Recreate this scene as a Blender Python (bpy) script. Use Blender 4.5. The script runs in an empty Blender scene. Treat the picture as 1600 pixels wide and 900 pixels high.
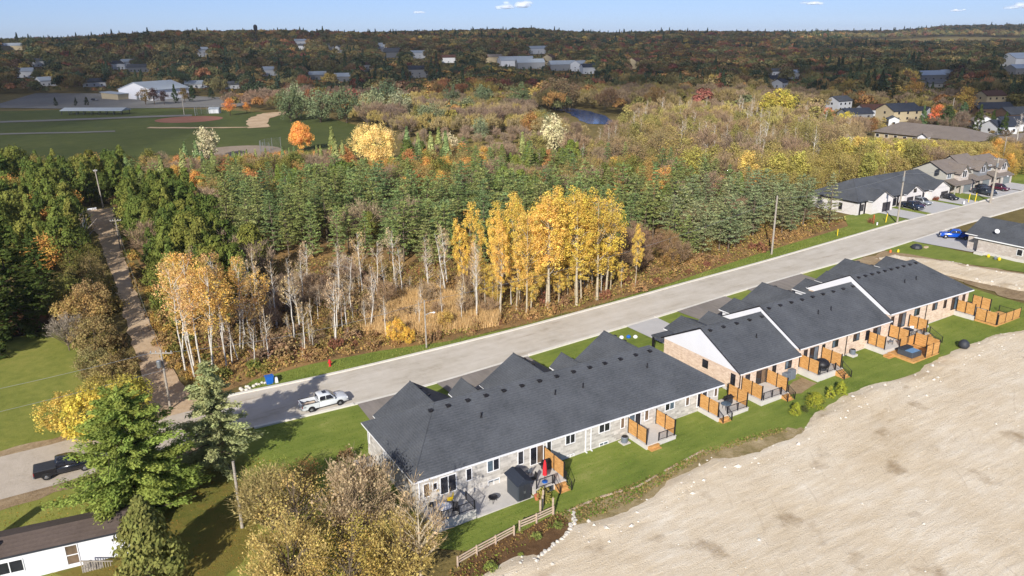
import bpy, bmesh, math, random
import numpy as np
from mathutils import Vector, Matrix

scene = bpy.context.scene
COL = scene.collection
R = math.radians
random.seed(7)
RNG = np.random.default_rng(7)

# ------------------------------------------------------------------ camera
# world axes: x runs along the street (to the upper right), y across it, z up
CAM = (-23.63, -58.75, 43.0)
HEAD, PITCH, ROLL = R(59.4), R(18.28), R(0.6)
FWD = Vector((math.cos(HEAD), math.sin(HEAD), 0))
RGT = Vector((math.sin(HEAD), -math.cos(HEAD), 0))
fw3 = FWD * math.cos(PITCH) + Vector((0, 0, -math.sin(PITCH)))
up3 = FWD * math.sin(PITCH) + Vector((0, 0, math.cos(PITCH)))
rr = RGT * math.cos(ROLL) - up3 * math.sin(ROLL)
uu = up3 * math.cos(ROLL) + RGT * math.sin(ROLL)
cd = bpy.data.cameras.new('camera')
cam = bpy.data.objects.new('camera', cd)
COL.objects.link(cam)
cam.matrix_world = Matrix(((rr.x, uu.x, -fw3.x, CAM[0]), (rr.y, uu.y, -fw3.y, CAM[1]), (rr.z, uu.z, -fw3.z, CAM[2]), (0, 0, 0, 1)))
cd.sensor_width = 36
cd.lens = 1190 / 1600 * 36
cd.clip_start = 0.5
cd.clip_end = 30000
scene.camera = cam

# ------------------------------------------------------------------ light
SUN_EL, SHADOW_DIR = R(27), R(45.4)
world = bpy.data.worlds.new('World')
scene.world = world
world.use_nodes = True
wn = world.node_tree
bg = wn.nodes['Background']
sky = wn.nodes.new('ShaderNodeTexSky')
sky.sky_type = 'NISHITA'
sky.sun_disc = False
sky.sun_elevation = SUN_EL
sky.sun_rotation = R(224.6)
sky.altitude = 300
sky.air_density = 1.0
sky.dust_density = 0.0
sky.ozone_density = 4.0
tint = wn.nodes.new('ShaderNodeMix')
tint.data_type = 'RGBA'
tint.blend_type = 'MULTIPLY'
tint.inputs[0].default_value = 1.0
tint.inputs[7].default_value = (0.66, 0.83, 1.30, 1)
gam = wn.nodes.new('ShaderNodeGamma')
gam.inputs[1].default_value = 0.62
wn.links.new(sky.outputs[0], gam.inputs[0])
wn.links.new(gam.outputs[0], tint.inputs[6])
wn.links.new(tint.outputs[2], bg.inputs[0])
bg.inputs[1].default_value = 0.14
sl = bpy.data.lights.new('sun', 'SUN')
sl.energy = 4.6
sl.angle = R(0.55)
sl.color = (1.0, 0.95, 0.87)
sun = bpy.data.objects.new('sun', sl)
COL.objects.link(sun)
sd = Vector((math.cos(SHADOW_DIR) * math.cos(SUN_EL), math.sin(SHADOW_DIR) * math.cos(SUN_EL), -math.sin(SUN_EL)))
sun.rotation_euler = sd.to_track_quat('-Z', 'Y').to_euler()
sun.location = (-200, -200, 250)
scene.view_settings.view_transform = 'Standard'
scene.view_settings.look = 'None'
scene.view_settings.exposure = 0.55
scene.view_settings.gamma = 1
scene.render.engine = 'CYCLES'
scene.cycles.max_bounces = 6
scene.cycles.volume_bounces = 4
scene.cycles.diffuse_bounces = 3
scene.cycles.transparent_max_bounces = 16

# ------------------------------------------------------------------ colours and materials
def lin(c):
    return tuple(((x / 255) / 12.92 if x / 255 <= 0.04045 else ((x / 255 + 0.055) / 1.055) ** 2.4) for x in c)

def C(r, g, b, k=1.0):
    l = lin((r, g, b))
    return (l[0] * k, l[1] * k, l[2] * k, 1)

MATS = {}
class NT:
    def __init__(s, name):
        s.m = bpy.data.materials.new(name)
        s.m.use_nodes = True
        s.t = s.m.node_tree
        s.b = s.t.nodes['Principled BSDF']
        s.out = s.t.nodes['Material Output']
    def n(s, typ, **kw):
        nd = s.t.nodes.new(typ)
        for k, v in kw.items():
            setattr(nd, k, v)
        return nd
    def l(s, a, b):
        s.t.links.new(a, b)
    def pos(s):
        if not hasattr(s, '_p'):
            s._p = s.n('ShaderNodeNewGeometry').outputs['Position']
        return s._p
    def mapped(s, src, scale):
        m = s.n('ShaderNodeMapping')
        s.l(src, m.inputs[0])
        m.inputs['Scale'].default_value = scale
        return m.outputs[0]
    def noise(s, vec, scale, detail=4, rough=0.6):
        t = s.n('ShaderNodeTexNoise')
        s.l(vec, t.inputs['Vector'])
        t.inputs['Scale'].default_value = scale
        t.inputs['Detail'].default_value = detail
        t.inputs['Roughness'].default_value = rough
        return t.outputs['Fac']
    def ramp(s, fac, stops):
        r = s.n('ShaderNodeValToRGB')
        s.l(fac, r.inputs[0])
        e = r.color_ramp.elements
        while len(e) < len(stops):
            e.new(0.5)
        for el, (p, c) in zip(e, stops):
            el.position = p
            el.color = c
        return r.outputs[0]
    def mix(s, fac, a, b, mode='MIX'):
        m = s.n('ShaderNodeMix', data_type='RGBA', blend_type=mode)
        for sock, v in ((m.inputs[0], fac), (m.inputs[6], a), (m.inputs[7], b)):
            if hasattr(v, 'is_linked'):
                s.l(v, sock)
            else:
                sock.default_value = v
        return m.outputs[2]
    def math(s, op, a, b=0.0, c=None):
        m = s.n('ShaderNodeMath', operation=op)
        for sock, v in zip(m.inputs, (a, b, c)):
            if v is None:
                continue
            if hasattr(v, 'is_linked'):
                s.l(v, sock)
            else:
                sock.default_value = v
        return m.outputs[0]
    def bump(s, h, strength, dist):
        b = s.n('ShaderNodeBump')
        s.l(h, b.inputs['Height'])
        b.inputs['Strength'].default_value = strength
        b.inputs['Distance'].default_value = dist
        s.l(b.outputs[0], s.b.inputs['Normal'])
    def col(s, c):
        s.l(c, s.b.inputs['Base Color']) if hasattr(c, 'is_linked') else setattr(s.b.inputs['Base Color'], 'default_value', c)

def plain(name, c, rough=0.6, var=0.12, scale=1.5, metal=0.0, spec=0.4):
    if name in MATS:
        return MATS[name]
    k = NT(name)
    f = k.noise(k.pos(), scale, 4)
    f2 = k.noise(k.pos(), scale * 9, 2)
    f = k.math('MULTIPLY_ADD', f2, 0.5, f)
    lo = tuple(x * (1 - var) for x in c[:3]) + (1,)
    hi = tuple(min(1, x * (1 + var)) for x in c[:3]) + (1,)
    k.col(k.ramp(f, [(0.45, lo), (1.05, hi)]))
    k.b.inputs['Roughness'].default_value = rough
    k.b.inputs['Metallic'].default_value = metal
    k.b.inputs['Specular IOR Level'].default_value = spec
    MATS[name] = k.m
    return k.m

def ground_mat(name, cols, s1=0.06, s2=1.2, s3=12.0, bump=0.35, rough=0.95, streak=None):
    """cols: list of 4 colours from low to high; three scales of noise."""
    k = NT(name)
    p = k.pos()
    a = k.noise(p, s1, 5, 0.65)
    b = k.noise(p if streak is None else k.mapped(p, streak), s2, 5, 0.7)
    c = k.noise(p, s3, 3, 0.7)
    f = k.math('ADD', k.math('MULTIPLY', a, 0.45), k.math('MULTIPLY', b, 0.35))
    f = k.math('MULTIPLY_ADD', c, 0.25, f)
    n = len(cols)
    k.col(k.ramp(f, [(0.36 + 0.32 * i / (n - 1), x) for i, x in enumerate(cols)]))
    k.b.inputs['Roughness'].default_value = rough
    k.b.inputs['Specular IOR Level'].default_value = 0.15
    k.bump(k.math('MULTIPLY_ADD', c, 0.6, b), bump, 0.25)
    MATS[name] = k.m
    return k.m

def leaf_mat(name, instancer=False, trans=0.25):
    k = NT(name)
    k.t.nodes.remove(k.b)
    if instancer:
        base = k.n('ShaderNodeAttribute', attribute_type='INSTANCER', attribute_name='tint').outputs['Color']
    else:
        base = k.n('ShaderNodeObjectInfo').outputs['Color']
    tone = k.n('ShaderNodeAttribute', attribute_name='tone').outputs['Fac']
    hue = k.n('ShaderNodeAttribute', attribute_name='hue').outputs['Fac']
    hs = k.n('ShaderNodeHueSaturation')
    k.l(base, hs.inputs['Color'])
    k.l(k.math('MULTIPLY_ADD', hue, 0.05, 0.478), hs.inputs['Hue'])
    k.l(k.math('MULTIPLY_ADD', tone, 0.9, 0.55), hs.inputs['Value'])
    hs.inputs['Saturation'].default_value = 0.9
    d = k.n('ShaderNodeBsdfDiffuse')
    t = k.n('ShaderNodeBsdfTranslucent')
    k.l(hs.outputs[0], d.inputs[0])
    k.l(hs.outputs[0], t.inputs[0])
    m = k.n('ShaderNodeMixShader')
    m.inputs[0].default_value = trans
    k.l(d.outputs[0], m.inputs[1])
    k.l(t.outputs[0], m.inputs[2])
    k.l(m.outputs[0], k.out.inputs[0])
    MATS[name] = k.m
    return k.m

def facecol_mat(name, trans=0.15):
    k = NT(name)
    k.t.nodes.remove(k.b)
    c = k.n('ShaderNodeAttribute', attribute_name='col').outputs['Color']
    d = k.n('ShaderNodeBsdfDiffuse')
    t = k.n('ShaderNodeBsdfTranslucent')
    k.l(c, d.inputs[0]); k.l(c, t.inputs[0])
    m = k.n('ShaderNodeMixShader')
    m.inputs[0].default_value = trans
    k.l(d.outputs[0], m.inputs[1]); k.l(t.outputs[0], m.inputs[2])
    k.l(m.outputs[0], k.out.inputs[0])
    MATS[name] = k.m
    return k.m

def bark_mat(name, c1, c2, marks=None):
    k = NT(name)
    tc = k.n('ShaderNodeTexCoord').outputs['Object']
    f = k.noise(k.mapped(tc, (3, 3, 0.7)), 2.0, 4)
    c = k.ramp(f, [(0.35, c1), (0.65, c2)])
    if marks:
        g = k.noise(k.mapped(tc, (1, 1, 3.2)), 1.6, 3)
        c = k.mix(k.ramp(g, [(0.60, (0, 0, 0, 1)), (0.66, (1, 1, 1, 1))]), c, marks)
    k.col(c)
    k.b.inputs['Roughness'].default_value = 0.9
    k.b.inputs['Specular IOR Level'].default_value = 0.1
    MATS[name] = k.m
    return k.m

def shingle(name, c1, c2):
    k = NT(name)
    p = k.pos()
    a = k.noise(p, 0.35, 4)
    b = k.noise(k.mapped(p, (1, 1, 3)), 3.2, 3, 0.8)
    fine = k.noise(p, 22, 2, 0.8)
    w = k.n('ShaderNodeTexWave', wave_type='BANDS', bands_direction='Z', wave_profile='SAW')
    k.l(p, w.inputs['Vector'])
    w.inputs['Scale'].default_value = 2.2
    w.inputs['Distortion'].default_value = 0.6
    w.inputs['Detail'].default_value = 1
    w.inputs['Detail Scale'].default_value = 3
    f = k.math('ADD', k.math('MULTIPLY', a, 0.35), k.math('MULTIPLY', b, 0.4))
    f = k.math('MULTIPLY_ADD', fine, 0.25, f)
    f = k.math('MULTIPLY_ADD', w.outputs['Fac'], 0.10, f)
    k.col(k.ramp(f, [(0.38, c1), (0.72, c2)]))
    k.b.inputs['Roughness'].default_value = 0.85
    k.b.inputs['Specular IOR Level'].default_value = 0.3
    k.bump(k.math('ADD', w.outputs['Fac'], fine), 0.4, 0.03)
    MATS[name] = k.m
    return k.m

def masonry(name, c1, c2, mortar, bw=0.5, bh=0.16, patch=0.5):
    """stone or brick courses read from the position so that they run round corners"""
    k = NT(name)
    p = k.pos()
    sx = k.n('ShaderNodeSeparateXYZ'); k.l(p, sx.inputs[0])
    s = k.math('ADD', sx.outputs[0], sx.outputs[1])
    cx = k.n('ShaderNodeCombineXYZ'); k.l(s, cx.inputs[0]); k.l(sx.outputs[2], cx.inputs[1])
    b = k.n('ShaderNodeTexBrick')
    k.l(cx.outputs[0], b.inputs['Vector'])
    b.inputs['Scale'].default_value = 1
    b.inputs['Brick Width'].default_value = bw
    b.inputs['Row Height'].default_value = bh
    b.inputs['Mortar Size'].default_value = 0.012
    b.inputs['Color1'].default_value = c1
    b.inputs['Color2'].default_value = c2
    b.inputs['Mortar'].default_value = mortar
    n = k.noise(cx.outputs[0], 1.3, 4, 0.7)
    col = k.mix(patch, b.outputs['Color'], k.ramp(n, [(0.35, c1), (0.65, c2)]))
    k.col(col)
    k.b.inputs['Roughness'].default_value = 0.9
    k.b.inputs['Specular IOR Level'].default_value = 0.2
    k.bump(b.outputs['Fac'], -0.3, 0.02)
    MATS[name] = k.m
    return k.m

def wood_mat(name, c1, c2):
    k = NT(name)
    p = k.pos()
    f = k.noise(k.mapped(p, (1.2, 1.2, 9)), 1.5, 4)
    k.col(k.ramp(f, [(0.35, c1), (0.68, c2)]))
    k.b.inputs['Roughness'].default_value = 0.7
    MATS[name] = k.m
    return k.m

def glass_mat(name, c, rough=0.08):
    k = NT(name)
    f = k.noise(k.pos(), 0.9, 3)
    k.col(k.ramp(f, [(0.35, tuple(x * 0.5 for x in c[:3]) + (1,)), (0.65, c)]))
    k.b.inputs['Roughness'].default_value = rough
    k.b.inputs['Specular IOR Level'].default_value = 0.6
    MATS[name] = k.m
    return k.m

def paint_mat(name, c, rough=0.25):
    k = NT(name)
    f = k.noise(k.pos(), 1.1, 3)
    k.col(k.ramp(f, [(0.3, tuple(x * 0.9 for x in c[:3]) + (1,)), (0.7, c)]))
    k.b.inputs['Roughness'].default_value = rough
    k.b.inputs['Coat Weight'].default_value = 0.5
    k.b.inputs['Coat Roughness'].default_value = 0.1
    MATS[name] = k.m
    return k.m

# ------------------------------------------------------------------ terrain
def smst(a, b, x):
    t = np.clip((x - a) / (b - a), 0, 1)
    return t * t * (3 - 2 * t)

_px = [-2000, 0, 110, 185, 260, 400, 560, 760, 830, 900, 960, 1060, 1200, 1400, 1480, 1600, 3600]
_el = [2, 2.5, 2, 8, 13.5, 9.5, 5, 9, 11, 3, -1.5, 3.0, -2, -2, 4.5, 4, 3]
_rr = [1400, 1400, 1450, 1500, 1500, 1600, 1700, 2200, 2300, 2400, 2500, 2600, 2700, 3800, 4200, 4300, 4300]
_r0 = [600, 600, 600, 620, 640, 650, 700, 800, 850, 900, 950, 1000, 1300, 1900, 2000, 2000, 2000]

def zg(x, y):
    """height of the ground"""
    x = np.asarray(x, float); y = np.asarray(y, float)
    dx, dy = x - CAM[0], y - CAM[1]
    f = dx * FWD.x + dy * FWD.y
    s = dx * RGT.x + dy * RGT.y
    z = 0.025 * (np.clip(x, -160, 280) - 30) * (1 - smst(215, 340, f))
    r = np.hypot(f, s)
    az = np.arctan2(s, f)
    px = 800 + 1253 * np.tan(np.clip(az, -1.2, 1.2))
    ahead = 1 - smst(1.0, 1.3, np.abs(az))
    Rr = np.interp(px, _px, _rr); el = np.interp(px, _px, _el) / 1320; r0 = np.interp(px, _px, _r0)
    top = 43 + Rr * el - 15
    t = np.clip((r - r0) / (Rr - r0), 0, 1)
    h = top * (t ** 1.25) * (1 - 0.25 * smst(Rr, Rr * 2.2, r))
    h = h + 5 * np.sin(x * 0.008 + 1) * np.sin(y * 0.0067) * smst(700, 1300, r)
    return z + ahead * h

def Z(x, y):
    return float(zg(x, y))

# ------------------------------------------------------------------ objects
def tag(o, label=None, cat=None, group=None, kind=None):
    if label: o['label'] = label
    if cat: o['category'] = cat
    if group: o['group'] = group
    if kind: o['kind'] = kind
    return o

def thing(name, label, cat, loc=(0, 0, 0), rot=0.0, group=None):
    o = bpy.data.objects.new(name, None)
    o.empty_display_size = 0.5
    o.location = loc
    o.rotation_euler = (0, 0, rot)
    COL.objects.link(o)
    return tag(o, label, cat, group)

def link(name, me, parent=None, loc=(0, 0, 0), rot=(0, 0, 0), scale=None, color=None):
    o = bpy.data.objects.new(name, me)
    o.location = loc
    o.rotation_euler = rot
    if scale is not None:
        o.scale = (scale,) * 3 if isinstance(scale, (int, float)) else scale
    if color is not None:
        o.color = color
    COL.objects.link(o)
    if parent is not None:
        o.parent = parent
    return o

def copy_tree(o, parent=None, loc=None, rot=None):
    c = o.copy()
    COL.objects.link(c)
    if parent is not None:
        c.parent = parent
    if loc is not None:
        c.location = loc
    if rot is not None:
        c.rotation_euler = (0, 0, rot)
    for ch in list(o.children):
        copy_tree(ch, c)
    return c

class MB:
    """collects simple solids for one mesh; several materials allowed"""
    def __init__(s):
        s.v, s.f, s.mi, s.mats = [], [], [], []
    def m(s, mat):
        if mat not in s.mats:
            s.mats.append(mat)
        return s.mats.index(mat)
    def add(s, vs, fs, mat):
        b = len(s.v)
        s.v += [tuple(p) for p in vs]
        i = s.m(mat)
        for f in fs:
            s.f.append([b + k for k in f])
            s.mi.append(i)
        return s
    def box(s, x0, x1, y0, y1, z0, z1, mat):
        vs = [(x, y, z) for z in (z0, z1) for y in (y0, y1) for x in (x0, x1)]
        return s.add(vs, [(0, 2, 3, 1), (4, 5, 7, 6), (0, 1, 5, 4), (2, 6, 7, 3), (0, 4, 6, 2), (1, 3, 7, 5)], mat)
    def prism(s, poly, axis, a0, a1, mat):
        """poly in the other two axes, in order; extruded along axis 'x','y' or 'z'"""
        n = len(poly)
        def P(p, a):
            return {'x': (a, p[0], p[1]), 'y': (p[0], a, p[1]), 'z': (p[0], p[1], a)}[axis]
        vs = [P(p, a0) for p in poly] + [P(p, a1) for p in poly]
        fs = [tuple(range(n))[::-1], tuple(range(n, 2 * n))] + [(i, (i + 1) % n, n + (i + 1) % n, n + i) for i in range(n)]
        return s.add(vs, fs, mat)
    def tube(s, pts, rad, n, mat, cap=True):
        pts = [Vector(p) for p in pts]
        if isinstance(rad, (int, float)):
            rad = [rad] * len(pts)
        rings = []
        for i, p in enumerate(pts):
            d = (pts[min(i + 1, len(pts) - 1)] - pts[max(i - 1, 0)])
            d.normalize()
            a = d.orthogonal().normalized() if abs(d.z) > 0.98 else d.cross(Vector((0, 0, 1))).normalized()
            b = d.cross(a)
            rings.append([p + (a * math.cos(2 * math.pi * k / n) + b * math.sin(2 * math.pi * k / n)) * rad[i] for k in range(n)])
        vs = [q for r_ in rings for q in r_]
        fs = []
        for i in range(len(pts) - 1):
            for k in range(n):
                fs.append((i * n + k, i * n + (k + 1) % n, (i + 1) * n + (k + 1) % n, (i + 1) * n + k))
        if cap:
            fs.append(tuple(range(n))[::-1])
            fs.append(tuple((len(pts) - 1) * n + k for k in range(n)))
        return s.add(vs, fs, mat)
    def lathe(s, prof, c, n, mat):
        """prof: list of (r, z)"""
        vs, fs = [], []
        for r_, z in prof:
            for k in range(n):
                a = 2 * math.pi * k / n
                vs.append((c[0] + r_ * math.cos(a), c[1] + r_ * math.sin(a), c[2] + z))
        for i in range(len(prof) - 1):
            for k in range(n):
                fs.append((i * n + k, i * n + (k + 1) % n, (i + 1) * n + (k + 1) % n, (i + 1) * n + k))
        fs.append(tuple(range(n))[::-1])
        fs.append(tuple((len(prof) - 1) * n + k for k in range(n)))
        return s.add(vs, fs, mat)
    def quad(s, a, b, c, d, mat):
        return s.add([a, b, c, d], [(0, 1, 2, 3)], mat)
    def mesh(s, name, off=(0, 0, 0), smooth=False, bevel=0.0):
        me = bpy.data.meshes.new(name)
        me.from_pydata([(p[0] - off[0], p[1] - off[1], p[2] - off[2]) for p in s.v], [], s.f)
        for m_ in s.mats:
            me.materials.append(m_)
        me.polygons.foreach_set('material_index', s.mi)
        bm = bmesh.new(); bm.from_mesh(me)
        bmesh.ops.recalc_face_normals(bm, faces=bm.faces)
        if bevel:
            bmesh.ops.bevel(bm, geom=list(bm.edges), offset=bevel, segments=1, affect='EDGES', clamp_overlap=True)
        bm.to_mesh(me); bm.free()
        if smooth:
            me.polygons.foreach_set('use_smooth', [True] * len(me.polygons))
        me.update()
        return me
    def build(s, name, parent=None, smooth=False, bevel=0.0):
        """coordinates are world ones; they are made relative to an unrotated parent chain"""
        off = Vector((0, 0, 0))
        q = parent
        while q is not None:
            off = off + q.location
            q = q.parent
        return link(name, s.mesh(name, off, smooth, bevel), parent)
    def local(s, name, parent=None, smooth=False, bevel=0.0):
        return link(name, s.mesh(name, (0, 0, 0), smooth, bevel), parent)

def np_quads(name, V, mat, tone=None, hue=None, col=None, tri=False):
    """V: (N, 4, 3) or (N, 3, 3) array of loose faces"""
    n, k = V.shape[0], V.shape[1]
    me = bpy.data.meshes.new(name)
    me.vertices.add(n * k)
    me.vertices.foreach_set('co', V.reshape(-1).astype(np.float32))
    me.loops.add(n * k)
    me.loops.foreach_set('vertex_index', np.arange(n * k, dtype=np.int32))
    me.polygons.add(n)
    me.polygons.foreach_set('loop_start', (np.arange(n) * k).astype(np.int32))
    for nm, a in (('tone', tone), ('hue', hue)):
        if a is not None:
            at = me.attributes.new(nm, 'FLOAT', 'FACE')
            at.data.foreach_set('value', np.asarray(a, np.float32))
    if col is not None:
        at = me.attributes.new('col', 'FLOAT_COLOR', 'FACE')
        at.data.foreach_set('color', np.concatenate([col, np.ones((n, 1))], 1).astype(np.float32).reshape(-1))
    me.materials.append(mat)
    me.update(calc_edges=True)
    me.validate()
    return me
# ------------------------------------------------------------------ materials in use
M = dict(
    shingle=shingle('slate_shingle', C(63, 66, 71, .76), C(101, 104, 109, .84)),
    shingle_tan=shingle('tan_shingle', C(122, 112, 104, .7), C(150, 138, 128, .75)),
    shingle_old=shingle('weathered_brown_shingle', C(98, 84, 76, .6), C(128, 112, 102, .62)),
    shingle_blue=shingle('blue_black_shingle', C(52, 58, 72, .5), C(70, 78, 94, .5)),
    shingle_red=shingle('red_brown_shingle', C(95, 62, 52, .5), C(120, 82, 70, .5)),
    stone=masonry('grey_stone', C(228, 222, 213, .76), C(172, 166, 158, .70), C(218, 213, 206, .72), 0.62, 0.24, 0.30),
    brick=masonry('blush_brick', C(240, 218, 196, .82), C(206, 174, 150, .76), C(232, 218, 202, .78), 0.42, 0.16, 0.4),
    white_stone=masonry('pale_stone', C(232, 222, 212, .66), C(190, 174, 164, .64), C(226, 218, 210, .62), 0.5, 0.2, 0.55),
    white_brick=masonry('white_brick', C(240, 236, 234, .74), C(222, 214, 210, .72), C(238, 234, 230, .74), .3, .11, .4),
    concrete=plain('concrete', C(222, 216, 208, .72), .9, .1, 1.0),
    drive_concrete=plain('driveway_concrete', C(216, 213, 210, .66), .9, .07, .5),
    kerb=plain('kerb_concrete', C(232, 226, 214, .78), .9, .1, 1.2),
    white=plain('white_siding', C(236, 236, 240, .80), .55, .04, .5),
    trim=plain('white_trim', C(240, 240, 242, .85), .5, .03, 1),
    black=plain('black_metal', C(34, 32, 36, .8), .5, .2, 2),
    dark=plain('charcoal', C(52, 55, 62, .8), .6, .15, 2),
    cedar=wood_mat('cedar_wood', C(196, 138, 72, .72), C(232, 180, 112, .8)),
    fence_wood=wood_mat('raw_fence_wood', C(206, 178, 152, .7), C(232, 210, 186, .75)),
    pole=wood_mat('weathered_pole', C(150, 140, 126, .7), C(196, 186, 172, .75)),
    glass=glass_mat('window_glass', C(58, 60, 70, .6)),
    glass_warm=glass_mat('window_glass_blind', C(150, 128, 108, .6)),
    glass_blue=glass_mat('window_glass_sky', C(120, 140, 156, .6)),
    tin=plain('galvanised_steel', C(176, 180, 182, .7), .4, .1, 1, .6),
    ac=plain('grey_unit', C(120, 128, 138, .7), .5, .1, 2),
    red=plain('red_cloth', C(214, 40, 50, .8), .8, .1, 3),
    orange=plain('orange_plastic', C(232, 118, 62, .8), .5, .05, 3),
    blue=plain('blue_plastic', C(28, 104, 196, .8), .4, .08, 2),
    yellow=plain('yellow_plastic', C(238, 204, 40, .85), .5, .08, 2),
    terracotta=plain('terracotta', C(206, 120, 88, .8), .7, .1, 3),
    rubber=plain('tyre_rubber', C(34, 34, 36, .8), .85, .2, 4),
    rim=plain('wheel_rim', C(170, 172, 176, .7), .35, .05, 4, .7),
    lamp_red=plain('tail_lamp', C(150, 20, 22, .8), .3, .05, 3),
    lamp_white=plain('head_lamp', C(225, 228, 232, .9), .15, .05, 3),
    slate=plain('dark_shed_panel', C(74, 80, 88, .75), .6, .08, 1),
    siding_tan=plain('tan_siding', C(206, 202, 190, .62), .7, .05, .4),
    siding_cream=plain('cream_siding', C(214, 196, 160, .6), .7, .06, .4),
    siding_grey=plain('grey_siding', C(150, 152, 156, .6), .7, .06, .4),
    siding_white=plain('white_house_siding', C(228, 230, 234, .7), .6, .05, .4),
    brown_brick=masonry('brown_brick', C(150, 120, 100, .55), C(120, 92, 78, .55), C(170, 150, 134, .55), .3, .11),
    garage=plain('charcoal_garage_door', C(70, 66, 70, .7), .5, .08, 1),
    garage_grey=plain('grey_garage_door', C(142, 150, 152, .6), .5, .06, 1),
    tub=plain('hot_tub_shell', C(120, 160, 196, .75), .25, .15, 2),
    snowy_stone=plain('white_rock', C(226, 218, 204, .75), .95, .12, 2),
    steel_roof=plain('pale_metal_roof', C(196, 206, 214, .62), .45, .05, .2, .2),
)
bark_grey = bark_mat('grey_brown_bark', C(112, 98, 84, .6), C(150, 134, 116, .62))
bark_dark = bark_mat('dark_bark', C(78, 66, 56, .5), C(110, 94, 80, .55))
bark_white = bark_mat('white_bark', C(214, 206, 192, .70), C(238, 232, 220, .74), C(96, 84, 74, .5))
bark_pop = bark_mat('pale_poplar_bark', C(186, 170, 142, .66), C(220, 206, 178, .68), C(110, 94, 76, .5))
LEAF = leaf_mat('foliage')
LEAF_T = leaf_mat('thin_foliage', trans=.35)
LEAF_I = leaf_mat('far_foliage', True, .15)
FCOL = facecol_mat('ground_foliage')

G_LAWN = ground_mat('lawn_grass', [C(86, 102, 40, .95), C(108, 122, 52, 1.0), C(124, 134, 60, 1.0), C(152, 150, 88, 1)], .16, .9, 9, .5, .95, (.22, 1.1, 1))
G_YARD = ground_mat('yard_grass', [C(96, 102, 44, .95), C(116, 122, 54, 1.0), C(134, 134, 64, 1.0), C(152, 142, 80, .95)], .08, .8, 8, .4)
G_PARK = ground_mat('park_grass', [C(66, 76, 36, .75), C(78, 88, 42, .78), C(88, 96, 46, .8), C(104, 108, 56, .8)], .02, .2, 3, .2)
G_FLOOR = ground_mat('leaf_litter', [C(104, 82, 56, .8), C(138, 110, 74, .85), C(164, 130, 84, .9), C(138, 126, 72, .85)], .09, .9, 7, .7)
G_BASE = ground_mat('wild_ground', [C(84, 74, 44, .75), C(110, 98, 58, .8), C(132, 116, 70, .8), C(142, 126, 82, .8)], .03, .3, 3, .5)
G_SOIL = ground_mat('bare_soil', [C(128, 106, 78, .75), C(158, 134, 102, .8), C(180, 156, 122, .8), C(202, 180, 146, .82)], .2, 1.4, 9, .6)
G_TRACK = ground_mat('gravel_track', [C(170, 144, 112, .8), C(194, 166, 134, .82), C(208, 182, 150, .84), C(220, 198, 168, .85)], .12, 1.0, 10, .4)
G_ROADW = ground_mat('gravel_road', [C(186, 172, 154, .7), C(204, 190, 172, .75), C(214, 200, 182, .75), C(222, 210, 194, .75)], .1, 1.0, 10, .3)
def road_mat():
    k = NT('pale_asphalt')
    p = k.pos()
    a = k.noise(k.mapped(p, (.10, .5, 1)), 1.0, 5, .65)
    b = k.noise(p, .35, 5, .7)
    c = k.noise(p, 16, 3, .8)
    f = k.math('ADD', k.math('MULTIPLY', a, .45), k.math('MULTIPLY', b, .35))
    f = k.math('MULTIPLY_ADD', c, .25, f)
    col = k.ramp(f, [(.38, C(188, 176, 158, .72)), (.48, C(210, 200, 184, .75)), (.58, C(219, 210, 196, .77)), (.70, C(228, 220, 208, .78))])
    stain = k.noise(k.mapped(p, (.05, .7, 1)), 1.7, 4, .6)
    col = k.mix(k.ramp(stain, [(.62, (0, 0, 0, 1)), (.74, (.55, .55, .55, 1))]), col, C(176, 152, 128, .65))
    k.col(col)
    k.b.inputs['Roughness'].default_value = .9
    k.b.inputs['Specular IOR Level'].default_value = .2
    k.bump(c, .15, .03)
    return k.m
G_ROAD = road_mat()
G_DRIVE = ground_mat('dark_asphalt', [C(136, 128, 120, .66), C(150, 142, 134, .68), C(162, 153, 145, .7), C(176, 166, 156, .7)], .12, .8, 14, .2, .9, (1.8, .35, 1))
G_INFIELD = ground_mat('red_infield', [C(150, 100, 84, .7), C(164, 112, 94, .7), C(172, 120, 102, .7)], .05, .4, 4, .1)
G_INFIELD2 = ground_mat('grey_infield', [C(160, 142, 122, .7), C(172, 154, 134, .7), C(182, 164, 144, .7)], .05, .4, 4, .1)
G_LOTGREY = ground_mat('parking_asphalt', [C(128, 126, 124, .6), C(144, 142, 138, .6), C(156, 153, 148, .6)], .03, .3, 3, .1)

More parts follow.
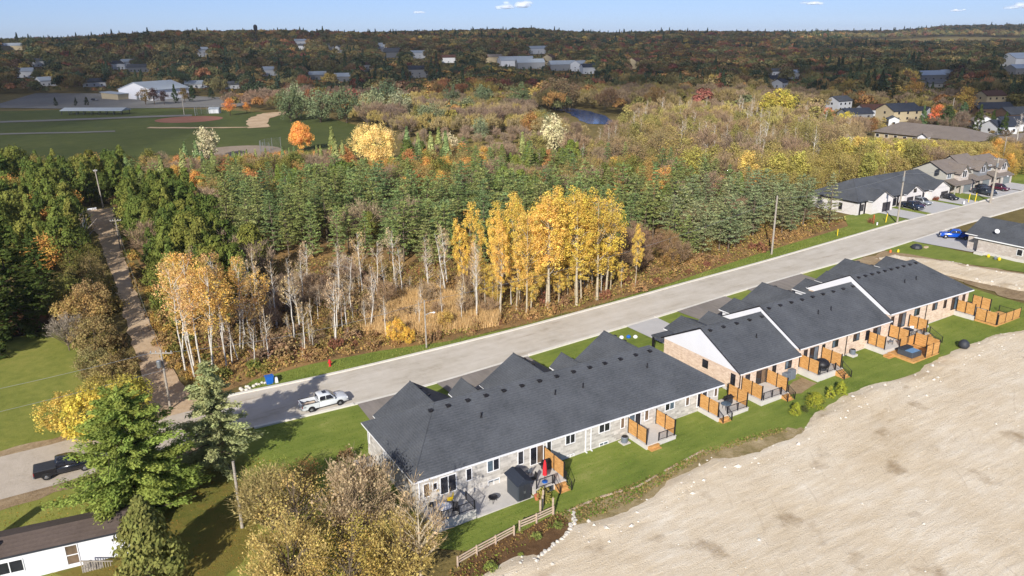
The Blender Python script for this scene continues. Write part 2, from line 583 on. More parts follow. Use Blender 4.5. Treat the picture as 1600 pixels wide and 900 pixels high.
def sand_mat():
    k = NT('pale_sand_lot')
    p = k.pos()
    a = k.noise(p, 0.07, 5, .6)
    b = k.noise(k.mapped(p, (.35, 1.5, 1)), 0.8, 6, .7)
    c = k.noise(p, 7, 4, .75)
    st = k.n('ShaderNodeTexVoronoi', feature='F1'); k.l(p, st.inputs['Vector']); st.inputs['Scale'].default_value = 3.4
    f = k.math('ADD', k.math('MULTIPLY', a, .45), k.math('MULTIPLY', b, .35))
    f = k.math('MULTIPLY_ADD', c, .28, f)
    col = k.ramp(f, [(.36, C(196, 170, 134, .84)), (.46, C(218, 198, 167, .90)), (.56, C(228, 211, 184, .92)), (.68, C(242, 231, 211, .95))])
    damp = k.noise(p, 0.19, 3, .55)
    damp2 = k.noise(p, 0.9, 4, .6)
    dm = k.math('MULTIPLY_ADD', damp2, .22, damp)
    col = k.mix(k.ramp(dm, [(.72, (0, 0, 0, 1)), (.86, (.7, .7, .7, 1))]), col, C(164, 136, 100, .75))
    peb = k.ramp(st.outputs['Distance'], [(.13, (1, 1, 1, 1)), (.20, (0, 0, 0, 1))])
    pm = k.math('MULTIPLY', peb, k.ramp(k.noise(p, .35, 3), [(.45, (0, 0, 0, 1)), (.6, (1, 1, 1, 1))]))
    col = k.mix(pm, col, C(238, 230, 216, .86))
    k.col(col)
    # blade and wheel marks: broken arcs swept round two turning points
    marks = None
    for (cx, cy, per, ph) in ((96, -64, 2.1, .0),):
        m_ = k.n('ShaderNodeVectorMath', operation='SUBTRACT'); k.l(p, m_.inputs[0]); m_.inputs[1].default_value = (cx, cy, 0)
        q_ = k.n('ShaderNodeVectorMath', operation='MULTIPLY'); k.l(m_.outputs[0], q_.inputs[0]); q_.inputs[1].default_value = (1, 1, 0)
        ln = k.n('ShaderNodeVectorMath', operation='LENGTH'); k.l(q_.outputs[0], ln.inputs[0])
        rad_ = k.math('MULTIPLY_ADD', k.noise(p, .05, 2), 6.0, ln.outputs['Value'])
        s_ = k.math('SINE', k.math('MULTIPLY_ADD', rad_, 6.283 / per, ph))
        line = k.ramp(s_, [(.90, (0, 0, 0, 1)), (.97, (1, 1, 1, 1))])
        gate = k.ramp(k.noise(k.mapped(p, (.9, .9, 1)), .11, 4, .7), [(.50, (0, 0, 0, 1)), (.66, (1, 1, 1, 1))])
        one = k.math('MULTIPLY', line, gate)
        marks = one if marks is None else k.math('MAXIMUM', marks, one)
    k.t.links.remove(k.b.inputs['Base Color'].links[0])
    k.col(k.mix(k.math('MULTIPLY', marks, .16), col, C(168, 140, 108, .7)))
    k.b.inputs['Roughness'].default_value = .95
    k.b.inputs['Specular IOR Level'].default_value = .1
    tr = k.n('ShaderNodeTexWave', wave_type='BANDS', bands_direction='Y')
    k.l(k.mapped(p, (.25, 1, 1)), tr.inputs['Vector'])
    tr.inputs['Scale'].default_value = .35
    tr.inputs['Distortion'].default_value = 9
    tr.inputs['Detail'].default_value = 3
    tr.inputs['Detail Scale'].default_value = .6
    h = k.math('MULTIPLY_ADD', tr.outputs['Fac'], .06, k.math('MULTIPLY_ADD', c, .8, b))
    h = k.math('MULTIPLY_ADD', marks, -.2, h)
    k.bump(h, .6, .22)
    MATS['sand'] = k.m
    return k.m
G_SAND = sand_mat()

# ------------------------------------------------------------------ the ground
def make_ground():
    rs = [0.0] + list(np.arange(12, 420, 8.0)) + list(np.geomspace(430, 12000, 70))
    na = 240
    vs = [(CAM[0], CAM[1], Z(CAM[0], CAM[1]))]
    ang = np.linspace(0, 2 * np.pi, na, endpoint=False)
    for r in rs[1:]:
        x = CAM[0] + r * np.cos(ang); y = CAM[1] + r * np.sin(ang)
        vs += list(zip(x, y, zg(x, y)))
    fs = [(0, 1 + i, 1 + (i + 1) % na) for i in range(na)]
    for j in range(len(rs) - 2):
        a = 1 + j * na; b = a + na
        for i in range(na):
            fs.append((a + i, b + i, b + (i + 1) % na, a + (i + 1) % na))
    me = bpy.data.meshes.new('ground')
    me.from_pydata(vs, [], fs)
    me.materials.append(G_BASE)
    me.polygons.foreach_set('use_smooth', [True] * len(fs))
    tag(link('ground', me), kind='structure')
make_ground()

def sheet(name, poly, dz, mat, sub=0, label=None):
    bm = bmesh.new()
    f = bm.faces.new([bm.verts.new((x, y, 0)) for x, y in poly])
    bmesh.ops.triangulate(bm, faces=[f])
    if sub:
        for _ in range(sub):
            bmesh.ops.subdivide_edges(bm, edges=list(bm.edges), cuts=1, use_grid_fill=True)
    bmesh.ops.recalc_face_normals(bm, faces=bm.faces)
    for v in bm.verts:
        v.co.z = Z(v.co.x, v.co.y) + dz
    if sum(f.normal.z for f in bm.faces) < 0:
        bmesh.ops.reverse_faces(bm, faces=bm.faces)
    me = bpy.data.meshes.new(name)
    bm.to_mesh(me); bm.free()
    me.materials.append(mat)
    o = link(name, me)
    return tag(o, kind='structure')

def wob(poly, amp, step, seed=0):
    """roughen the edge of a natural patch"""
    rg = np.random.default_rng(seed)
    out = []
    for (x0, y0), (x1, y1) in zip(poly, poly[1:] + poly[:1]):
        L = math.hypot(x1 - x0, y1 - y0)
        n = max(1, int(L / step))
        for i in range(n):
            t = i / n
            out.append((x0 + (x1 - x0) * t + rg.normal(0, amp), y0 + (y1 - y0) * t + rg.normal(0, amp)))
    return out

near = [(-12, 27.0), (-8.8, 26.7), (3.8, 25.6), (12.5, 25.3), (29, 25.9), (53.4, 26.8), (69.8, 27.8), (80, 28.2), (114.5, 28.9), (143, 30.8), (180, 31.5), (260, 31)]
far = [(-12, 37.2), (-6.5, 36.5), (1.8, 35.6), (11, 35.2), (31.6, 34.8), (57.5, 35.6), (64, 36), (90, 36.9), (134, 39.5), (160, 40), (200, 40.6), (260, 40)]
NV = lambda x: float(np.interp(x, [p[0] for p in near], [p[1] for p in near]))
FV = lambda x: float(np.interp(x, [p[0] for p in far], [p[1] for p in far]))
xs = list(np.arange(-12, 260, 4.0))

def smooth_edge(fn, x):
    return sum(fn(x + d) for d in (-5, -2.5, 0, 2.5, 5)) / 5
NE = lambda x: smooth_edge(NV, x)
FE = lambda x: smooth_edge(FV, x)

sheet('forest_floor', wob([(-13, 38), (-13, 200), (60, 215), (140, 160), (132, 64), (126, 44), (90, 38.5), (60, 37), (30, 36.4), (10, 37.5), (-4, 40)], .4, 3, 1), .04, G_FLOOR)
sheet('lawn', [(-11.4, 26.7)] + [(x, NE(x) - .1) for x in np.arange(-6, 107, 4.0)] + [(106.5, 14), (104.5, 2), (104, -9.5), (60, -10), (20, -11), (4, -9), (-2, -4), (-6, 5), (-8, 14), (-11.4, 20.5)], .05, G_LAWN)
sheet('lawn', wob([(112, 28.7), (124, 29.3), (124, 20), (125.6, 12), (125.8, 2), (121, 2), (118.5, 10), (115.5, 20)], .3, 2, 3), .11, G_LAWN)
sheet('boulevard_grass', [(x, FE(x) + .15) for x in np.arange(-7, 124, 4.0)] + [(124, 44.5), (112, 43.2), (100, 42.2), (85, 40.5), (72, 38.6), (62, 37.0), (45, 36.0), (32, 36.1), (22, 37.0), (12, 39.6), (2, 40.8), (-6, 40.2), (-8, 38.2)], .06, G_LAWN)
sheet('lawn', [(118, 43.8), (124, 44.5), (131, 51), (133, 50.5), (139.6, 48.8)] + [(139.4, FE(139) + .15), (132, FE(132) + .15), (123, FE(123) + .15), (118, FE(118) + .15)], .10, G_LAWN)
sheet('yard_grass', wob([(-75, -30), (-12, -30), (-9, -8), (-6.5, 4), (-9, 17), (-11, 23.5), (-30, 24.8), (-75, 26)], .5, 4, 4), .045, G_YARD)
sheet('yard_grass', wob([(-80, 37.5), (-26.5, 37), (-20.5, 40), (-21, 60), (-24, 84), (-36, 100), (-80, 105)], .5, 4, 5), .045, G_YARD)
sheet('needle_litter', wob([(-30, 8), (-24, 16), (-14, 19), (-11, 11), (-16, 2), (-21, 0)], .6, 2.5, 6), .06, ground_mat('needle_litter', [C(92, 94, 42, .85), C(110, 110, 50, .9), C(128, 112, 54, .9), C(126, 124, 60, .9)], .2, 1, 8, .5))
sheet('leaf_litter', wob([(-33, 78), (-24, 84), (-26, 100), (-60, 108), (-60, 88)], .6, 2.5, 7), .07, ground_mat('dark_leaf_litter', [C(70, 48, 30, .7), C(92, 60, 34, .7), C(112, 78, 40, .75)], .2, 1, 8, .5))
sheet('gravel_road', [(-90, 27.4), (-60, 26.6), (-30, 26), (-12, 27.0), (-12, 37.2), (-30, 36), (-60, 36.8), (-90, 37.4)], .10, G_ROADW)
sheet('road_shoulder', wob([(-90, 24.6), (-60, 24.4), (-35, 23.9), (-18, 24.4), (-10, 25.8), (-9.5, 27.2), (-30, 27), (-60, 27.4), (-90, 28)], .25, 1.6, 8), .085, G_SOIL)
sheet('road_shoulder', wob([(-90, 36.6), (-60, 36.2), (-30, 35.4), (-21, 35.6), (-21, 38), (-30, 37.4), (-60, 38), (-90, 38.6)], .2, 1.6, 9), .09, G_SOIL)
sheet('dirt_track', wob([(-19.4, 35.5), (-13.4, 35.5), (-14.6, 48), (-15.4, 80), (-15.0, 120), (-13.8, 145), (-12.6, 176), (-19.4, 177), (-18.6, 140), (-18.3, 100), (-18.6, 70), (-18.5, 48)], .18, 2, 10), .12, G_TRACK)
sheet('road', [(x, NE(x)) for x in xs] + [(x, FE(x)) for x in xs[::-1]], .115, G_ROAD)

def kerb(fn, sgn, x0, x1, gaps=()):
    b = MB()
    pts = np.arange(x0, x1 + .1, 2.0)
    for a, c in zip(pts[:-1], pts[1:]):
        low = any(g0 - .5 < (a + c) / 2 < g1 + .5 for g0, g1 in gaps)
        hh = .15 if low else .25
        q = []
        for x in (a, c):
            y = fn(x)
            q += [(x, y - .05 * sgn), (x, y + .42 * sgn)]
        z = [Z(p[0], p[1]) for p in q]
        vs = [(q[i][0], q[i][1], z[i] + d) for d in (.03, hh) for i in range(4)]
        b.add(vs, [(4, 5, 7, 6), (0, 4, 6, 2), (1, 3, 7, 5), (0, 1, 5, 4), (2, 6, 7, 3)], M['kerb'])
    return tag(b.build('kerb'), kind='structure')
kerb(FE, 1, -10, 200, ((139, 146), (148, 168), (174, 198)))
kerb(NE, -1, -9, 200, ((3, 12), (14, 28.5), (47, 53), (59, 68.5), (75, 88), (124, 137)))

def drive(x0, x1, y0, mat, x2=None, x3=None, dz=.14):
    x2 = x0 if x2 is None else x2; x3 = x1 if x3 is None else x3
    n = 4
    top = [(x3 + (x2 - x3) * i / n, NE(x3 + (x2 - x3) * i / n) - .42) for i in range(n + 1)]
    sheet('driveway', [(x0, y0), (x1, y0)] + top, dz, mat)
drive(3.0, 11.2, 13, G_DRIVE, 3.4, 12.0)
drive(15.0, 29.0, 13, G_DRIVE, 14.2, 28.6)
drive(47.2, 52.8, 16, M['drive_concrete'], 47.0, 53.2)
drive(58.5, 68.5, 16, G_DRIVE, 57.6, 69.0)
drive(75.5, 88, 16, G_DRIVE, 74.4, 88.6)
drive(125.2, 136.5, 18, M['drive_concrete'], 123.6, 137)
for a, c in ((139.6, 146.2), (148.4, 160.2), (161.8, 168), (174, 180.6), (180.7, 187.2), (188, 196)):
    n = 3
    sheet('driveway', [(a, 50), (c, 50)] + [(c + (a - c) * i / n, FE(c + (a - c) * i / n) + .42) for i in range(n + 1)], .14, M['drive_concrete'])
sheet('lawn', [(146.2, 50), (148.4, 50), (148.4, FE(148) + .42), (146.2, FE(146) + .42)], .12, G_LAWN)
sheet('lawn', [(160.2, 50), (161.8, 50), (161.8, FE(161) + .42), (160.2, FE(160) + .42)], .12, G_LAWN)
sheet('lawn', [(168, 50), (174, 50), (174, FE(174) + .42), (168, FE(168) + .42)], .12, G_LAWN)
sheet('lawn', [(196, 56), (230, 60), (230, FE(230) + .42), (196, FE(196) + .42)], .12, G_LAWN)
sheet('bare_soil', wob([(99.5, 27.5), (113, 28.2), (116, 20), (119, 8), (123, -12), (108, -14), (105, 0), (107, 12), (101, 20)], .4, 2, 11), .12, G_SOIL)
sheet('garden_soil', wob([(49, -1.0), (54.2, -.6), (54.2, 0), (54.4, -2.6), (50.6, -3.2), (48.9, -2.6)], .12, .8, 12), .10, G_SOIL)
sheet('garden_soil', wob([(2.6, -12), (11.5, -10.6), (11.6, -7.4), (4, -7.6), (-1, -9.5)], .2, 1, 13), .10, ground_mat('dark_garden_soil', [C(92, 68, 46, .7), C(116, 88, 60, .72), C(140, 110, 78, .75)], .3, 1.5, 9, .5))

sheet('weedy_soil', wob([(9, -7.9), (12, -7.6), (17, -7.7), (21, -8.2), (26, -7.5), (31, -6.7), (40, -7.9), (44, -8.6), (44, -10), (30, -10), (16, -12), (9, -11)], .22, .8, 14), .085, ground_mat('weedy_soil', [C(116, 108, 62, .8), C(146, 130, 88, .85), C(176, 156, 118, .85), C(200, 182, 148, .86)], .3, 1.6, 9, .5))
# the levelled building lot: a height field whose rim sinks under the grass
EDGE = [(-60, -24), (-10, -14), (0, -11.5), (7.2, -11.2), (11.8, -9.2), (15.6, -9.9), (18.4, -9.8), (25, -8.4), (30, -7.4), (36, -8.3), (42, -8.8), (54, -7.8), (68, -7.2), (80, -5.9), (88, -5.6), (94, -7.2), (103, -6), (112, -3), (150, -1)]
def make_lot():
    step = .75
    X, Y = np.meshgrid(np.arange(-36, 150, step), np.arange(-52, 30, step))
    rg = np.random.default_rng(3)
    def fbm(X, Y, sc, n=5):
        out = np.zeros_like(X)
        for i in range(n):
            k = 6
            for _ in range(k):
                a = rg.uniform(0, 2 * np.pi); ph = rg.uniform(0, 6.28)
                w = (2 ** i) / sc * rg.uniform(.7, 1.4)
                out += np.sin((X * np.cos(a) + Y * np.sin(a)) * w + ph) / (1.7 ** i) / k
        return out
    e = np.interp(X, [p[0] for p in EDGE], [p[1] for p in EDGE]) - Y
    cor = np.minimum(np.minimum(X - (106 + .12 * (28 - Y)), (121 - .30 * Y) - X), 27.0 - Y)
    cor = np.where(Y > -14, cor, -9)
    e = np.maximum(e, cor)
    n1 = fbm(X, Y, 9); n2 = fbm(X, Y, 2.2, 4)
    e = e + n1 * .9 + n2 * .5
    zl = np.clip(e * .11, -.5, .16) + n1 * .07 + n2 * .05 * np.clip(e * .2, 0, 1) + .02
    ruts = np.sin((X * .32 + Y * 1.0) * 1.9 + n1 * 3) * .006 * smst(2, 8, e)
    rim = np.exp(-((e - 1.4) / 1.0) ** 2) * np.abs(n2) * .28
    zz = zg(X, Y) + zl + ruts + rim
    h, w = X.shape
    idx = np.arange(h * w).reshape(h, w)
    fs = np.stack([idx[:-1, :-1], idx[:-1, 1:], idx[1:, 1:], idx[1:, :-1]], -1).reshape(-1, 4)
    keep = e.reshape(-1)[fs].max(1) > -4
    me = bpy.data.meshes.new('building_lot')
    me.from_pydata(np.stack([X, Y, zz], -1).reshape(-1, 3).tolist(), [], fs[keep].tolist())
    me.materials.append(G_SAND)
    me.polygons.foreach_set('use_smooth', [True] * len(me.polygons))
    tag(link('building_lot', me), kind='structure')
    return X, Y, e, zz
LOT = make_lot()

def scatter_stones():
    X, Y, e, zz = LOT
    rg = np.random.default_rng(5)
    f = e.reshape(-1); n = f.size
    p = np.where((f > .2) & (f < 3.4), .30, np.where(f >= 3.4, .045, 0))
    pick = np.where(rg.random(n) < p)[0]
    far_ = np.hypot(X.reshape(-1)[pick] - CAM[0], Y.reshape(-1)[pick] - CAM[1]) < 190
    pick = pick[far_]
    b = MB()
    V, F = [], []
    base = np.array([(1, 0, 0), (-1, 0, 0), (0, 1, 0), (0, -1, 0), (0, 0, 1), (0, 0, -.4)], float)
    tri = [(0, 2, 4), (2, 1, 4), (1, 3, 4), (3, 0, 4), (2, 0, 5), (1, 2, 5), (3, 1, 5), (0, 3, 5)]
    for k in pick:
        s = min(rg.gamma(1.8, .05) + .05, .42) if f[k] < 3.4 else min(rg.gamma(1.6, .035) + .03, .3)
        v = base * s * rg.uniform(.6, 1.3, (6, 3))
        a = rg.uniform(0, 6.28)
        ca, sa = math.cos(a), math.sin(a)
        x = X.reshape(-1)[k] + rg.uniform(-.4, .4); y = Y.reshape(-1)[k] + rg.uniform(-.4, .4)
        o = len(V)
        for q in v:
            V.append((x + q[0] * ca - q[1] * sa, y + q[0] * sa + q[1] * ca, zz.reshape(-1)[k] + q[2] * .7 + .01))
        F += [tuple(o + i for i in t) for t in tri]
    me = bpy.data.meshes.new('pebbles')
    me.from_pydata(V, [], F)
    me.materials.append(M['snowy_stone'])
    tag(link('pebbles', me), 'pale stones strewn over the bare building lot', 'stones', kind='stuff')
scatter_stones()

# ------------------------------------------------------------------ park, river and far fields
sheet('park_grass', [(-70, 262), (20, 228), (52, 226), (82, 222), (104, 262), (112, 330), (112, 395), (84, 440), (72, 470), (22, 520), (-90, 560), (-130, 420)], .16, G_PARK, 4)
def disc(cx, cy, rx, ry, rot=0, n=28):
    return [(cx + rx * math.cos(a) * math.cos(rot) - ry * math.sin(a) * math.sin(rot), cy + rx * math.cos(a) * math.sin(rot) + ry * math.sin(a) * math.cos(rot)) for a in np.linspace(0, 2 * math.pi, n, endpoint=False)]
sheet('infield', disc(44, 413, 18, 19), .24, G_INFIELD, 1)
sheet('infield', disc(39, 262, 17, 18), .24, G_INFIELD2, 1)
sheet('gravel_path', wob([(20, 232), (36, 239), (50, 238), (62, 236), (62, 233), (50, 234), (36, 235), (20, 229)], .3, 3, 21), .30, G_TRACK, 1)
sheet('gravel_path', wob([(62, 346), (66, 372), (74, 400), (88, 424), (104, 428), (98, 410), (84, 392), (76, 366), (72, 344)], .5, 4, 22), .30, G_TRACK, 1)
sheet('gravel_path', wob([(20, 382), (40, 366), (62, 352), (70, 350), (66, 346), (40, 360), (18, 377)], .4, 4, 23), .32, G_TRACK, 1)
sheet('parking_lot', [(-60, 575), (12, 520), (84, 482), (130, 540), (86, 590), (40, 640), (-30, 680)], .34, G_LOTGREY, 2)
sheet('scrub_field', wob([(92, 188), (118, 172), (146, 168), (158, 200), (150, 246), (118, 262), (98, 240)], 2, 8, 24), .2, ground_mat('scrub_grass', [C(112, 96, 58, .72), C(130, 112, 66, .75), C(142, 130, 66, .75), C(124, 130, 58, .75)], .05, .4, 3, .4), 2)
def river_mat():
    k = NT('river_water')
    f = k.noise(k.mapped(k.pos(), (1, 1, 1)), .5, 4)
    k.col(C(44, 88, 148, .8))
    k.b.inputs['Roughness'].default_value = .12
    k.b.inputs['Specular IOR Level'].default_value = .5
    k.bump(f, .25, .2)
    return k.m
sheet('river', wob([(212, 262), (222, 286), (238, 318), (246, 352), (258, 352), (256, 322), (243, 290), (230, 262), (220, 252)], 1, 8, 25), .2, river_mat(), 1)
pale_field = ground_mat('stubble_field', [C(196, 186, 140, .7), C(204, 192, 152, .7), C(186, 186, 120, .7)], .01, .05, .6, .1)
# ------------------------------------------------------------------ building helpers
def fbox(b, face, plane, a0, a1, d0, d1, z0, z1, mat):
    """box on a wall: a along the wall, d outwards from its face"""
    if face == '-y': b.box(a0, a1, plane - d1, plane - d0, z0, z1, mat)
    elif face == '+y': b.box(a0, a1, plane + d0, plane + d1, z0, z1, mat)
    elif face == '-x': b.box(plane - d1, plane - d0, a0, a1, z0, z1, mat)
    else: b.box(plane + d0, plane + d1, a0, a1, z0, z1, mat)

def window(parent, face, plane, a0, a1, z0, z1, n=1, frame='trim', glass=('glass',), name='window', bar=.075, mid=None):
    b = MB(); f = M[frame]
    fbox(b, face, plane, a0 - bar, a0, -.04, .06, z0 - bar, z1 + bar, f)
    fbox(b, face, plane, a1, a1 + bar, -.04, .06, z0 - bar, z1 + bar, f)
    fbox(b, face, plane, a0, a1, -.04, .06, z1, z1 + bar, f)
    fbox(b, face, plane, a0, a1, -.04, .075, z0 - bar, z0, f)
    w = (a1 - a0) / n
    for i in range(1, n):
        fbox(b, face, plane, a0 + w * i - bar / 2, a0 + w * i + bar / 2, -.04, .05, z0, z1, f)
    if mid:
        fbox(b, face, plane, a0, a1, -.04, .048, mid - .03, mid + .03, f)
    o = b.build(name, parent)
    for i in range(n):
        p = MB()
        fbox(p, face, plane, a0 + w * i + (bar / 2 if i else 0), a0 + w * (i + 1) - (bar / 2 if i < n - 1 else 0), .004, .016, z0, z1, M[glass[i % len(glass)]])
        p.build('pane', o)
    return o

def garage_door(parent, face, plane, a0, a1, z0, z1, mat='garage'):
    b = MB()
    n = 4
    for i in range(n):
        h = (z1 - z0) / n
        fbox(b, face, plane, a0, a1, -.02, .045, z0 + h * i + .015, z0 + h * (i + 1) - .015, M[mat])
    fbox(b, face, plane, a0, a1, -.03, .02, z0, z1, M[mat])
    return b.build('garage_door', parent)

def hip_roof(parent, x0, x1, y0, y1, ze, zr, mat, fascia='trim', t=.2, i0=None, i1=None, name='roof'):
    """hip at both ends unless the inset is 0"""
    ym = (y0 + y1) / 2
    i0 = (y1 - y0) / 2 if i0 is None else i0
    i1 = (y1 - y0) / 2 if i1 is None else i1
    a, b_, c, d = (x0, y0, ze), (x1, y0, ze), (x1, y1, ze), (x0, y1, ze)
    p, q = (x0 + i0, ym, zr), (x1 - i1, ym, zr)
    b = MB()
    b.add([a, b_, q, p], [(0, 1, 2, 3)], mat)
    b.add([c, d, p, q], [(0, 1, 2, 3)], mat)
    b.add([d, a, p], [(0, 1, 2)], mat if i0 else M['white'])
    b.add([b_, c, q], [(0, 1, 2)], mat if i1 else M['white'])
    lo = [(v[0], v[1], ze - t) for v in (a, b_, c, d)]
    for i, (u, v) in enumerate(((a, b_), (b_, c), (c, d), (d, a))):
        j = (i + 1) % 4
        b.add([lo[i], lo[j], v, u], [(0, 1, 2, 3)], M[fascia])
    b.add(lo, [(3, 2, 1, 0)], M[fascia])
    o = b.build(name, parent)
    # ridge and hip caps
    cb = MB()
    cb.tube([p, q], .06, 5, mat)
    for e, k in ((a, p), (b_, q), (c, q), (d, p)):
        if (k is p and i0) or (k is q and i1):
            cb.tube([(e[0], e[1], e[2] + .02), k], .05, 5, mat)
    cb.build('ridge_cap', o)
    # eaves gutter
    g = MB()
    for (u, v), ax in (((a, b_), 0), ((d, c), 0)):
        sgn = -1 if u[1] == y0 else 1
        g.box(u[0], v[0], min(u[1] + sgn * .003, u[1] + sgn * .12), max(u[1] + sgn * .003, u[1] + sgn * .12), ze - .14, ze - .01, M[fascia])
    g.build('gutter', o)
    return o

def gable_roof(parent, axis, a0, a1, c0, c1, ze, zr, mat, t=.15, fascia='black', name='roof', soffit='white'):
    """ridge along axis ('x' or 'y') from a0 to a1, eaves at c0 and c1"""
    cm = (c0 + c1) / 2
    b = MB()
    for ce in (c0, c1):
        top = [(ce, ze), (cm, zr)]
        sec = [(ce, ze), (cm, zr), (cm, zr - t), (ce, ze - t)]
        def P(p, a):
            return (a, p[0], p[1]) if axis == 'x' else (p[0], a, p[1])
        A = [P(p, a0) for p in sec]; B = [P(p, a1) for p in sec]
        b.add([A[0], B[0], B[1], A[1]], [(0, 1, 2, 3)], mat)
        b.add([A[2], B[2], B[3], A[3]], [(0, 1, 2, 3)], M[soffit])
        b.add([A[0], A[1], A[2], A[3]], [(0, 1, 2, 3)], M[fascia])
        b.add([B[0], B[1], B[2], B[3]], [(0, 1, 2, 3)], M[fascia])
        b.add([A[0], A[3], B[3], B[0]], [(0, 1, 2, 3)], M['trim'] if soffit == 'white' else M[fascia])
    o = b.build(name, parent)
    cb = MB()
    pa, pb = ((a0, cm, zr), (a1, cm, zr)) if axis == 'x' else ((cm, a0, zr), (cm, a1, zr))
    cb.tube([pa, pb], .085, 5, mat)
    cb.build('ridge_cap', o)
    return o

def gable_wall(parent, axis, a0, a1, c0, c1, z0, ze, zr, mat, name='gable_wall', zlow=None):
    """solid house end: pentagon section extruded along axis"""
    cm = (c0 + c1) / 2
    b = MB()
    sec = [(c0, z0), (c1, z0), (c1, ze), (cm, zr), (c0, ze)]
    b.prism(sec, 'x' if axis == 'x' else 'y', a0, a1, mat)
    return b.build(name, parent)

def roof_vents(roof, pts, slope_dir, pitch, s=.36):
    me_key = ('vent', slope_dir)
    for (x, y, z) in pts:
        b = MB()
        b.box(x - s / 2, x + s / 2, y - s / 2, y + s / 2, z - .05, z + .10, M['black'])
        b.box(x - s / 2 - .05, x + s / 2 + .05, y - s / 2 - .05, y + s / 2 + .05, z + .10, z + .19, M['black'])
        b.build('roof_vent', roof)

def vent_pipes(roof, pts):
    for (x, y, z) in pts:
        b = MB()
        b.tube([(x, y, z - .2), (x, y, z + .55)], .06, 8, M['black'])
        b.lathe([(.16, -.08), (.12, .06), (.07, .1)], (x, y, z), 8, M['black'])
        b.build('vent_pipe', roof)

def downspout(parent, x, y, z0, z1, mat, dy=-.06):
    b = MB()
    b.box(x - .05, x + .05, y + dy - .04, y + dy + .04, z0 + .15, z1 - .25, M[mat])
    b.prism([(y + dy - .04, z1 - .26), (y + dy + .04, z1 - .26), (y - .42, z1 - .02), (y - .50, z1 - .02)], 'x', x - .048, x + .048, M[mat])
    b.box(x - .055, x + .055, y + dy - .30, y + dy + .0, z0 + .06, z0 + .15, M[mat])
    return b.build('downspout', parent)

# ------------------------------------------------------------------ row A: hip roofed bungalow row
rowA = thing('bungalow_row', 'long grey stone bungalow row under one dark hipped roof, nearest building in the photo', 'townhouse row', (20, 7, 0))
b = MB()
b.box(.45, 40.25, .45, 13.5, -1.6, 2.86, M['stone'])
b.build('wall', rowA)
b = MB()
b.box(.42, 40.28, .42, 13.53, -1.62, -.02, M['concrete'])
b.build('foundation', rowA)
rA = hip_roof(rowA, 0, 40.68, 0, 13.95, 3.0, 6.93, M['shingle'], i0=5.7, i1=6.0)
sl_ = (6.93 - 3.0) / 6.975
vx = [4.9, 6.9, 9.2, 11.4, 13.6, 15.9, 18.2, 20.5, 22.8, 25.1, 27.3, 29.6, 31.9, 34.1]
roof_vents(rA, [(x, 6.2, 3.0 + 6.2 * sl_) for x in vx], '-y', sl_)
vent_pipes(rA, [(9.7, 4.2, 3 + 4.2 * sl_), (19.1, 4.4, 3 + 4.4 * sl_), (22.8, 4.3, 3 + 4.3 * sl_), (32.3, 4.5, 3 + 4.5 * sl_)])
for (x0, x1, yf, zp) in ((1.7, 11.0, 14.9, 6.05), (15.5, 25.2, 15.5, 6.1), (29.5, 39.0, 15.5, 6.1)):
    g = gable_roof(rowA, 'y', 7.6, yf, x0, x1, 3.0, zp, M['shingle'], fascia='trim', name='garage_roof')
    gable_wall(rowA, 'y', 9.0, yf - .5, x0 + .5, x1 - .5, -1.4, 2.9, zp - .45, M['stone'], 'garage_wall')
    garage_door(rowA, '+y', yf - .5, x0 + 1.4, x0 + 6.4, Z(x0, yf) + .15, 2.25)
    xm = (x0 + x1) / 2
    roof_vents(g, [(xm + .55, yf - 1.6, zp - .42), (xm + .55, yf - 3.6, zp - .42)], 'x', .7)
for (x0, x1, yf) in ((11.3, 14.8, 15.4), (25.6, 29.2, 15.4)):
    gable_roof(rowA, 'y', 11.2, yf, x0, x1, 3.0, 4.6, M['shingle'], fascia='trim', name='porch_roof')
    for px in (x0 + .4, x1 - .4):
        b = MB(); b.box(px - .14, px + .14, yf - .55, yf - .27, -1.0, 2.9, M['trim']); b.build('porch_post', rowA)
DK = ('glass',)
W = lambda a0, a1, z0, z1, n=1, g=DK, nm='window', **k: window(rowA, '-y', .45, a0, a1, z0, z1, n, 'trim', g, nm, **k)
W(1.25, 1.85, .75, 2.15, 1, ('glass_warm',))
W(2.25, 2.65, 1.25, 1.95)
W(3.05, 4.7, .45, 2.28, 2, nm='patio_door')
W(5.9, 6.45, 1.05, 2.32)
W(8.3, 9.6, 1.25, 2.45, 2, ('glass_blue', 'glass'))
W(8.35, 9.6, -.5, .15, 2, ('glass_blue', 'glass_blue'))
W(11.9, 12.5, .95, 2.4)
W(13.4, 14.95, .40, 2.4, 2, ('glass', 'glass_warm'), 'patio_door')
W(15.45, 15.95, 1.2, 2.5)
W(17.85, 19.0, 1.5, 2.5, 2)
W(18.05, 18.9, -.42, .05, 2, ('glass_warm', 'glass'))
W(22.3, 23.7, 1.6, 2.58, 2)
W(22.4, 23.5, -.3, .22, 2, ('glass_blue',))
W(25.3, 25.75, 1.3, 2.5, 1, ('glass_warm',))
W(26.5, 28.1, .55, 2.6, 2, ('glass_blue', 'glass'), 'patio_door')
W(28.75, 29.25, 1.3, 2.6, 1, ('glass_warm',))
W(31.8, 33.1, 1.7, 2.65, 2, ('glass', 'glass_blue'))
W(34.95, 35.45, 1.5, 2.66, 1, ('glass_warm',))
W(36.8, 38.3, .85, 2.66, 2, ('glass', 'glass'), 'patio_door')
W(39.55, 40.0, 1.5, 2.66, 1, ('glass_warm',))
window(rowA, '-x', .45, 6.1, 6.6, .9, 2.2)
window(rowA, '-x', .45, 12.9, 13.2, .9, 2.1)
b = MB(); b.box(.36, .47, 7.6, 8.6, -.75, 1.95, M['trim']); b.build('side_door', rowA)
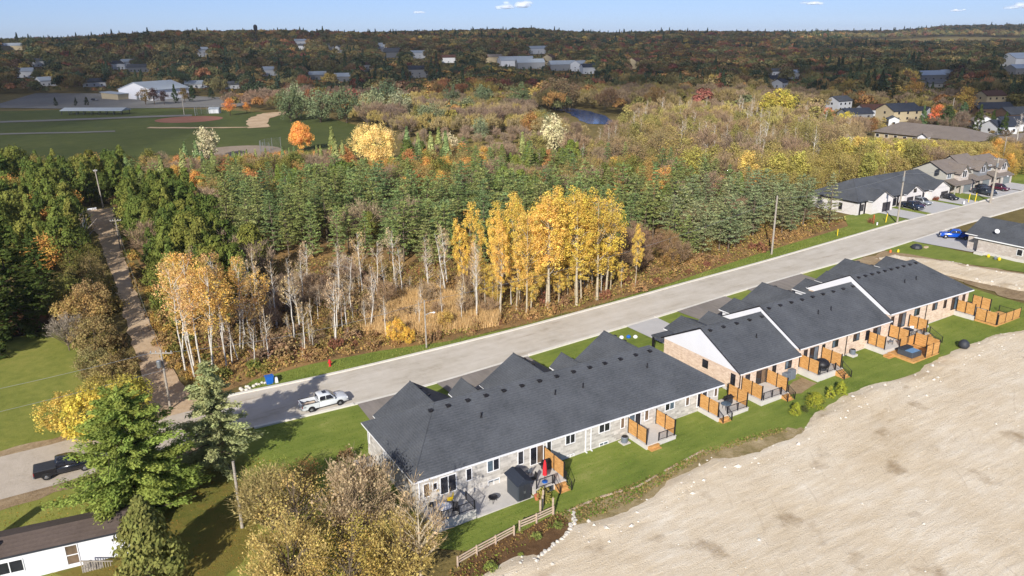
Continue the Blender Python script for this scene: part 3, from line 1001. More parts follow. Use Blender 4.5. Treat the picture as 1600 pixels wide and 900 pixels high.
window(rowA, '+x', 40.25, 2.2, 3.4, .9, 2.1, 2)
window(rowA, '+x', 40.25, 9.2, 10.4, .9, 2.1, 2)
downspout(rowA, 20.45, .45, Z(20, 0), 3.0, 'trim')
downspout(rowA, 21.15, .45, Z(21, 0), 3.0, 'trim')
downspout(rowA, .75, .45, Z(0, 0), 3.0, 'trim')

# ------------------------------------------------------------------ row B: stepped gable roofs
rowB = thing('bungalow_row', 'blush brick bungalow row whose dark roof steps up twice past white gable strips', 'townhouse row', (70, 7, 0))
secs = [(43.6, 54.7, .25, 14.75, 3.45, 7.2), (54.7, 74.0, .55, 15.05, 4.2, 8.0), (74.0, 94.6, .9, 15.4, 5.1, 9.0)]
for i, (x0, x1, y0, y1, ze, zr) in enumerate(secs):
    wx0, wx1 = x0 + (.3 if i == 0 else .05), x1 - (.4 if i == 2 else .02)
    y0w, y1w = y0 + .4, y1 - .4
    ym = (y0 + y1) / 2; k = (zr - ze) / (ym - y0)
    b = MB()
    b.box(wx0, wx1, y0w, y1w, Z(x0, 0) - 1, ze - .12, M['brick'])
    b.build('wall', rowB)
    b = MB()
    b.prism([(y0w - .02, ze - .12), (y1w + .02, ze - .12), (y1w + .02, ze + .4 * k - .17), (ym, zr - .17), (y0w - .02, ze + .4 * k - .17)], 'x', wx0 - .02, (wx0 + .4) if i == 2 else wx1 + .015, M['white'])
    b.build('gable_siding', rowB)
    b = MB()
    b.box(wx0 - .02, wx1 + .02, y0w - .02, y1w + .02, Z(x0, 0) - 1, Z(x0, 0) + .45, M['concrete'])
    b.build('foundation', rowB)
    if i < 2:
        r_ = gable_roof(rowB, 'x', x0, x1 + .04, y0, y1, ze, zr, M['shingle'])
    else:
        r_ = hip_roof(rowB, x0, x1, y0, y1, ze, zr, M['shingle'], i0=0, i1=5.2)
        rb = MB()
        for yy in (y0, y1):
            rb.add([(x0 - .03, yy, ze - .12), (x0 - .03, ym, zr - .12), (x0 - .03, ym, zr + .03), (x0 - .03, yy, ze + .03)], [(0, 1, 2, 3)], M['black'])
        rb.build('rake_board', r_)
    n = {0: 5, 1: 9, 2: 10}[i]
    L_ = x1 - x0 - (5 if i == 2 else 0)
    roof_vents(r_, [(x0 + 1.0 + (L_ - 1.6) * j / (n - 1), ym - .75, zr - .75 * k) for j in range(n)], '-y', k)
    vent_pipes(r_, [(x0 + (x1 - x0) * f, y0 + 4.0, ze + 4.0 * k) for f in ((.62,) if i == 0 else (.42, .56))])
FR = 'black'
def WB(i, a0, a1, z0, z1, n=1, g=DK, nm='window', face='-y', pl=None):
    return window(rowB, face, secs[i][2] + .4 if pl is None else pl, a0, a1, z0, z1, n, FR, g, nm, bar=.05)
WB(0, 45.0, 45.7, 1.5, 2.85)
WB(0, 46.95, 48.6, 1.0, 2.88, 2, ('glass', 'glass_warm'), 'patio_door')
WB(0, 49.8, 50.4, 1.7, 2.95)
WB(0, 52.2, 53.3, 2.0, 3.0, 2, ('glass_blue', 'glass'))
WB(1, 56.0, 56.6, 2.3, 3.6)
WB(1, 57.2, 58.8, 1.6, 3.62, 2, ('glass', 'glass_blue'), 'patio_door')
WB(1, 59.6, 60.1, 2.4, 3.6)
WB(1, 61.7, 62.8, 2.75, 3.66, 2, ('glass_blue', 'glass'))
WB(1, 66.1, 67.3, 2.7, 3.66, 2, ('glass', 'glass_blue'))
WB(1, 68.8, 69.4, 2.3, 3.62)
WB(1, 70.4, 72.0, 1.9, 3.66, 2, ('glass', 'glass_blue'), 'patio_door')
WB(2, 74.8, 75.4, 3.0, 4.4)
WB(2, 76.6, 78.2, 2.4, 4.45, 2, ('glass', 'glass_blue'), 'patio_door')
WB(2, 80.3, 81.5, 3.5, 4.5, 2, ('glass_blue', 'glass'))
WB(2, 84.8, 85.9, 3.5, 4.5, 2, ('glass', 'glass_blue'))
WB(2, 87.7, 88.3, 3.3, 4.5)
WB(2, 89.8, 91.3, 2.6, 4.5, 2, ('glass', 'glass_blue'), 'patio_door')
WB(2, 92.6, 93.2, 3.2, 4.5)
WB(2, 82.6, 83.6, 1.45, 2.0, 2, ('glass_blue',))
WB(0, 6.0, 6.9, 2.0, 3.0, 1, DK, 'window', '-x', 43.9)
WB(0, 1.3, 1.95, 1.2, 2.9, 1, DK, 'window', '-x', 43.9)
downspout(rowB, 43.98, .65, Z(44, 0), 3.5, 'black')
downspout(rowB, 64.6, .95, Z(64, 0), 4.1, 'black')
downspout(rowB, 83.2, 1.3, Z(83, 0), 4.95, 'black')
for (xc, yf, hw, ze, zp, nm) in ((49.6, 17.4, 3.2, 3.3, 4.55, 's'), (54.0, 16.4, 2.6, 3.3, 4.7, 's'), (61.0, 18.2, 3.0, 3.7, 4.9, 's'), (67.6, 18.8, 4.3, 3.9, 6.1, 'b'), (76.3, 17.6, 3.0, 4.4, 5.6, 's'), (82.2, 18.2, 2.8, 4.6, 5.7, 's'), (88.6, 19.6, 4.4, 4.8, 6.5, 'b'), (97.0, 17.6, 3.0, 4.9, 6.1, 's')):
    g = gable_roof(rowB, 'y', 9.0 if nm == 'b' else 11.0, yf, xc - hw, xc + hw, ze, zp, M['shingle'], name='garage_roof' if hw > 2.7 else 'porch_roof')
    gable_wall(rowB, 'y', 12.0, yf - .45, xc - hw + .4, xc + hw - .4, Z(xc, yf) - .6, ze - .1, zp - .35, M['white'], 'garage_wall')
    garage_door(rowB, '+y', yf - .45, xc - hw + .9, xc + hw - .9, Z(xc, yf) + .15, ze - .5)
    if nm == 'b':
        k = (zp - ze) / hw
        roof_vents(g, [(xc + .5, yf - 2.2, zp - .5 * k), (xc + .5, yf - 4.8, zp - .5 * k)], 'x', k)
b = MB()
b.box(43.3, 47.0, 14.6, 16.4, 3.12, 3.32, M['shingle'])
b.box(43.35, 43.6, 16.0, 16.25, Z(43, 16), 3.12, M['black'])
b.build('porch_canopy', rowB)

# ------------------------------------------------------------------ the house past the bare soil, upper right
rowR = thing('bungalow_row', 'pale mottled stone bungalow with satellite dish on its dark roof, at the right edge', 'townhouse row', (145, 10, 2.5))
b = MB(); b.box(125.6, 170, 3.4, 17.4, .8, 5.4, M['white_stone']); b.build('wall', rowR)
b = MB(); b.box(125.57, 170.03, 3.37, 17.43, .8, 3.0, M['concrete']); b.build('foundation', rowR)
rR = hip_roof(rowR, 125.1, 170.5, 2.9, 17.9, 5.55, 9.7, M['shingle'])
g = gable_roof(rowR, 'y', 11, 20.6, 126.6, 136.8, 5.55, 8.2, M['shingle'], fascia='trim', name='garage_roof')
gable_wall(rowR, 'y', 12, 20.1, 127.1, 136.3, 1.5, 5.4, 7.7, M['white_stone'], 'garage_wall')
garage_door(rowR, '+y', 20.1, 128.2, 133.4, 2.75, 5.0)
roof_vents(g, [(132.3, 17.8, 7.85)], 'x', .5)
window(rowR, '-x', 125.6, 9.3, 10.2, 3.7, 4.8, 1, 'trim', DK)
b = MB(); b.box(124.3, 125.5, 15.6, 17.2, 2.3, 2.9, M['concrete']); b.build('side_step', rowR)
b = MB()
b.lathe([(.05, .0), (.28, .06), (.40, .16), (.43, .24), (.41, .25), (.25, .12), (.02, .07)], (0, 0, 0), 14, M['trim'])
b.tube([(0, 0, 0), (0, 0, -.6)], .04, 6, M['tin'])
d = link('satellite_dish', b.mesh('satellite_dish'), None, (126.6, 14.9, 7.0), (R(55), 0, R(-40)))
tag(d, 'small white satellite dish on the edge of the dark roof', 'satellite dish')

# ------------------------------------------------------------------ row C: bungalow row across the street
rowC = thing('bungalow_row', 'white brick bungalow row across the street, charcoal garage doors under a dark slate roof', 'townhouse row', (150, 56, 3))
b = MB(); b.box(133.5, 168.4, 49.5, 62.6, 1.6, 5.75, M['white_brick']); b.build('wall', rowC)
hip_roof(rowC, 133, 168.9, 49, 63.2, 5.9, 9.6, M['shingle'], fascia='black', i1=3)
for (x0, x1, yf, zp) in ((136.5, 145.0, 47.6, 8.0), (150.2, 157.6, 48.2, 7.9), (160.2, 168.4, 47.8, 8.0)):
    gable_roof(rowC, 'y', yf, 55, x0, x1, 5.9, zp, M['shingle'], name='garage_roof')
    gable_wall(rowC, 'y', yf + .4, 54, x0 + .4, x1 - .4, 2.0, 5.75, zp - .35, M['white_brick'], 'garage_wall')
    if x0 < 150 or x0 > 159:
        garage_door(rowC, '-y', yf + .4, x0 + 4.3, x0 + 7.2, Z(x0, yf) + .1, 5.1)
    else:
        garage_door(rowC, '-y', yf + .4, x0 + .9, x0 + 3.4, Z(x0, yf) + .1, 5.1)
        garage_door(rowC, '-y', yf + .4, x0 + 4.0, x0 + 6.5, Z(x0, yf) + .1, 5.1)
for (x, y) in ((134.4, 49.2), (136.2, 49.2), (146.2, 49.2), (148.6, 49.2), (158.6, 49.2)):
    b = MB(); b.box(x - .13, x + .13, y, y + .26, Z(x, y), 5.7, M['black']); b.build('porch_post', rowC)
window(rowC, '-y', 49.5, 134.6, 135.8, 3.6, 5.0, 1, 'black')
window(rowC, '-y', 49.5, 147, 148.2, 3.4, 5.1, 1, 'black')
window(rowC, '-y', 49.5, 158.2, 159.4, 3.4, 5.1, 1, 'black')
window(rowC, '-y', 48.6, 153.4, 154.4, 6.1, 6.9, 1, 'black')
window(rowC, '-x', 133.5, 53.5, 54.3, 3.5, 4.9, 1, 'black')

# ------------------------------------------------------------------ row D: two storey tan townhouses
rowD = thing('townhouse_row', 'two storey tan townhouses with three gabled bays over grey garage doors', 'townhouse row', (183, 54, 3.5))
dx = [(169.6, 179.0, 50.4, 60.2, 11.3), (179.0, 187.2, 50.9, 60.7, 11.9), (187.2, 196.4, 50.0, 59.8, 11.2)]
for i, (x0, x1, y0, y1, zr) in enumerate(dx):
    zb = Z(x0, 54)
    b = MB(); b.box(x0 + (.3 if i == 0 else .02), x1 - .02, y0 + .4, y1 - .4, zb - .8, 8.75, M['siding_tan']); b.build('wall', rowD)
    gable_wall(rowD, 'x', x0 + (.32 if i == 0 else .04), x1 - .04, y0 + .42, y1 - .42, 8.7, 8.76, zr - .4, M['siding_tan'])
    gable_roof(rowD, 'x', x0, x1 + .05, y0, y1, 8.8, zr, M['shingle_tan'], soffit='siding_tan')
    xg = x0 + 6.2
    gable_roof(rowD, 'y', y0 - 1.4, y0 + 5, xg - 2.4, xg + 2.4, 8.4, 10.6, M['shingle_tan'], name='bay_roof', soffit='siding_tan')
    gable_wall(rowD, 'y', y0 - 1.0, y0 + 4, xg - 2.0, xg + 2.0, zb + 2.6, 8.3, 10.2, M['siding_grey'] if i == 1 else M['white_stone'], 'bay_wall')
    window(rowD, '-y', y0 - 1.0, xg - .9, xg + .9, zb + 4.0, zb + 5.6, 2, 'trim')
    window(rowD, '-y', y0 + .4, x0 + 1.0, x0 + 2.6, zb + 3.9, zb + 5.3, 2, 'trim', ('glass_blue',))
    b = MB()
    b.prism([(y0 - 2.6, zb + 2.6), (y0 + .4, zb + 3.7), (y0 + .4, zb + 3.4), (y0 - 2.6, zb + 2.42)], 'x', x0 + .1, x1 - .05, M['shingle_tan'])
    b.build('skirt_roof', rowD)
    b = MB(); b.box(xg - 2.6, xg + 2.6, y0 - 2.2, y0 + .5, zb - .5, zb + 2.5, M['white_stone']); b.build('garage_wall', rowD)
    garage_door(rowD, '-y', y0 - 2.2, xg - 1.6, xg + 1.6, zb + .05, zb + 2.2, 'garage_grey')
    for px in (x0 + .5, x0 + 3.2):
        b = MB(); b.box(px - .12, px + .12, y0 - 2.5, y0 - 2.26, zb, zb + 2.45, M['siding_tan']); b.build('porch_post', rowD)
b = MB(); b.box(169.2, 169.9, 52.6, 53.2, 8.2, 9.6, M['dark']); b.build('flue', rowD)

# ------------------------------------------------------------------ long low building E
rowE = thing('long_low_building', 'long low building with a broad tan roof and small front gable, beyond the townhouses', 'building', (276, 118, 0))
zE = Z(276, 118)
b = MB(); b.box(268.6, 290, 99, 139, zE - 1, zE + 2.9, M['siding_cream']); b.build('wall', rowE)
b = MB()
x0, x1, y0, y1, ze, zr = 267.5, 291, 98, 140, zE + 3, zE + 6.6
xm = (x0 + x1) / 2; ins = 11
vs = [(x0, y0, ze), (x1, y0, ze), (x1, y1, ze), (x0, y1, ze), (xm, y0 + ins, zr), (xm, y1 - 5, zr)]
b.add(vs, [(0, 1, 4), (1, 2, 5, 4), (2, 3, 5), (3, 0, 4, 5), (3, 2, 1, 0)], M['shingle_tan'])
b.build('roof', rowE)
gable_roof(rowE, 'x', 265.8, 272, 114.5, 119.5, ze, ze + 1.6, M['shingle_tan'], name='entrance_roof', fascia='dark')
gable_wall(rowE, 'x', 266.4, 272, 115, 119, zE - 1, ze - .1, ze + 1.2, M['white'], 'entrance_wall')
for yy in range(101, 138, 4):
    if not 112 < yy < 121:
        window(rowE, '-x', 268.6, yy, yy + 1.4, zE + 1, zE + 2.2, 1, 'trim')
b = MB(); b.box(284, 300, 90, 98.5, zE - 1, zE + 2.8, M['siding_cream'])
b.build('wing_wall', rowE)
hip_roof(rowE, 283, 301, 88.6, 98.0, zE + 2.9, zE + 5.2, M['shingle_tan'], fascia='dark', name='wing_roof')

# ------------------------------------------------------------------ the mobile home at the lower left
mob = thing('mobile_home', 'white mobile home with a long weathered brown roof, cut by the lower left corner', 'mobile home', (-31.7, 12.3, -1.3), R(-8))
zt = 2.55
b = MB(); b.box(-16, 8.2, -1.9, 1.9, -.5, zt, M['white']); b.local('wall', mob)
b = MB(); b.prism([(-2.2, zt - .06), (2.2, zt - .06), (2.2, zt + .08), (0, zt + .75), (-2.2, zt + .08)], 'x', -16.3, 8.5, M['shingle_old']); ro = b.local('roof', mob)
b = MB(); b.box(-16.3, 8.5, -2.25, -2.205, zt - .1, zt + .07, M['dark']); b.local('gutter', mob)
def lwin(par, x0, x1, z0, z1, n, g, nm='window'):
    return window(par, '-y', -2.3, x0, x1, z0, z1, n, 'trim', g, nm)
def window_local(par, x0, x1, z0, z1, n, g, nm='window', mid=None):
    b = MB(); f = M['trim']; bar = .07; pl = -1.9
    fbox(b, '-y', pl, x0 - bar, x0, -.04, .06, z0 - bar, z1 + bar, f); fbox(b, '-y', pl, x1, x1 + bar, -.04, .06, z0 - bar, z1 + bar, f)
    fbox(b, '-y', pl, x0, x1, -.04, .06, z1, z1 + bar, f); fbox(b, '-y', pl, x0, x1, -.04, .07, z0 - bar, z0, f)
    w = (x1 - x0) / n
    for i in range(1, n): fbox(b, '-y', pl, x0 + w * i - .04, x0 + w * i + .04, -.04, .05, z0, z1, f)
    if mid: fbox(b, '-y', pl, x0, x1, -.04, .05, mid - .04, mid + .04, f)
    o = b.local(nm, par)
    for i in range(n):
        p = MB(); fbox(p, '-y', pl, x0 + w * i + .01, x0 + w * (i + 1) - .01, .004, .016, z0, z1, M[g]); p.local('pane', o)
    return o
window_local(mob, -2.2, -.2, .8, 1.9, 2, 'glass')
window_local(mob, 3.1, 4.0, .3, 2.15, 1, 'glass_warm', 'door', 1.2)
window_local(mob, -11, -9, .9, 1.95, 2, 'glass')
for (x, y) in ((-6.8, -.9), (-2.2, -1.0)):
    b = MB(); b.box(x - .22, x + .22, y - .2, y + .2, zt + .3, zt + .95, M['tin'] if x > -5 else M['dark']); b.local('roof_vent', ro)
b = MB()
b.box(-8.4, -7.6, -.2, .6, zt + .5, zt + 3.4, M['brown_brick']); b.local('chimney', ro)
st = thing('wooden_steps', 'grey wooden entry steps and rail below the mobile home door', 'steps', (-31.7, 12.3, -1.3), R(-8))
for k in range(4):
    b = MB(); b.box(4.3 + k * .5, 4.8 + k * .5, -3.1, -1.96, -.4, .3 - k * .17, M['pole']); b.local('step', st)
b = MB()
b.prism([(4.3, 1.2), (6.7, .45), (6.7, .35), (4.3, 1.1)], 'y', -3.16, -3.08, M['pole'])
for k in range(12):
    x = 4.3 + k * .2; b.box(x - .03, x + .03, -3.15, -3.09, -.3, 1.12 - k * .065, M['pole'])
b.local('railing', st)

# ------------------------------------------------------------------ far houses and the arena
def house(x, y, rot, w, d, h, roof, wall, label, storeys=1, pitch=.5, chim=False, group=None):
    t = thing('house', label, 'house', (x, y, Z(x, y)), rot, group)
    b = MB(); b.prism([(-d / 2, -1), (d / 2, -1), (d / 2, h), (0, h + d / 2 * pitch - .15), (-d / 2, h)], 'x', -w / 2, w / 2, M[wall]); b.local('wall', t)
    b = MB()
    zr = h + d / 2 * pitch
    for s in (-1, 1):
        e = s * (d / 2 + .5); ze = h - .5 * pitch
        b.add([(-w / 2 - .4, e, ze), (w / 2 + .4, e, ze), (w / 2 + .4, 0, zr), (-w / 2 - .4, 0, zr), (-w / 2 - .4, e, ze - .25), (w / 2 + .4, e, ze - .25), (w / 2 + .4, 0, zr - .25), (-w / 2 - .4, 0, zr - .25)],
              [(0, 1, 2, 3), (7, 6, 5, 4), (0, 4, 5, 1), (0, 3, 7, 4), (1, 5, 6, 2)], M[roof])
    ro = b.local('roof', t)
    if chim:
        b = MB(); b.box(w * .2, w * .2 + .8, -.4, .4, zr - .6, zr + 1.0, M['brown_brick']); b.local('chimney', ro)
    for s in range(storeys):
        z = 1.0 + s * 2.7
        for fx in (-.32, 0, .32):
            for sg in (-1, 1):
                b = MB(); yy = sg * d / 2
                b.box(fx * w - .6, fx * w + .6, yy - .03, yy + .03, z, z + 1.2, M['glass']); b.local('window', t)
        for sg in (-1, 1):
            b = MB(); xx = sg * w / 2
            b.box(xx - .03, xx + .03, -.6, .6, z, z + 1.2, M['glass']); b.local('window', t)
    return t
# pixel rays -> ground, used to lay out the far town from a sketch of bearings
def at(px, py, dz=0.0):
    u = (px - 800) / 1190; v = (450 - py) / 1190
    d = fw3 + rr * u + uu * v
    z = 0.0
    p = None
    t0 = 20.0
    # march to the terrain
    t = 30.0
    while t < 9000:
        q = (CAM[0] + d.x * t, CAM[1] + d.y * t, CAM[2] + d.z * t)
        if q[2] < Z(q[0], q[1]) + dz:
            break
        t *= 1.01
    lo, hi = t / 1.01, t
    for _ in range(20):
        m = (lo + hi) / 2
        q = (CAM[0] + d.x * m, CAM[1] + d.y * m, CAM[2] + d.z * m)
        if q[2] < Z(q[0], q[1]) + dz: hi = m
        else: lo = m
    return q[0], q[1]
HS = math.pi / 2
far_houses = [  # px, py of the base, rot, w, d, h, roof, wall, storeys, label
    (1309, 173, .5, 10, 8, 5, 'shingle', 'siding_white', 2, 'white two storey house with grey roof beside dark trees'),
    (1335, 186, .2, 13, 8, 2.8, 'shingle_blue', 'siding_grey', 1, 'low dark roofed house right of the white two storey house'),
    (1364, 180, .1, 14, 8, 3, 'shingle_red', 'siding_white', 1, 'low house with red brown roof and white wall'),
    (1402, 188, .3, 15, 11, 4.5, 'shingle_blue', 'siding_cream', 2, 'cream house with steep cream gable and blue black roof'),
    (1432, 184, -.9, 10, 8, 3, 'shingle_blue', 'siding_white', 1, 'white house with blue black roof behind the cream gabled house'),
    (1394, 197, 1.3, 5, 4, 3, 'shingle', 'siding_white', 1, 'small white gabled cottage above the left end of the tan roof'),
    (1545, 164, .2, 12, 9, 5, 'shingle_red', 'siding_cream', 2, 'cream brick two storey house with brown hipped roof'),
    (1545, 178, .1, 18, 9, 3, 'shingle_blue', 'brown_brick', 1, 'low brick bungalow with blue roof below the cream two storey house'),
    (1590, 187, .2, 18, 10, 3, 'shingle', 'brown_brick', 1, 'brick bungalow with pale dormer at the right edge'),
    (1585, 203, .2, 17, 9, 3, 'shingle_blue', 'siding_white', 1, 'dark roofed bungalow with white wall at the right edge'),
    (1535, 200, 1.2, 10, 8, 3, 'shingle_tan', 'siding_white', 1, 'small tan roofed house among cedar columns'),
    (1560, 208, .2, 9, 8, 3, 'shingle_blue', 'siding_white', 1, 'small white house between two cedar columns'),
    (1450, 125, .2, 22, 12, 3, 'steel_roof', 'siding_grey', 1, 'grey house with broad pale roof below the dark wooded slope'),
    (1477, 123, .4, 14, 10, 3.4, 'steel_roof', 'siding_grey', 1, 'pale grey house right of the broad pale roof'),
    (1460, 136, .2, 16, 9, 2.8, 'shingle', 'siding_grey', 1, 'low grey house below the pale roofs'),
    (1593, 103, .3, 40, 22, 7, 'steel_roof', 'siding_white', 1, 'large pale blue roofed hall at the right edge'),
    (1590, 116, .3, 20, 12, 4, 'steel_roof', 'siding_grey', 1, 'grey roofed shed below the large pale hall'),
    (1211, 122, .2, 12, 9, 4.5, 'shingle', 'siding_white', 2, 'white house with grey roof left of the fiery maples'),
    (1208, 131, .3, 11, 9, 4, 'shingle_blue', 'siding_cream', 2, 'cream house below the white grey roofed house'),
    (1219, 137, .8, 11, 8, 4, 'shingle_blue', 'siding_white', 1, 'white walled house lowest of the trio left of the fiery maples'),
    (1243, 123, .4, 10, 8, 4, 'steel_roof', 'siding_white', 1, 'small pale house under the orange maples'),
    (840, 84, .2, 30, 14, 6, 'steel_roof', 'siding_white', 2, 'pale block on the far slope above the white town roofs'),
    (806, 103, .3, 40, 16, 5, 'steel_roof', 'siding_white', 1, 'long white roofed block left of the town centre'),
    (828, 107, .2, 30, 14, 5, 'steel_roof', 'siding_grey', 1, 'long pale roof below the white block'),
    (858, 101, 1.2, 16, 12, 7, 'shingle_red', 'siding_cream', 2, 'tall cream gabled house in the town centre'),
    (878, 110, .2, 28, 14, 5, 'steel_roof', 'siding_grey', 1, 'broad pale blue roof in the town centre'),
    (906, 111, .9, 18, 12, 6, 'steel_roof', 'siding_white', 2, 'white gabled house right of the pale blue roof'),
    (920, 115, .2, 16, 12, 5, 'shingle_blue', 'siding_white', 1, 'white house with blue roof at the right end of the town centre'),
    (992, 107, .8, 14, 12, 7, 'shingle_red', 'siding_cream', 2, 'cream house with red roof beside the red maples'),
    (470, 72, .2, 18, 12, 6, 'steel_roof', 'siding_white', 2, 'white house high on the wooded hillside'),
    (472, 77, .5, 12, 10, 4, 'shingle', 'siding_white', 1, 'small white house just below the one high on the hillside'),
    (515, 79, .9, 10, 9, 6, 'shingle', 'siding_white', 2, 'narrow white house among hillside trees'),
    (531, 82, .9, 10, 9, 6, 'shingle', 'siding_white', 2, 'white gable right of the narrow hillside house'),
    (596, 76, .4, 16, 10, 5, 'steel_roof', 'siding_white', 1, 'white house left of the hillside church'),
    (655, 91, .3, 24, 12, 6, 'steel_roof', 'siding_white', 2, 'long white house right of the hillside church'),
    (573, 111, .9, 11, 9, 5, 'shingle_red', 'siding_white', 2, 'white gabled house among red maples'),
    (655, 121, .2, 20, 12, 6, 'shingle_blue', 'siding_grey', 2, 'blue grey house behind the grey willow crowns'),
    (496, 124, .2, 16, 10, 3, 'steel_roof', 'siding_grey', 1, 'pale green roofed house behind the willows'),
    (538, 127, .2, 16, 10, 3, 'steel_roof', 'siding_grey', 1, 'long green roofed house right of the pale green one'),
    (185, 108, .3, 14, 10, 4, 'shingle_blue', 'siding_white', 1, 'white house with dark roof above the arena'),
    (201, 107, .9, 12, 9, 5, 'steel_roof', 'siding_white', 1, 'white gabled house above the arena roof'),
    (219, 112, .2, 20, 10, 3, 'shingle', 'siding_grey', 1, 'long grey house above the arena ridge'),
    (316, 88, .9, 14, 10, 6, 'steel_roof', 'siding_white', 2, 'white house high above the arena car park'),
    (308, 137, .2, 16, 9, 3, 'steel_roof', 'siding_white', 1, 'white shed at the far end of the arena car park'),
    (73, 134, .9, 12, 10, 4, 'steel_roof', 'siding_white', 1, 'white gabled house left of the arena car park'),
    (150, 135, .3, 16, 10, 3.4, 'shingle_blue', 'siding_white', 1, 'house with blue green roof left of the arena'),
    (40, 121, .4, 14, 10, 4, 'steel_roof', 'siding_white', 1, 'pale roofed house at the left edge of town'),
    (62, 104, .3, 12, 9, 4, 'shingle', 'siding_white', 1, 'small white house on the left hillside'),
    (20, 78, .3, 30, 12, 4, 'steel_roof', 'siding_cream', 1, 'long cream building near the left skyline'),
    (365, 138, .4, 14, 9, 3, 'shingle', 'siding_white', 1, 'small white house behind the row of clipped trees'),
    (420, 118, .4, 16, 10, 4, 'steel_roof', 'siding_white', 1, 'white house among trees left of the green roofs'),
    (700, 98, .2, 22, 12, 5, 'shingle_red', 'siding_white', 1, 'pink brown roofed house below the dark wooded hill'),
    (775, 97, .2, 30, 12, 5, 'shingle_tan', 'siding_cream', 1, 'long tan building left of the white town roofs'),
]
HPOS = []
for (px, py, rot, w, d, h, roof, wall, st_, lab) in far_houses:
    x, y = at(px, py)
    HPOS.append((x, y, px, py, w))
    house(x, y, HEAD - math.pi / 2 + rot, w * 1.15, d * 1.15, h * 1.25 + (1.5 if py < 130 else 0), roof, wall, lab, st_, .5, st_ == 2)
# church on the hillside
x, y = at(612, 90); HPOS.append((x, y, 612, 90, 26))
t = thing('church', 'grey stone church with pale roof on the far hillside', 'church', (x, y, Z(x, y)), HEAD - HS + .4)
b = MB(); b.prism([(-7, -2), (7, -2), (7, 9), (0, 15), (-7, 9)], 'x', -14, 14, M['siding_grey']); b.local('nave', t)
b = MB()
for s in (-1, 1):
    b.add([(-14.5, s * 7.6, 8.8), (14.5, s * 7.6, 8.8), (14.5, 0, 15.4), (-14.5, 0, 15.4), (-14.5, 0, 15.0), (14.5, 0, 15.0), (14.5, s * 7.6, 8.4), (-14.5, s * 7.6, 8.4)], [(0, 1, 2, 3), (4, 5, 6, 7), (0, 3, 4, 7), (1, 2, 5, 6)], M['shingle'])
b.local('roof', t)
b = MB(); b.box(-17, -12.5, -2.3, 2.3, -2, 17, M['siding_grey']); b.local('tower', t)
b = MB(); b.add([(-17.2, -2.5, 17), (-12.3, -2.5, 17), (-12.3, 2.5, 17), (-17.2, 2.5, 17), (-14.75, 0, 21)], [(0, 1, 4), (1, 2, 4), (2, 3, 4), (3, 0, 4), (3, 2, 1, 0)], M['steel_roof']); b.local('spire', t)
# water tower on the skyline
x, y = at(401, 62); HPOS.append((x, y, 401, 62, 10))
t = thing('water_tower', 'small dark water tower on the left skyline', 'water tower', (x, y, Z(x, y)))
b = MB(); b.lathe([(1.2, 0), (1.1, 16), (3.5, 19), (4, 22), (3.6, 26), (1.5, 28), (.1, 28.4)], (0, 0, 0), 16, M['dark']); b.local('tank', t)

# arena
ax, ay = at(213, 156)
HPOS.append((ax, ay, 222, 158, 48))
ar = thing('arena_hall', 'large white arena hall with shallow pale roof beside the car park', 'arena', (ax, ay, Z(ax, ay)), HEAD - HS - .45)
b = MB(); b.prism([(-18, -1), (18, -1), (18, 7.6), (0, 12.6), (-18, 7.6)], 'y', 0, 34, M['white']); b.local('wall', ar)
b = MB()
for s in (-1, 1):
    b.add([(s * 18.8, -.6, 7.5), (s * 18.8, 34.6, 7.5), (0, 34.6, 12.9), (0, -.6, 12.9), (s * 18.8, -.6, 7.1), (s * 18.8, 34.6, 7.1), (0, 34.6, 12.5), (0, -.6, 12.5)], [(0, 1, 2, 3), (4, 7, 6, 5), (0, 3, 7, 4), (1, 5, 6, 2), (0, 4, 5, 1)], M['steel_roof'])
b.local('roof', ar)
b = MB(); b.prism([(-26, -1), (-8, -1), (-8, 4.4), (-26, 5.4)], 'y', -9, -.01, M['siding_cream']); b.local('lobby', ar)
b = MB(); b.prism([(-27, 5.5), (-7, 4.42), (-7, 4.8), (-27, 5.9)], 'y', -9.6, -.02, M['steel_roof']); b.local('lobby_roof', ar)
for k in range(4):
    b = MB(); b.box(1 + k * 4, 3.4 + k * 4, -.06, .0, .2, 3.6, M['garage_grey']); b.local('bay_door', ar)
# pavilion roof and dugouts near the ball diamond
x, y = at(165, 179)
t = thing('pavilion', 'long low pavilion with grey roof left of the ball diamond', 'pavilion', (x, y, Z(x, y)), HEAD - HS - .1)
b = MB(); b.prism([(-5, 2.6), (5, 2.6), (5, 2.9), (0, 4.2), (-5, 2.9)], 'x', -26, 14, M['steel_roof']); b.local('roof', t)
for k in range(9):
    for s in (-4.4, 4.4):
        b = MB(); b.box(-25.5 + k * 4.8, -25.2 + k * 4.8, s - .15, s + .15, -.5, 2.7, M['dark']); b.local('post', t)
x, y = at(336, 177)
t = thing('ball_shed', 'small white shed beside the ball diamond backstop', 'shed', (x, y, Z(x, y)), HEAD - HS)
b = MB(); b.prism([(-2, -.3), (2, -.3), (2, 2.6), (0, 3.4), (-2, 2.6)], 'x', -3, 3, M['siding_white']); b.local('wall', t)
b = MB(); b.prism([(-2.3, 2.55), (0, 3.5), (2.3, 2.55), (2.3, 2.7), (0, 3.68), (-2.3, 2.7)], 'x', -3.3, 3.3, M['steel_roof']); b.local('roof', t)
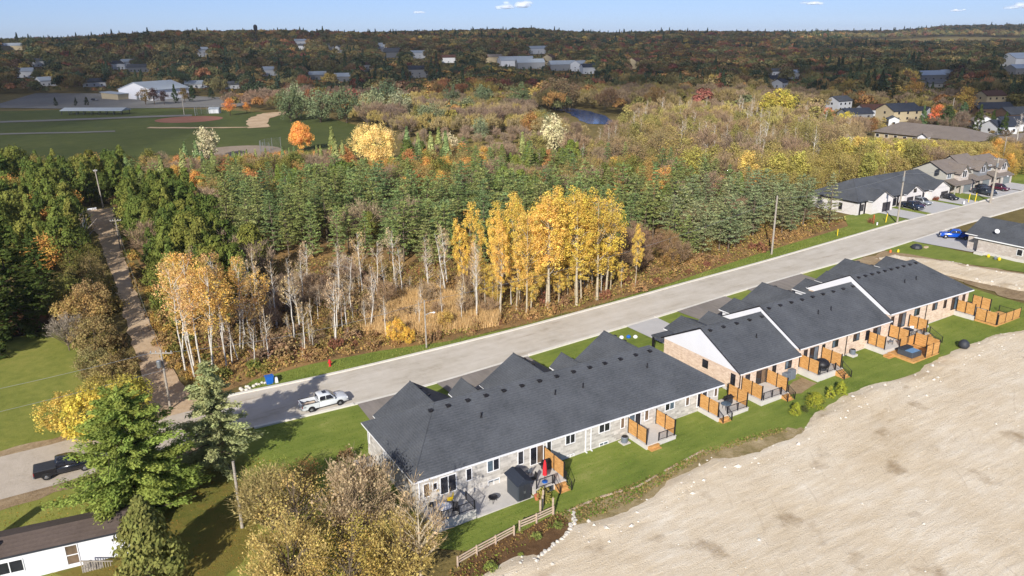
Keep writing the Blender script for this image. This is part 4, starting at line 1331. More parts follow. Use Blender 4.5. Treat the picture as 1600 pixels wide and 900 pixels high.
def backstop(px, py, rot, label):
    x, y = at(px, py)
    t = thing('backstop_fence', label, 'backstop', (x, y, Z(x, y)), HEAD - HS + rot)
    for k in range(7):
        a = -1.2 + k * .4
        b = MB(); b.tube([(9 * math.sin(a), 9 * math.cos(a), -.2), (9 * math.sin(a), 9 * math.cos(a), 5)], .09, 6, M['tin']); b.local('post', t)
    b = MB()
    for k in range(6):
        a0, a1 = -1.2 + k * .4, -.8 + k * .4
        for z in np.arange(.3, 5, .45):
            b.tube([(9 * math.sin(a0), 9 * math.cos(a0), z), (9 * math.sin(a1), 9 * math.cos(a1), z)], .03, 3, M['tin'], False)
    b.local('mesh_panel', t)
backstop(330, 180, 1.0, 'steel backstop fence behind the red ball diamond')
backstop(444, 238, 1.6, 'steel backstop fence at the right end of the grey ball diamond')

def strip_px(name, pts, wpx, mat, dz):
    up_, dn = [], []
    for px, py in pts:
        up_.append(at(px, py - wpx)); dn.append(at(px, py + wpx))
    sheet(name, dn + up_[::-1], dz, mat, 1)
strip_px('gravel_path', [(-20, 192), (80, 189), (160, 186), (232, 183), (300, 181)], 1.3, G_LOTGREY, .36)
strip_px('gravel_path', [(-20, 211), (60, 209), (120, 208), (180, 206)], 1.0, G_LOTGREY, .36)
# ------------------------------------------------------------------ patios, screens, railings, steps
def patio(x0, x1, y0, y1, zt, label, mat='concrete'):
    b = MB()
    b.box(x0, x1, y0, y1, Z((x0 + x1) / 2, y0) - .6, zt - .06, M[mat])
    b.box(x0 - .04, x1 + .04, y0 - .04, y1, zt - .06, zt, M[mat])
    o = b.build('patio'); return tag(o, label, 'patio', 'concrete patios behind the rows')

def screen(axis, fix, a0, a1, zb, label, h=1.85, n=2, ztop=None):
    """cedar privacy screen running along axis at the fixed other coordinate"""
    P = lambda a, z: (fix, a, z) if axis == 'y' else (a, fix, z)
    t = thing('privacy_screen', label, 'privacy screen', P((a0 + a1) / 2, zb), 0, 'cedar privacy screens on the patios')
    for i in range(n + 1):
        a = a0 + (a1 - a0) * i / n
        b = MB(); c = P(a, 0); b.box(c[0] - .055, c[0] + .055, c[1] - .055, c[1] + .055, zb, zb + h + .06, M['black']); b.build('post', t)
    for i in range(n):
        b = MB(); s0 = a0 + (a1 - a0) * i / n + .056; s1 = a0 + (a1 - a0) * (i + 1) / n - .056
        m = 9; hb = (h - .12) / m
        for k in range(m):
            z = zb + .10 + k * hb
            j = .004 * (k % 2)
            if axis == 'y': b.box(fix - .022 - j, fix + .022 + j, s0, s1, z, z + hb - .012, M['cedar'])
            else: b.box(s0, s1, fix - .022 - j, fix + .022 + j, z, z + hb - .012, M['cedar'])
        b.build('panel', t)
    return t

def railing(pts, label, h=.95):
    t = thing('railing', label, 'railing', pts[0], 0, 'black metal railings')
    for i, p in enumerate(pts):
        b = MB(); b.box(p[0] - .045, p[0] + .045, p[1] - .045, p[1] + .045, p[2], p[2] + h + .05, M['black']); b.build('post', t)
    for p, q in zip(pts[:-1], pts[1:]):
        b = MB()
        for dz in (h, .12):
            b.tube([(p[0], p[1], p[2] + dz), (q[0], q[1], q[2] + dz)], .032, 5, M['black'])
        b.build('rail', t)
        b = MB(); L = math.dist(p[:2], q[:2]); n = max(2, int(L / .14))
        for k in range(1, n):
            f = k / n; x, y, z = (p[j] + (q[j] - p[j]) * f for j in range(3))
            b.tube([(x, y, z + .12), (x, y, z + h)], .011, 3, M['black'], False)
        b.build('balusters', t)
    return t

def steps(x0, x1, y1, zt, n, label, depth=.32):
    t = thing('wooden_steps', label, 'steps', ((x0 + x1) / 2, y1, zt), 0, 'cedar steps off the patios')
    zb = Z(x0, y1)
    for k in range(n):
        z = zt - (zt - zb) * (k + .6) / (n + .2)
        b = MB(); b.box(x0, x1, y1 - depth * (k + 1), y1 - depth * k - .004, zb - .1, z - .05, M['cedar'])
        b.box(x0 - .04, x1 + .04, y1 - depth * (k + 1) - .03, y1 - depth * k - .006, z - .05, z, M['cedar']); b.build('step', t)
    return t

# row A
patio(.4, 4.85, -3.5, .44, .42, 'pale concrete patio at the near corner behind the round glass table')
patio(4.95, 11.2, -3.55, .43, -.40, 'low grey concrete slab with the black fire bowl beside the dark shed')
patio(11.4, 15.1, -3.65, .43, .36, 'concrete patio behind the dark shed with the closed red parasol')
patio(26.2, 30.45, -2.95, .43, .52, 'empty concrete patio between two cedar screens, mid row')
patio(37.0, 42.0, -2.8, .43, .80, 'concrete patio with barbecue at the right end of the grey stone row')
railing([(1.3, -3.4, .42), (3.1, -3.4, .42), (4.75, -3.4, .42), (4.75, -1.6, .42)], 'black railing round the near corner patio')
railing([(11.6, -3.55, .36), (13.5, -3.55, .36)], 'black railing in front of the red parasol patio')
screen('y', 15.0, -3.4, .2, .36, 'cedar screen right of the red parasol')
steps(13.7, 14.9, -3.65, .36, 3, 'cedar steps down from the red parasol patio')
railing([(13.65, -3.6, .36), (13.65, -4.7, -.3)], 'short sloping railing left of the steps below the red parasol')
railing([(15.05, -3.6, .36), (15.05, -4.7, -.3)], 'short sloping railing right of the steps below the red parasol')
b = MB(); b.box(11.45, 13.5, -3.72, -3.665, -.55, .28, M['slate']); tag(b.build('patio_skirt'), 'dark skirt board below the red parasol patio', 'skirt board')
screen('y', 26.3, -2.8, .3, .52, 'cedar screen on the left of the empty mid row patio')
screen('y', 30.35, -2.8, .3, .52, 'cedar screen on the right of the empty mid row patio')
railing([(28.0, -2.85, .52), (29.2, -2.85, .52), (30.25, -2.85, .52)], 'black railing at the front of the empty mid row patio')
steps(26.4, 27.8, -2.95, .52, 2, 'cedar steps at the front left of the empty mid row patio')
screen('y', 37.1, -2.7, .3, .80, 'cedar screen on the left of the barbecue patio at the row end')
screen('y', 41.9, -2.6, .4, .80, 'cedar screen behind the barbecue at the row end')
railing([(38.6, -2.7, .80), (40.3, -2.7, .80), (41.8, -2.7, .80)], 'black railing in front of the barbecue at the row end')
steps(37.2, 38.5, -2.8, .80, 2, 'cedar steps in front of the row end barbecue patio')
railing([(38.55, -2.75, .80), (38.55, -3.5, .35)], 'short sloping railing right of the row end steps')
railing([(37.15, -2.75, .80), (37.15, -3.5, .35)], 'short sloping railing left of the row end steps')
# row B
patio(44.1, 48.9, -2.9, .64, 1.05, 'white concrete patio behind the first brick gable')
screen('y', 44.3, -2.7, .5, 1.05, 'cedar screen at the left corner of the first brick unit')
screen('y', 48.7, -2.7, .5, 1.05, 'cedar screen right of the first brick unit patio')
railing([(44.5, -2.8, 1.05), (46.0, -2.8, 1.05), (47.5, -2.8, 1.05)], 'black railing in front of the first brick unit patio')
steps(47.6, 48.7, -2.9, 1.05, 3, 'cedar steps down from the first brick unit patio')
railing([(47.55, -2.85, 1.05), (47.55, -3.9, .5)], 'sloping railing left of the first brick unit steps')
railing([(48.8, -2.85, 1.05), (48.8, -3.9, .5)], 'sloping railing right of the first brick unit steps')
patio(54.9, 59.7, -2.4, .94, 1.55, 'concrete patio with the black domed barbecue')
screen('y', 55.1, -2.2, .8, 1.55, 'cedar screen left of the black domed barbecue')
screen('y', 59.5, -2.2, .8, 1.55, 'cedar screen right of the black domed barbecue')
railing([(55.3, -2.3, 1.55), (56.8, -2.3, 1.55), (58.2, -2.3, 1.55)], 'black railing in front of the black domed barbecue')
steps(58.3, 59.5, -2.4, 1.55, 4, 'cedar steps beside the black domed barbecue')
railing([(58.25, -2.35, 1.55), (58.25, -3.8, .7)], 'sloping railing left of the steps by the domed barbecue')
railing([(59.6, -2.35, 1.55), (59.6, -3.8, .7)], 'sloping railing right of the steps by the domed barbecue')
patio(69.0, 73.9, -2.0, .94, 1.75, 'concrete patio with grey covered grill behind the hot tub deck')
screen('y', 69.2, -1.8, .7, 1.75, 'cedar screen left of the hot tub patio')
screen('y', 73.85, -2.2, .7, 1.85, 'cedar screen between hot tub patio and ring railing patio')
patio(74.4, 79.2, -2.0, 1.28, 2.15, 'concrete patio with round fire table right of the hot tub deck')
screen('y', 79.0, -1.6, 1.1, 2.15, 'cedar screen right of the round fire table')
railing([(74.5, -1.9, 2.15), (76.2, -1.9, 2.15), (77.8, -1.9, 2.15)], 'black railing in front of the round fire table')
railing([(77.9, -2.0, 2.15), (78.0, -3.6, 1.2)], 'long sloping railing left of the stair right of the hot tub')
railing([(79.2, -2.0, 2.15), (79.3, -3.9, 1.2)], 'long sloping railing right of the stair right of the hot tub')
steps(77.95, 79.15, -2.0, 2.15, 4, 'cedar steps right of the hot tub deck')
def deck(x0, x1, y0, y1, zt, label):
    t = thing('deck', label, 'deck', ((x0 + x1) / 2, (y0 + y1) / 2, Z(x0, y0)))
    n = int((x1 - x0) / .29)
    for k in range(n):
        b = MB(); w = (x1 - x0) / n
        b.box(x0 + w * k + .008, x0 + w * (k + 1) - .008, y0, y1, zt - .05, zt, M['cedar']); b.build('board', t)
    b = MB(); b.box(x0 + .03, x1 - .03, y0 + .03, y1 - .03, Z(x0, y0) - .4, zt - .054, M['cedar']); b.build('skirt', t)
    return t
deck(69.6, 75.4, -5.9, -2.1, 1.35, 'cedar deck carrying the blue hot tub')
screen('y', 75.3, -5.8, -2.3, 1.35, 'cedar screen at the right side of the hot tub deck', n=2)
screen('x', -5.85, 72.2, 75.2, 1.35, 'cedar screen along the front of the hot tub deck', n=2, h=1.7)
screen('x', -2.2, 72.0, 75.2, 1.35, 'cedar screen behind the hot tub', n=2, h=1.5)
steps(68.5, 69.6, -2.2, 1.4, 3, 'cedar steps left of the hot tub deck')
ht = thing('hot_tub', 'square hot tub with blue water and folded dark cover on the cedar deck', 'hot tub', (71.4, -4.1, 1.35))
b = MB(); b.box(70.3, 72.4, -5.2, -3.0, 1.35, 2.1, M['slate']); b.build('tub_shell', ht, bevel=.06)
b = MB(); b.box(70.48, 72.22, -5.02, -3.95, 2.095, 2.13, M['tub']); b.build('water', ht)
b = MB(); b.box(70.28, 72.42, -3.95, -2.98, 2.105, 2.3, M['dark']); b.build('cover', ht, bevel=.04)
patio(90.9, 95.4, -1.7, 1.28, 2.25, 'concrete patio with barbecue at the far end of the brick row')
screen('y', 91.1, -1.6, 1.1, 2.25, 'cedar screen left of the far end barbecue')
screen('y', 95.3, -1.6, 1.1, 2.25, 'cedar screen right of the far end barbecue')
deck(91.0, 97.6, -5.0, -1.8, 1.85, 'long cedar deck at the far end of the brick row')
screen('y', 91.1, -4.9, -1.8, 1.85, 'tall cedar screen on the left of the far end deck', n=2)
screen('x', -4.95, 91.3, 97.4, 1.85, 'long cedar screen along the front of the far end deck', n=3, h=1.5)
railing([(97.5, -4.9, 1.85), (97.5, -1.9, 1.85)], 'black railing on the right of the far end deck')

# ------------------------------------------------------------------ small things behind the rows
def table(x, y, z, r, label, top='tin', cat='table'):
    t = thing('round_table', label, cat, (x, y, z))
    b = MB(); b.lathe([(r, .70), (r, .73), (r - .03, .74)], (x, y, z), 20, M[top]); b.build('tabletop', t)
    for k in range(4):
        a = k * math.pi / 2 + .7
        b = MB(); b.tube([(x + r * .7 * math.cos(a), y + r * .7 * math.sin(a), z), (x + r * .5 * math.cos(a), y + r * .5 * math.sin(a), z + .71)], .025, 6, M['black']); b.build('leg', t)
    return t
def chair(x, y, z, rot, label, mat='black', group=None):
    t = thing('patio_chair', label, 'chair', (x, y, z), rot, group)
    b = MB(); b.box(-.27, .27, -.27, .27, .40, .46, M[mat]); b.local('seat', t)
    b = MB(); b.prism([(-.27, .46), (-.20, .46), (-.34, 1.0), (-.40, 1.0)], 'x', -.26, .26, M[mat]); b.local('backrest', t)
    for sx in (-.24, .24):
        for sy in (-.24, .24):
            b = MB(); b.box(sx - .02, sx + .02, sy - .02, sy + .02, 0, .40, M['black']); b.local('leg', t)
    return t
table(2.0, -2.4, .42, .72, 'round glass topped table on the near corner patio', 'trim')
chair(3.2, -1.2, .42, 1.2, 'patio chair with orange yellow cushion on the near corner patio', 'yellow')
chair(1.2, -1.2, .42, -.4, 'teal patio chair beside the round glass table', 'dark')
chair(2.9, -3.0, .42, 2.6, 'dark patio chair in front of the round glass table')
def bowl(x, y, z):
    t = thing('fire_bowl', 'black fire bowl standing on the low concrete slab', 'fire bowl', (x, y, z))
    b = MB(); b.lathe([(.1, .30), (.38, .42), (.48, .58), (.44, .58), (.30, .46), (.05, .42)], (x, y, z), 18, M['black']); b.build('bowl', t)
    for k in range(3):
        a = k * 2.09; b = MB(); b.tube([(x + .42 * math.cos(a), y + .42 * math.sin(a), z), (x + .25 * math.cos(a), y + .25 * math.sin(a), z + .4)], .025, 6, M['black']); b.build('leg', t)
bowl(7.4, -2.2, -.40)
sh = thing('garden_shed', 'dark slate garden shed with lean roof beside the red parasol', 'shed', (10.2, -2.5, -.6))
b = MB(); b.prism([(-3.5, -.7), (-1.45, -.7), (-1.45, 1.75), (-3.5, 1.55)], 'x', 9.45, 10.95, M['slate']); b.build('wall', sh)
b = MB(); b.add([(9.25, -3.75, 1.52), (10.2, -3.75, 1.95), (11.15, -3.75, 1.52), (9.25, -1.2, 1.72), (10.2, -1.2, 2.15), (11.15, -1.2, 1.72), (9.25, -3.75, 1.44), (11.15, -3.75, 1.44), (9.25, -1.2, 1.64), (11.15, -1.2, 1.64)],
        [(0, 1, 4, 3), (1, 2, 5, 4), (0, 6, 7, 2, 1), (3, 4, 5, 9, 8), (0, 3, 8, 6), (2, 7, 9, 5), (6, 8, 9, 7)], M['shingle_blue']); b.build('roof', sh)
for k in range(2):
    b = MB(); b.box(9.6 + k * .66, 10.22 + k * .66, -3.54, -3.502, -.55, 1.35, M['dark']); dr = b.build('door', sh)
    b = MB(); b.box(10.14 + k * .12, 10.18 + k * .12, -3.58, -3.542, .35, .6, M['tin']); b.build('handle', dr)
b = MB(); b.lathe([(.20, 0), (.28, .42), (.32, .44), (.32, .5), (.26, .5)], (11.3, -4.1, Z(11, -4) + .05), 14, M['terracotta'])
tag(b.build('plant_pot'), 'orange terracotta pot at the corner of the dark shed', 'plant pot')
ps = thing('closed_parasol', 'closed red parasol standing on the patio behind the dark shed', 'parasol', (13.0, -2.9, .36))
b = MB(); b.lathe([(.05, .75), (.24, .82), (.22, 1.5), (.14, 2.2), (.03, 2.55)], (13.0, -2.9, .36), 10, M['red']); b.build('canopy', ps)
b = MB(); b.tube([(13, -2.9, .36), (13, -2.9, 2.95)], .03, 6, M['black']); b.lathe([(.3, 0), (.28, .1), (.06, .14)], (13, -2.9, .36), 12, M['blue']); b.build('pole', ps)
def grill(x, y, z, label, kind='grill', s=1.0):
    t = thing('barbecue', label, 'barbecue', (x, y, z))
    if kind == 'dome':
        b = MB(); b.lathe([(.7 * s, .35), (.95 * s, .55), (.98 * s, .85), (.8 * s, 1.15), (.45 * s, 1.38), (.08, 1.45)], (x, y, z), 18, M['black']); b.build('cover', t, True)
        b = MB(); b.lathe([(.66 * s, 0), (.66 * s, .36)], (x, y, z), 14, M['dark']); b.build('base', t)
    else:
        b = MB(); b.box(x - .45, x + .45, y - .28, y + .28, z + .12, z + .8, M['dark']); b.build('cabinet', t)
        b = MB(); b.prism([(y - .3, z + .8), (y + .3, z + .8), (y + .28, z + 1.0), (y + .12, z + 1.16), (y - .14, z + 1.14), (y - .28, z + 1.0)], 'x', x - .44, x + .44, M['black']); b.build('lid', t)
        for sx in (-1, 1):
            b = MB(); b.box(x + sx * .46, x + sx * .82, y - .24, y + .24, z + .78, z + .83, M['black']); b.build('side_shelf', t)
        for sx in (-.38, .38):
            b = MB(); b.tube([(x + sx, y - .2, z), (x + sx, y - .2, z + .15)], .05, 6, M['rubber']); b.build('wheel', t)
grill(40.6, -.9, .80, 'dark barbecue with lid in front of the last screen of the grey stone row')
grill(57.0, -1.2, 1.55, 'large round black covered barbecue between two cedar screens', 'dome')
grill(70.3, -.2, 1.75, 'dark covered barbecue against the brick wall left of the hot tub')
grill(92.6, .2, 2.25, 'black domed barbecue at the far end patio', 'dome', .8)
grill(14.4, -1.0, .36, 'dark barbecue beside the red parasol')
table(39.4, -1.7, .80, .6, 'glass topped table in front of the dark barbecue at the row end', 'glass_blue')
table(76.2, -.6, 2.15, .75, 'round fire table behind the ring railing', 'dark', 'fire table')
chair(12.2, -1.0, .36, .3, 'grey patio chair left of the red parasol', 'ac')
chair(12.0, -2.3, .36, 1.5, 'black patio chair by the railing under the red parasol')
chair(77.4, -.2, 2.15, -.6, 'pale patio chair beside the round fire table', 'trim')
chair(71.8, -1.0, 1.75, .4, 'grey padded chair on the patio behind the hot tub', 'ac')
def acunit(x, y, z, label):
    t = thing('air_conditioner', label, 'air conditioner', (x, y, z), 0, 'air conditioning units')
    b = MB(); b.lathe([(.36, .05), (.38, .1), (.38, .66), (.34, .72)], (x, y, z), 16, M['ac']); b.build('housing', t)
    b = MB(); b.lathe([(.31, .725), (.31, .75), (.06, .78)], (x, y, z), 12, M['black']); b.build('fan_grille', t)
    b = MB(); b.box(x - .5, x + .5, y - .5, y + .5, z - .25, z + .05, M['concrete']); b.build('pad', t)
acunit(25.2, -.4, Z(25, 0) + .1, 'round grey air conditioner left of the empty mid row patio')
acunit(65.4, .3, Z(65, 0) + .3, 'round dark air conditioner under the middle of the brick row')
acunit(82.0, .6, Z(82, 0) + .6, 'pale air conditioner under the highest brick roof')
acunit(-.9, 11.5, Z(0, 11) + .25, 'blue grey air conditioner on a pad at the left end wall')
b = MB(); b.box(-1.7, .3, 10.6, 12.6, Z(0, 11) - .3, Z(0, 11) + .22, M['concrete']); tag(b.build('pad'), 'white concrete pad under the air conditioner at the end wall', 'concrete pad')
t = thing('storage_box', 'blue grey utility boxes beside the brick wall between the first two patios', 'storage box', (53, .2, .6))
for k, (x, h) in enumerate(((52.1, 1.1), (53.1, 1.35))):
    b = MB(); b.box(x - .45, x + .45, -.1, .6, Z(52, 0), Z(52, 0) + h, M['ac']); b.build('box', t, bevel=.05)
# fence at the garden corner
def rail_fence(pts, label, hs=(.35, .62, .9), tall=None):
    t = thing('rail_fence', label, 'fence', (pts[0][0], pts[0][1], Z(*pts[0])))
    for i, p in enumerate(pts):
        z = Z(*p); b = MB(); b.box(p[0] - .06, p[0] + .06, p[1] - .06, p[1] + .06, z - .2, z + 1.15, M['fence_wood']); b.build('post', t)
    for p, q in zip(pts[:-1], pts[1:]):
        for h in hs:
            b = MB(); d = Vector((q[0] - p[0], q[1] - p[1], 0)).normalized(); n = Vector((-d.y, d.x, 0)) * -.065
            a = Vector((p[0], p[1], Z(*p) + h)) + n; c = Vector((q[0], q[1], Z(*q) + h)) + n
            w = n.normalized() * .02
            b.add([a - w, a + w, c + w, c - w, a - w + Vector((0, 0, .13)), a + w + Vector((0, 0, .13)), c + w + Vector((0, 0, .13)), c - w + Vector((0, 0, .13))],
                  [(0, 1, 2, 3), (7, 6, 5, 4), (0, 4, 5, 1), (1, 5, 6, 2), (2, 6, 7, 3), (3, 7, 4, 0)], M['fence_wood']); b.build('rail', t)
    return t
rail_fence([(11.2, -7.15), (9.2, -7.3), (7.3, -7.35)], 'raw wood rail fence below the dark shed')
rail_fence([(6.5, -7.7), (4.4, -8.0), (2.3, -8.3), (.2, -8.7)], 'raw wood rail fence running into the bare tree')
for i, (x, y, h, lab) in enumerate(((11.25, -7.0, 1.9, 'tall raw wood post at the corner of the rail fence'), (10.2, -6.4, 1.7, 'tall raw wood post standing in the grass left of the corner post'), (11.5, -4.9, 1.5, 'raw wood post nearest the dark shed'), (10.9, -5.7, 1.5, 'raw wood post between shed and rail fence'))):
    b = MB(); b.box(x - .065, x + .065, y - .065, y + .065, Z(x, y) - .2, Z(x, y) + h, M['fence_wood']); tag(b.build('wooden_post'), lab, 'post')
# stone row edging the garden
rg = np.random.default_rng(2)
pth = [(13.0, -7.9), (12.2, -9.2), (10.2, -10.4), (7.5, -11.2), (5.0, -11.9)]
k = 0
for (x0, y0), (x1, y1) in zip(pth[:-1], pth[1:]):
    for f in np.arange(0, 1, .16):
        x, y = x0 + (x1 - x0) * f + rg.normal(0, .08), y0 + (y1 - y0) * f + rg.normal(0, .08)
        b = MB(); r_ = rg.uniform(.16, .27)
        b.lathe([(r_ * .8, -.1), (r_, .04), (r_ * .75, .16), (r_ * .2, .2)], (0, 0, 0), 6, M['snowy_stone'])
        o = link('edging_stone', b.mesh('edging_stone'), None, (x, y, Z(x, y) + .06), (rg.uniform(-.2, .2), rg.uniform(-.2, .2), rg.uniform(0, 6)), (1.3, .9, 1))
        tag(o, 'white stone in the row edging the dark garden soil', 'stone', 'white stones edging the garden')
# utility bag on the lot rim, toys, garden bits
b = MB(); b.lathe([(.55, 0), (.75, .35), (.62, .85), (.3, 1.15), (.05, 1.2)], (0, 0, 0), 9, M['dark'])
tag(link('covered_bin', b.mesh('covered_bin', smooth=True), None, (79.9, -6.6, Z(80, -6.6) + .1), (0, 0, .4)), 'dark covered heap at the edge of the lawn and pale lot', 'covered heap')
bi = thing('recycling_bin', 'blue recycling bin at the far kerb left of the white pickup', 'bin', (-4.3, 37.9, Z(-4, 38)))
z = Z(-4.3, 37.9)
b = MB(); b.prism([(-4.75, z + .05), (-3.95, z + .05), (-3.85, z + 1.1), (-4.85, z + 1.1)], 'y', 37.5, 38.2, M['blue']); b.build('body', bi)
b = MB(); b.box(-4.92, -3.78, 37.44, 38.28, z + 1.1, z + 1.18, M['blue']); b.build('lid', bi)
bi2 = thing('paper_bag', 'pale bag beside the blue recycling bin', 'bag', (-3.5, 37.6, z))
b = MB(); b.prism([(-3.7, z), (-3.3, z), (-3.36, z + .8), (-3.62, z + .8)], 'y', 37.4, 37.8, M['trim']); b.build('bag', bi2)
hy = thing('fire_hydrant', 'red fire hydrant in the grass strip opposite the nearest garage', 'fire hydrant', (4.2, 38.6, Z(4, 38.6)))
zz = Z(4.2, 38.6)
b = MB(); b.lathe([(.22, 0), (.22, .08), (.15, .1), (.15, .75), (.19, .78), (.16, .95), (.05, 1.05)], (4.2, 38.6, zz), 12, M['red']); b.build('barrel', hy)
for s in (-1, 1):
    b = MB(); b.tube([(4.2 + s * .12, 38.6, zz + .6), (4.2 + s * .3, 38.6, zz + .6)], .08, 8, M['red']); b.build('outlet', hy)
for (x, y, h, c, lab, nm) in ((133.0, 41.6, 2.0, 'yellow', 'leaning yellow guy guard left of the street pole', 'guy_guard'), (130.6, 43.0, 1.9, 'orange', 'orange marker by the shrub on the far lawn', 'marker_post'), (129.5, 41.3, .7, 'trim', 'small white marker on the far lawn', 'marker_post'), (115.3, 40.7, 1.6, 'yellow', 'thin yellow stake on the far verge', 'marker_stake'), (165.2, 41.6, 2.2, 'yellow', 'left yellow guy guard by the far street pole', 'guy_guard'), (166.8, 40.9, 2.2, 'yellow', 'right yellow guy guard by the far street pole', 'guy_guard'), (162.6, 41.2, .9, 'trim', 'small white post left of the yellow guy guards', 'marker_post')):
    z = Z(x, y); b = MB(); lean = .5 if 'guy' in nm else 0
    b.tube([(x, y, z), (x + lean, y + lean * .3, z + h)], .09 if c != 'trim' else .16, 6, M[c]); tag(b.build(nm), lab, 'marker')
mb = thing('mailbox_group', 'dark green planter bed on the far lawn by the soil patch', 'planter', (119.4, 25.6, Z(119, 25)))
b = MB(); b.lathe([(.9, 0), (1.1, .3), (.9, .75), (.4, 1.0)], (119.4, 25.6, Z(119, 25.6)), 9, M['dark']); b.build('mound', mb)
b = MB(); b.box(120.8, 121.6, 24.5, 25.0, Z(121, 25), Z(121, 25) + .4, M['fence_wood']); tag(b.build('toy_crate'), 'pale wooden toy crate on the far lawn', 'toy')
for i, (x, y, c, nm) in enumerate(((114.4, 26.2, 'yellow', 'yellow'), (113.0, 26.9, 'orange', 'tan'))):
    b = MB(); b.lathe([(.22, 0), (.2, .4), (.08, .55)], (x, y, Z(x, y) + .1), 8, M[c]); tag(b.build('barrel_marker'), f'{nm} marker at the kerb by the bare soil', 'marker')
for i, (x, y) in enumerate(((44.6, 22.8), (45.4, 22.2), (43.6, 23.2))):
    b = MB(); b.lathe([(.3, 0), (.34, .25), (.18, .42)], (x, y, Z(x, y)), 7, M['trim'] if i else M['blue']); tag(b.build('garden_sack'), ['blue and white sack on the front lawn left of the pale driveway', 'white sack nearest the pale driveway', 'white sack beside the blue one'][i], 'sack')
for i, (x, y) in enumerate(((124.3, 14.4), (123.9, 12.9), (123.9, 12.2))):
    b = MB(); b.lathe([(.2, 0), (.32, .3), (.12, .6)], (x, y, Z(x, y) + .1), 8, M['yellow'] if i != 1 else M['ac']); tag(b.build('garden_plant'), ['yellow garden plant by the pale stone wall at right', 'grey ornament between two yellow plants', 'second yellow plant right of the grey ornament'][i], 'plant')

# ------------------------------------------------------------------ poles and wires
def utility_pole(x, y, h, label, arm=0.0, adir=(1, 0), transformer=False, lamp=None, r=.16, lean=(0, 0)):
    z = Z(x, y)
    t = thing('utility_pole', label, 'utility pole', (x, y, z), 0, 'utility poles')
    b = MB(); b.tube([(x, y, z - .3), (x + lean[0] * .5, y + lean[1] * .5, z + h / 2), (x + lean[0], y + lean[1], z + h)], [r, r * .88, r * .72], 10, M['pole']); b.build('shaft', t)
    if arm:
        ax, ay = adir; zz = z + h - .5; x2, y2 = x + lean[0] * .95, y + lean[1] * .95
        b = MB(); b.tube([(x2 - ax * arm, y2 - ay * arm, zz), (x2 + ax * arm, y2 + ay * arm, zz)], .09, 4, M['pole']); b.build('crossarm', t)
        for s in (-.9, -.45, .45, .9):
            b = MB(); b.lathe([(.05, 0), (.09, .1), (.05, .25)], (x2 + ax * arm * s, y2 + ay * arm * s, zz + .08), 8, M['tin']); b.build('insulator', t)
    if transformer:
        b = MB(); b.lathe([(.26, 0), (.28, .1), (.28, .85), (.2, .95)], (x - .45, y - .25, z + h - 2.2), 12, M['tin']); b.build('transformer', t)
    if lamp:
        lx, ly, lz = lamp
        b = MB(); b.tube([(x, y, z + lz), (x + lx * .6, y + ly * .6, z + lz + .35), (x + lx, y + ly, z + lz + .4)], .045, 6, M['tin']); la = b.build('lamp_arm', t)
        b = MB(); b.lathe([(.05, .12), (.2, .06), (.22, -.04), (.1, -.1)], (x + lx, y + ly, z + lz + .4), 10, M['trim']); b.build('lamp_head', la)
    return t
utility_pole(-16.8, 37.5, 8.2, 'weathered pole with crossarm and transformer where the dirt track meets the road', 1.4, (.86, -.5), True)
utility_pole(18.1, 36.6, 7.5, 'slim pole with a small lamp beside the dry reeds', 0, lamp=(1.1, -.7, 5.2), r=.13)
utility_pole(94.1, 39.6, 11.8, 'tall bare pole at the far edge of the pine stand', 0, r=.2)
utility_pole(134.1, 39.6, 11.8, 'tall pole with transformer in front of the white brick row', 0, transformer=True, r=.2)
utility_pole(168.5, 38.2, 11, 'thick pole with lamp arm before the tan townhouses', .9, (.5, -.86), True, lamp=(2.4, -1.6, 6.2), r=.26)
utility_pole(-14.5, 7.5, 7.2, 'weathered pole rising from the yard beside the yellow brush', 0, r=.17)
utility_pole(-15.1, 178.2, 10.8, 'leaning pale pole at the far end of the dirt track', .5, (1, 0), r=.2, lean=(-.4, 0))
utility_pole(-15.1, 126.6, 7.0, 'short pole with crossarm halfway up the dirt track', 1.1, (1, -.2), r=.13)
utility_pole(218, 62, 9, 'slim pole right of the tan townhouses', 0, r=.16)
for (px, py, h, lab) in ((1484, 196, 13, 'pale pole among dark roofs at the right edge'), (1345, 172, 9, 'pole beside the red brown roofed house'), (288, 180, 12, 'tall floodlight pole behind the red ball diamond'), (145, 106, 14, 'pale mast above the arena car park')):
    x, y = at(px, py); utility_pole(x, y, h, lab, .8 if h < 13 else 0, (1, 0), r=.22)
def wire(p, q, sag, label):
    b = MB(); n = 10
    pts = []
    for i in range(n + 1):
        f = i / n; pts.append((p[0] + (q[0] - p[0]) * f, p[1] + (q[1] - p[1]) * f, p[2] + (q[2] - p[2]) * f - sag * 4 * f * (1 - f)))
    b.tube(pts, .022, 4, M['tin'], False)
    tag(b.build('power_line'), label, 'power line', 'overhead wires')
wire((-17.8, 38.0, Z(-17, 37) + 7.8), (-75, 41, 5.6), 1.0, 'overhead wire running left from the crossarm pole')
wire((-16.6, 37.2, Z(-17, 37) + 5.6), (-75, 38, 3.6), 1.0, 'lower overhead wire running left from the crossarm pole')
wire((-15.8, 37.0, Z(-17, 37) + 7.8), (18.1, 36.6, Z(18, 36) + 7.2), 1.0, 'overhead wire from crossarm pole to the small lamp pole')
wire((-16.8, 38.2, Z(-17, 37) + 7.8), (-15.1, 126.4, Z(-15, 126) + 6.6), 1.4, 'overhead wire following the dirt track')

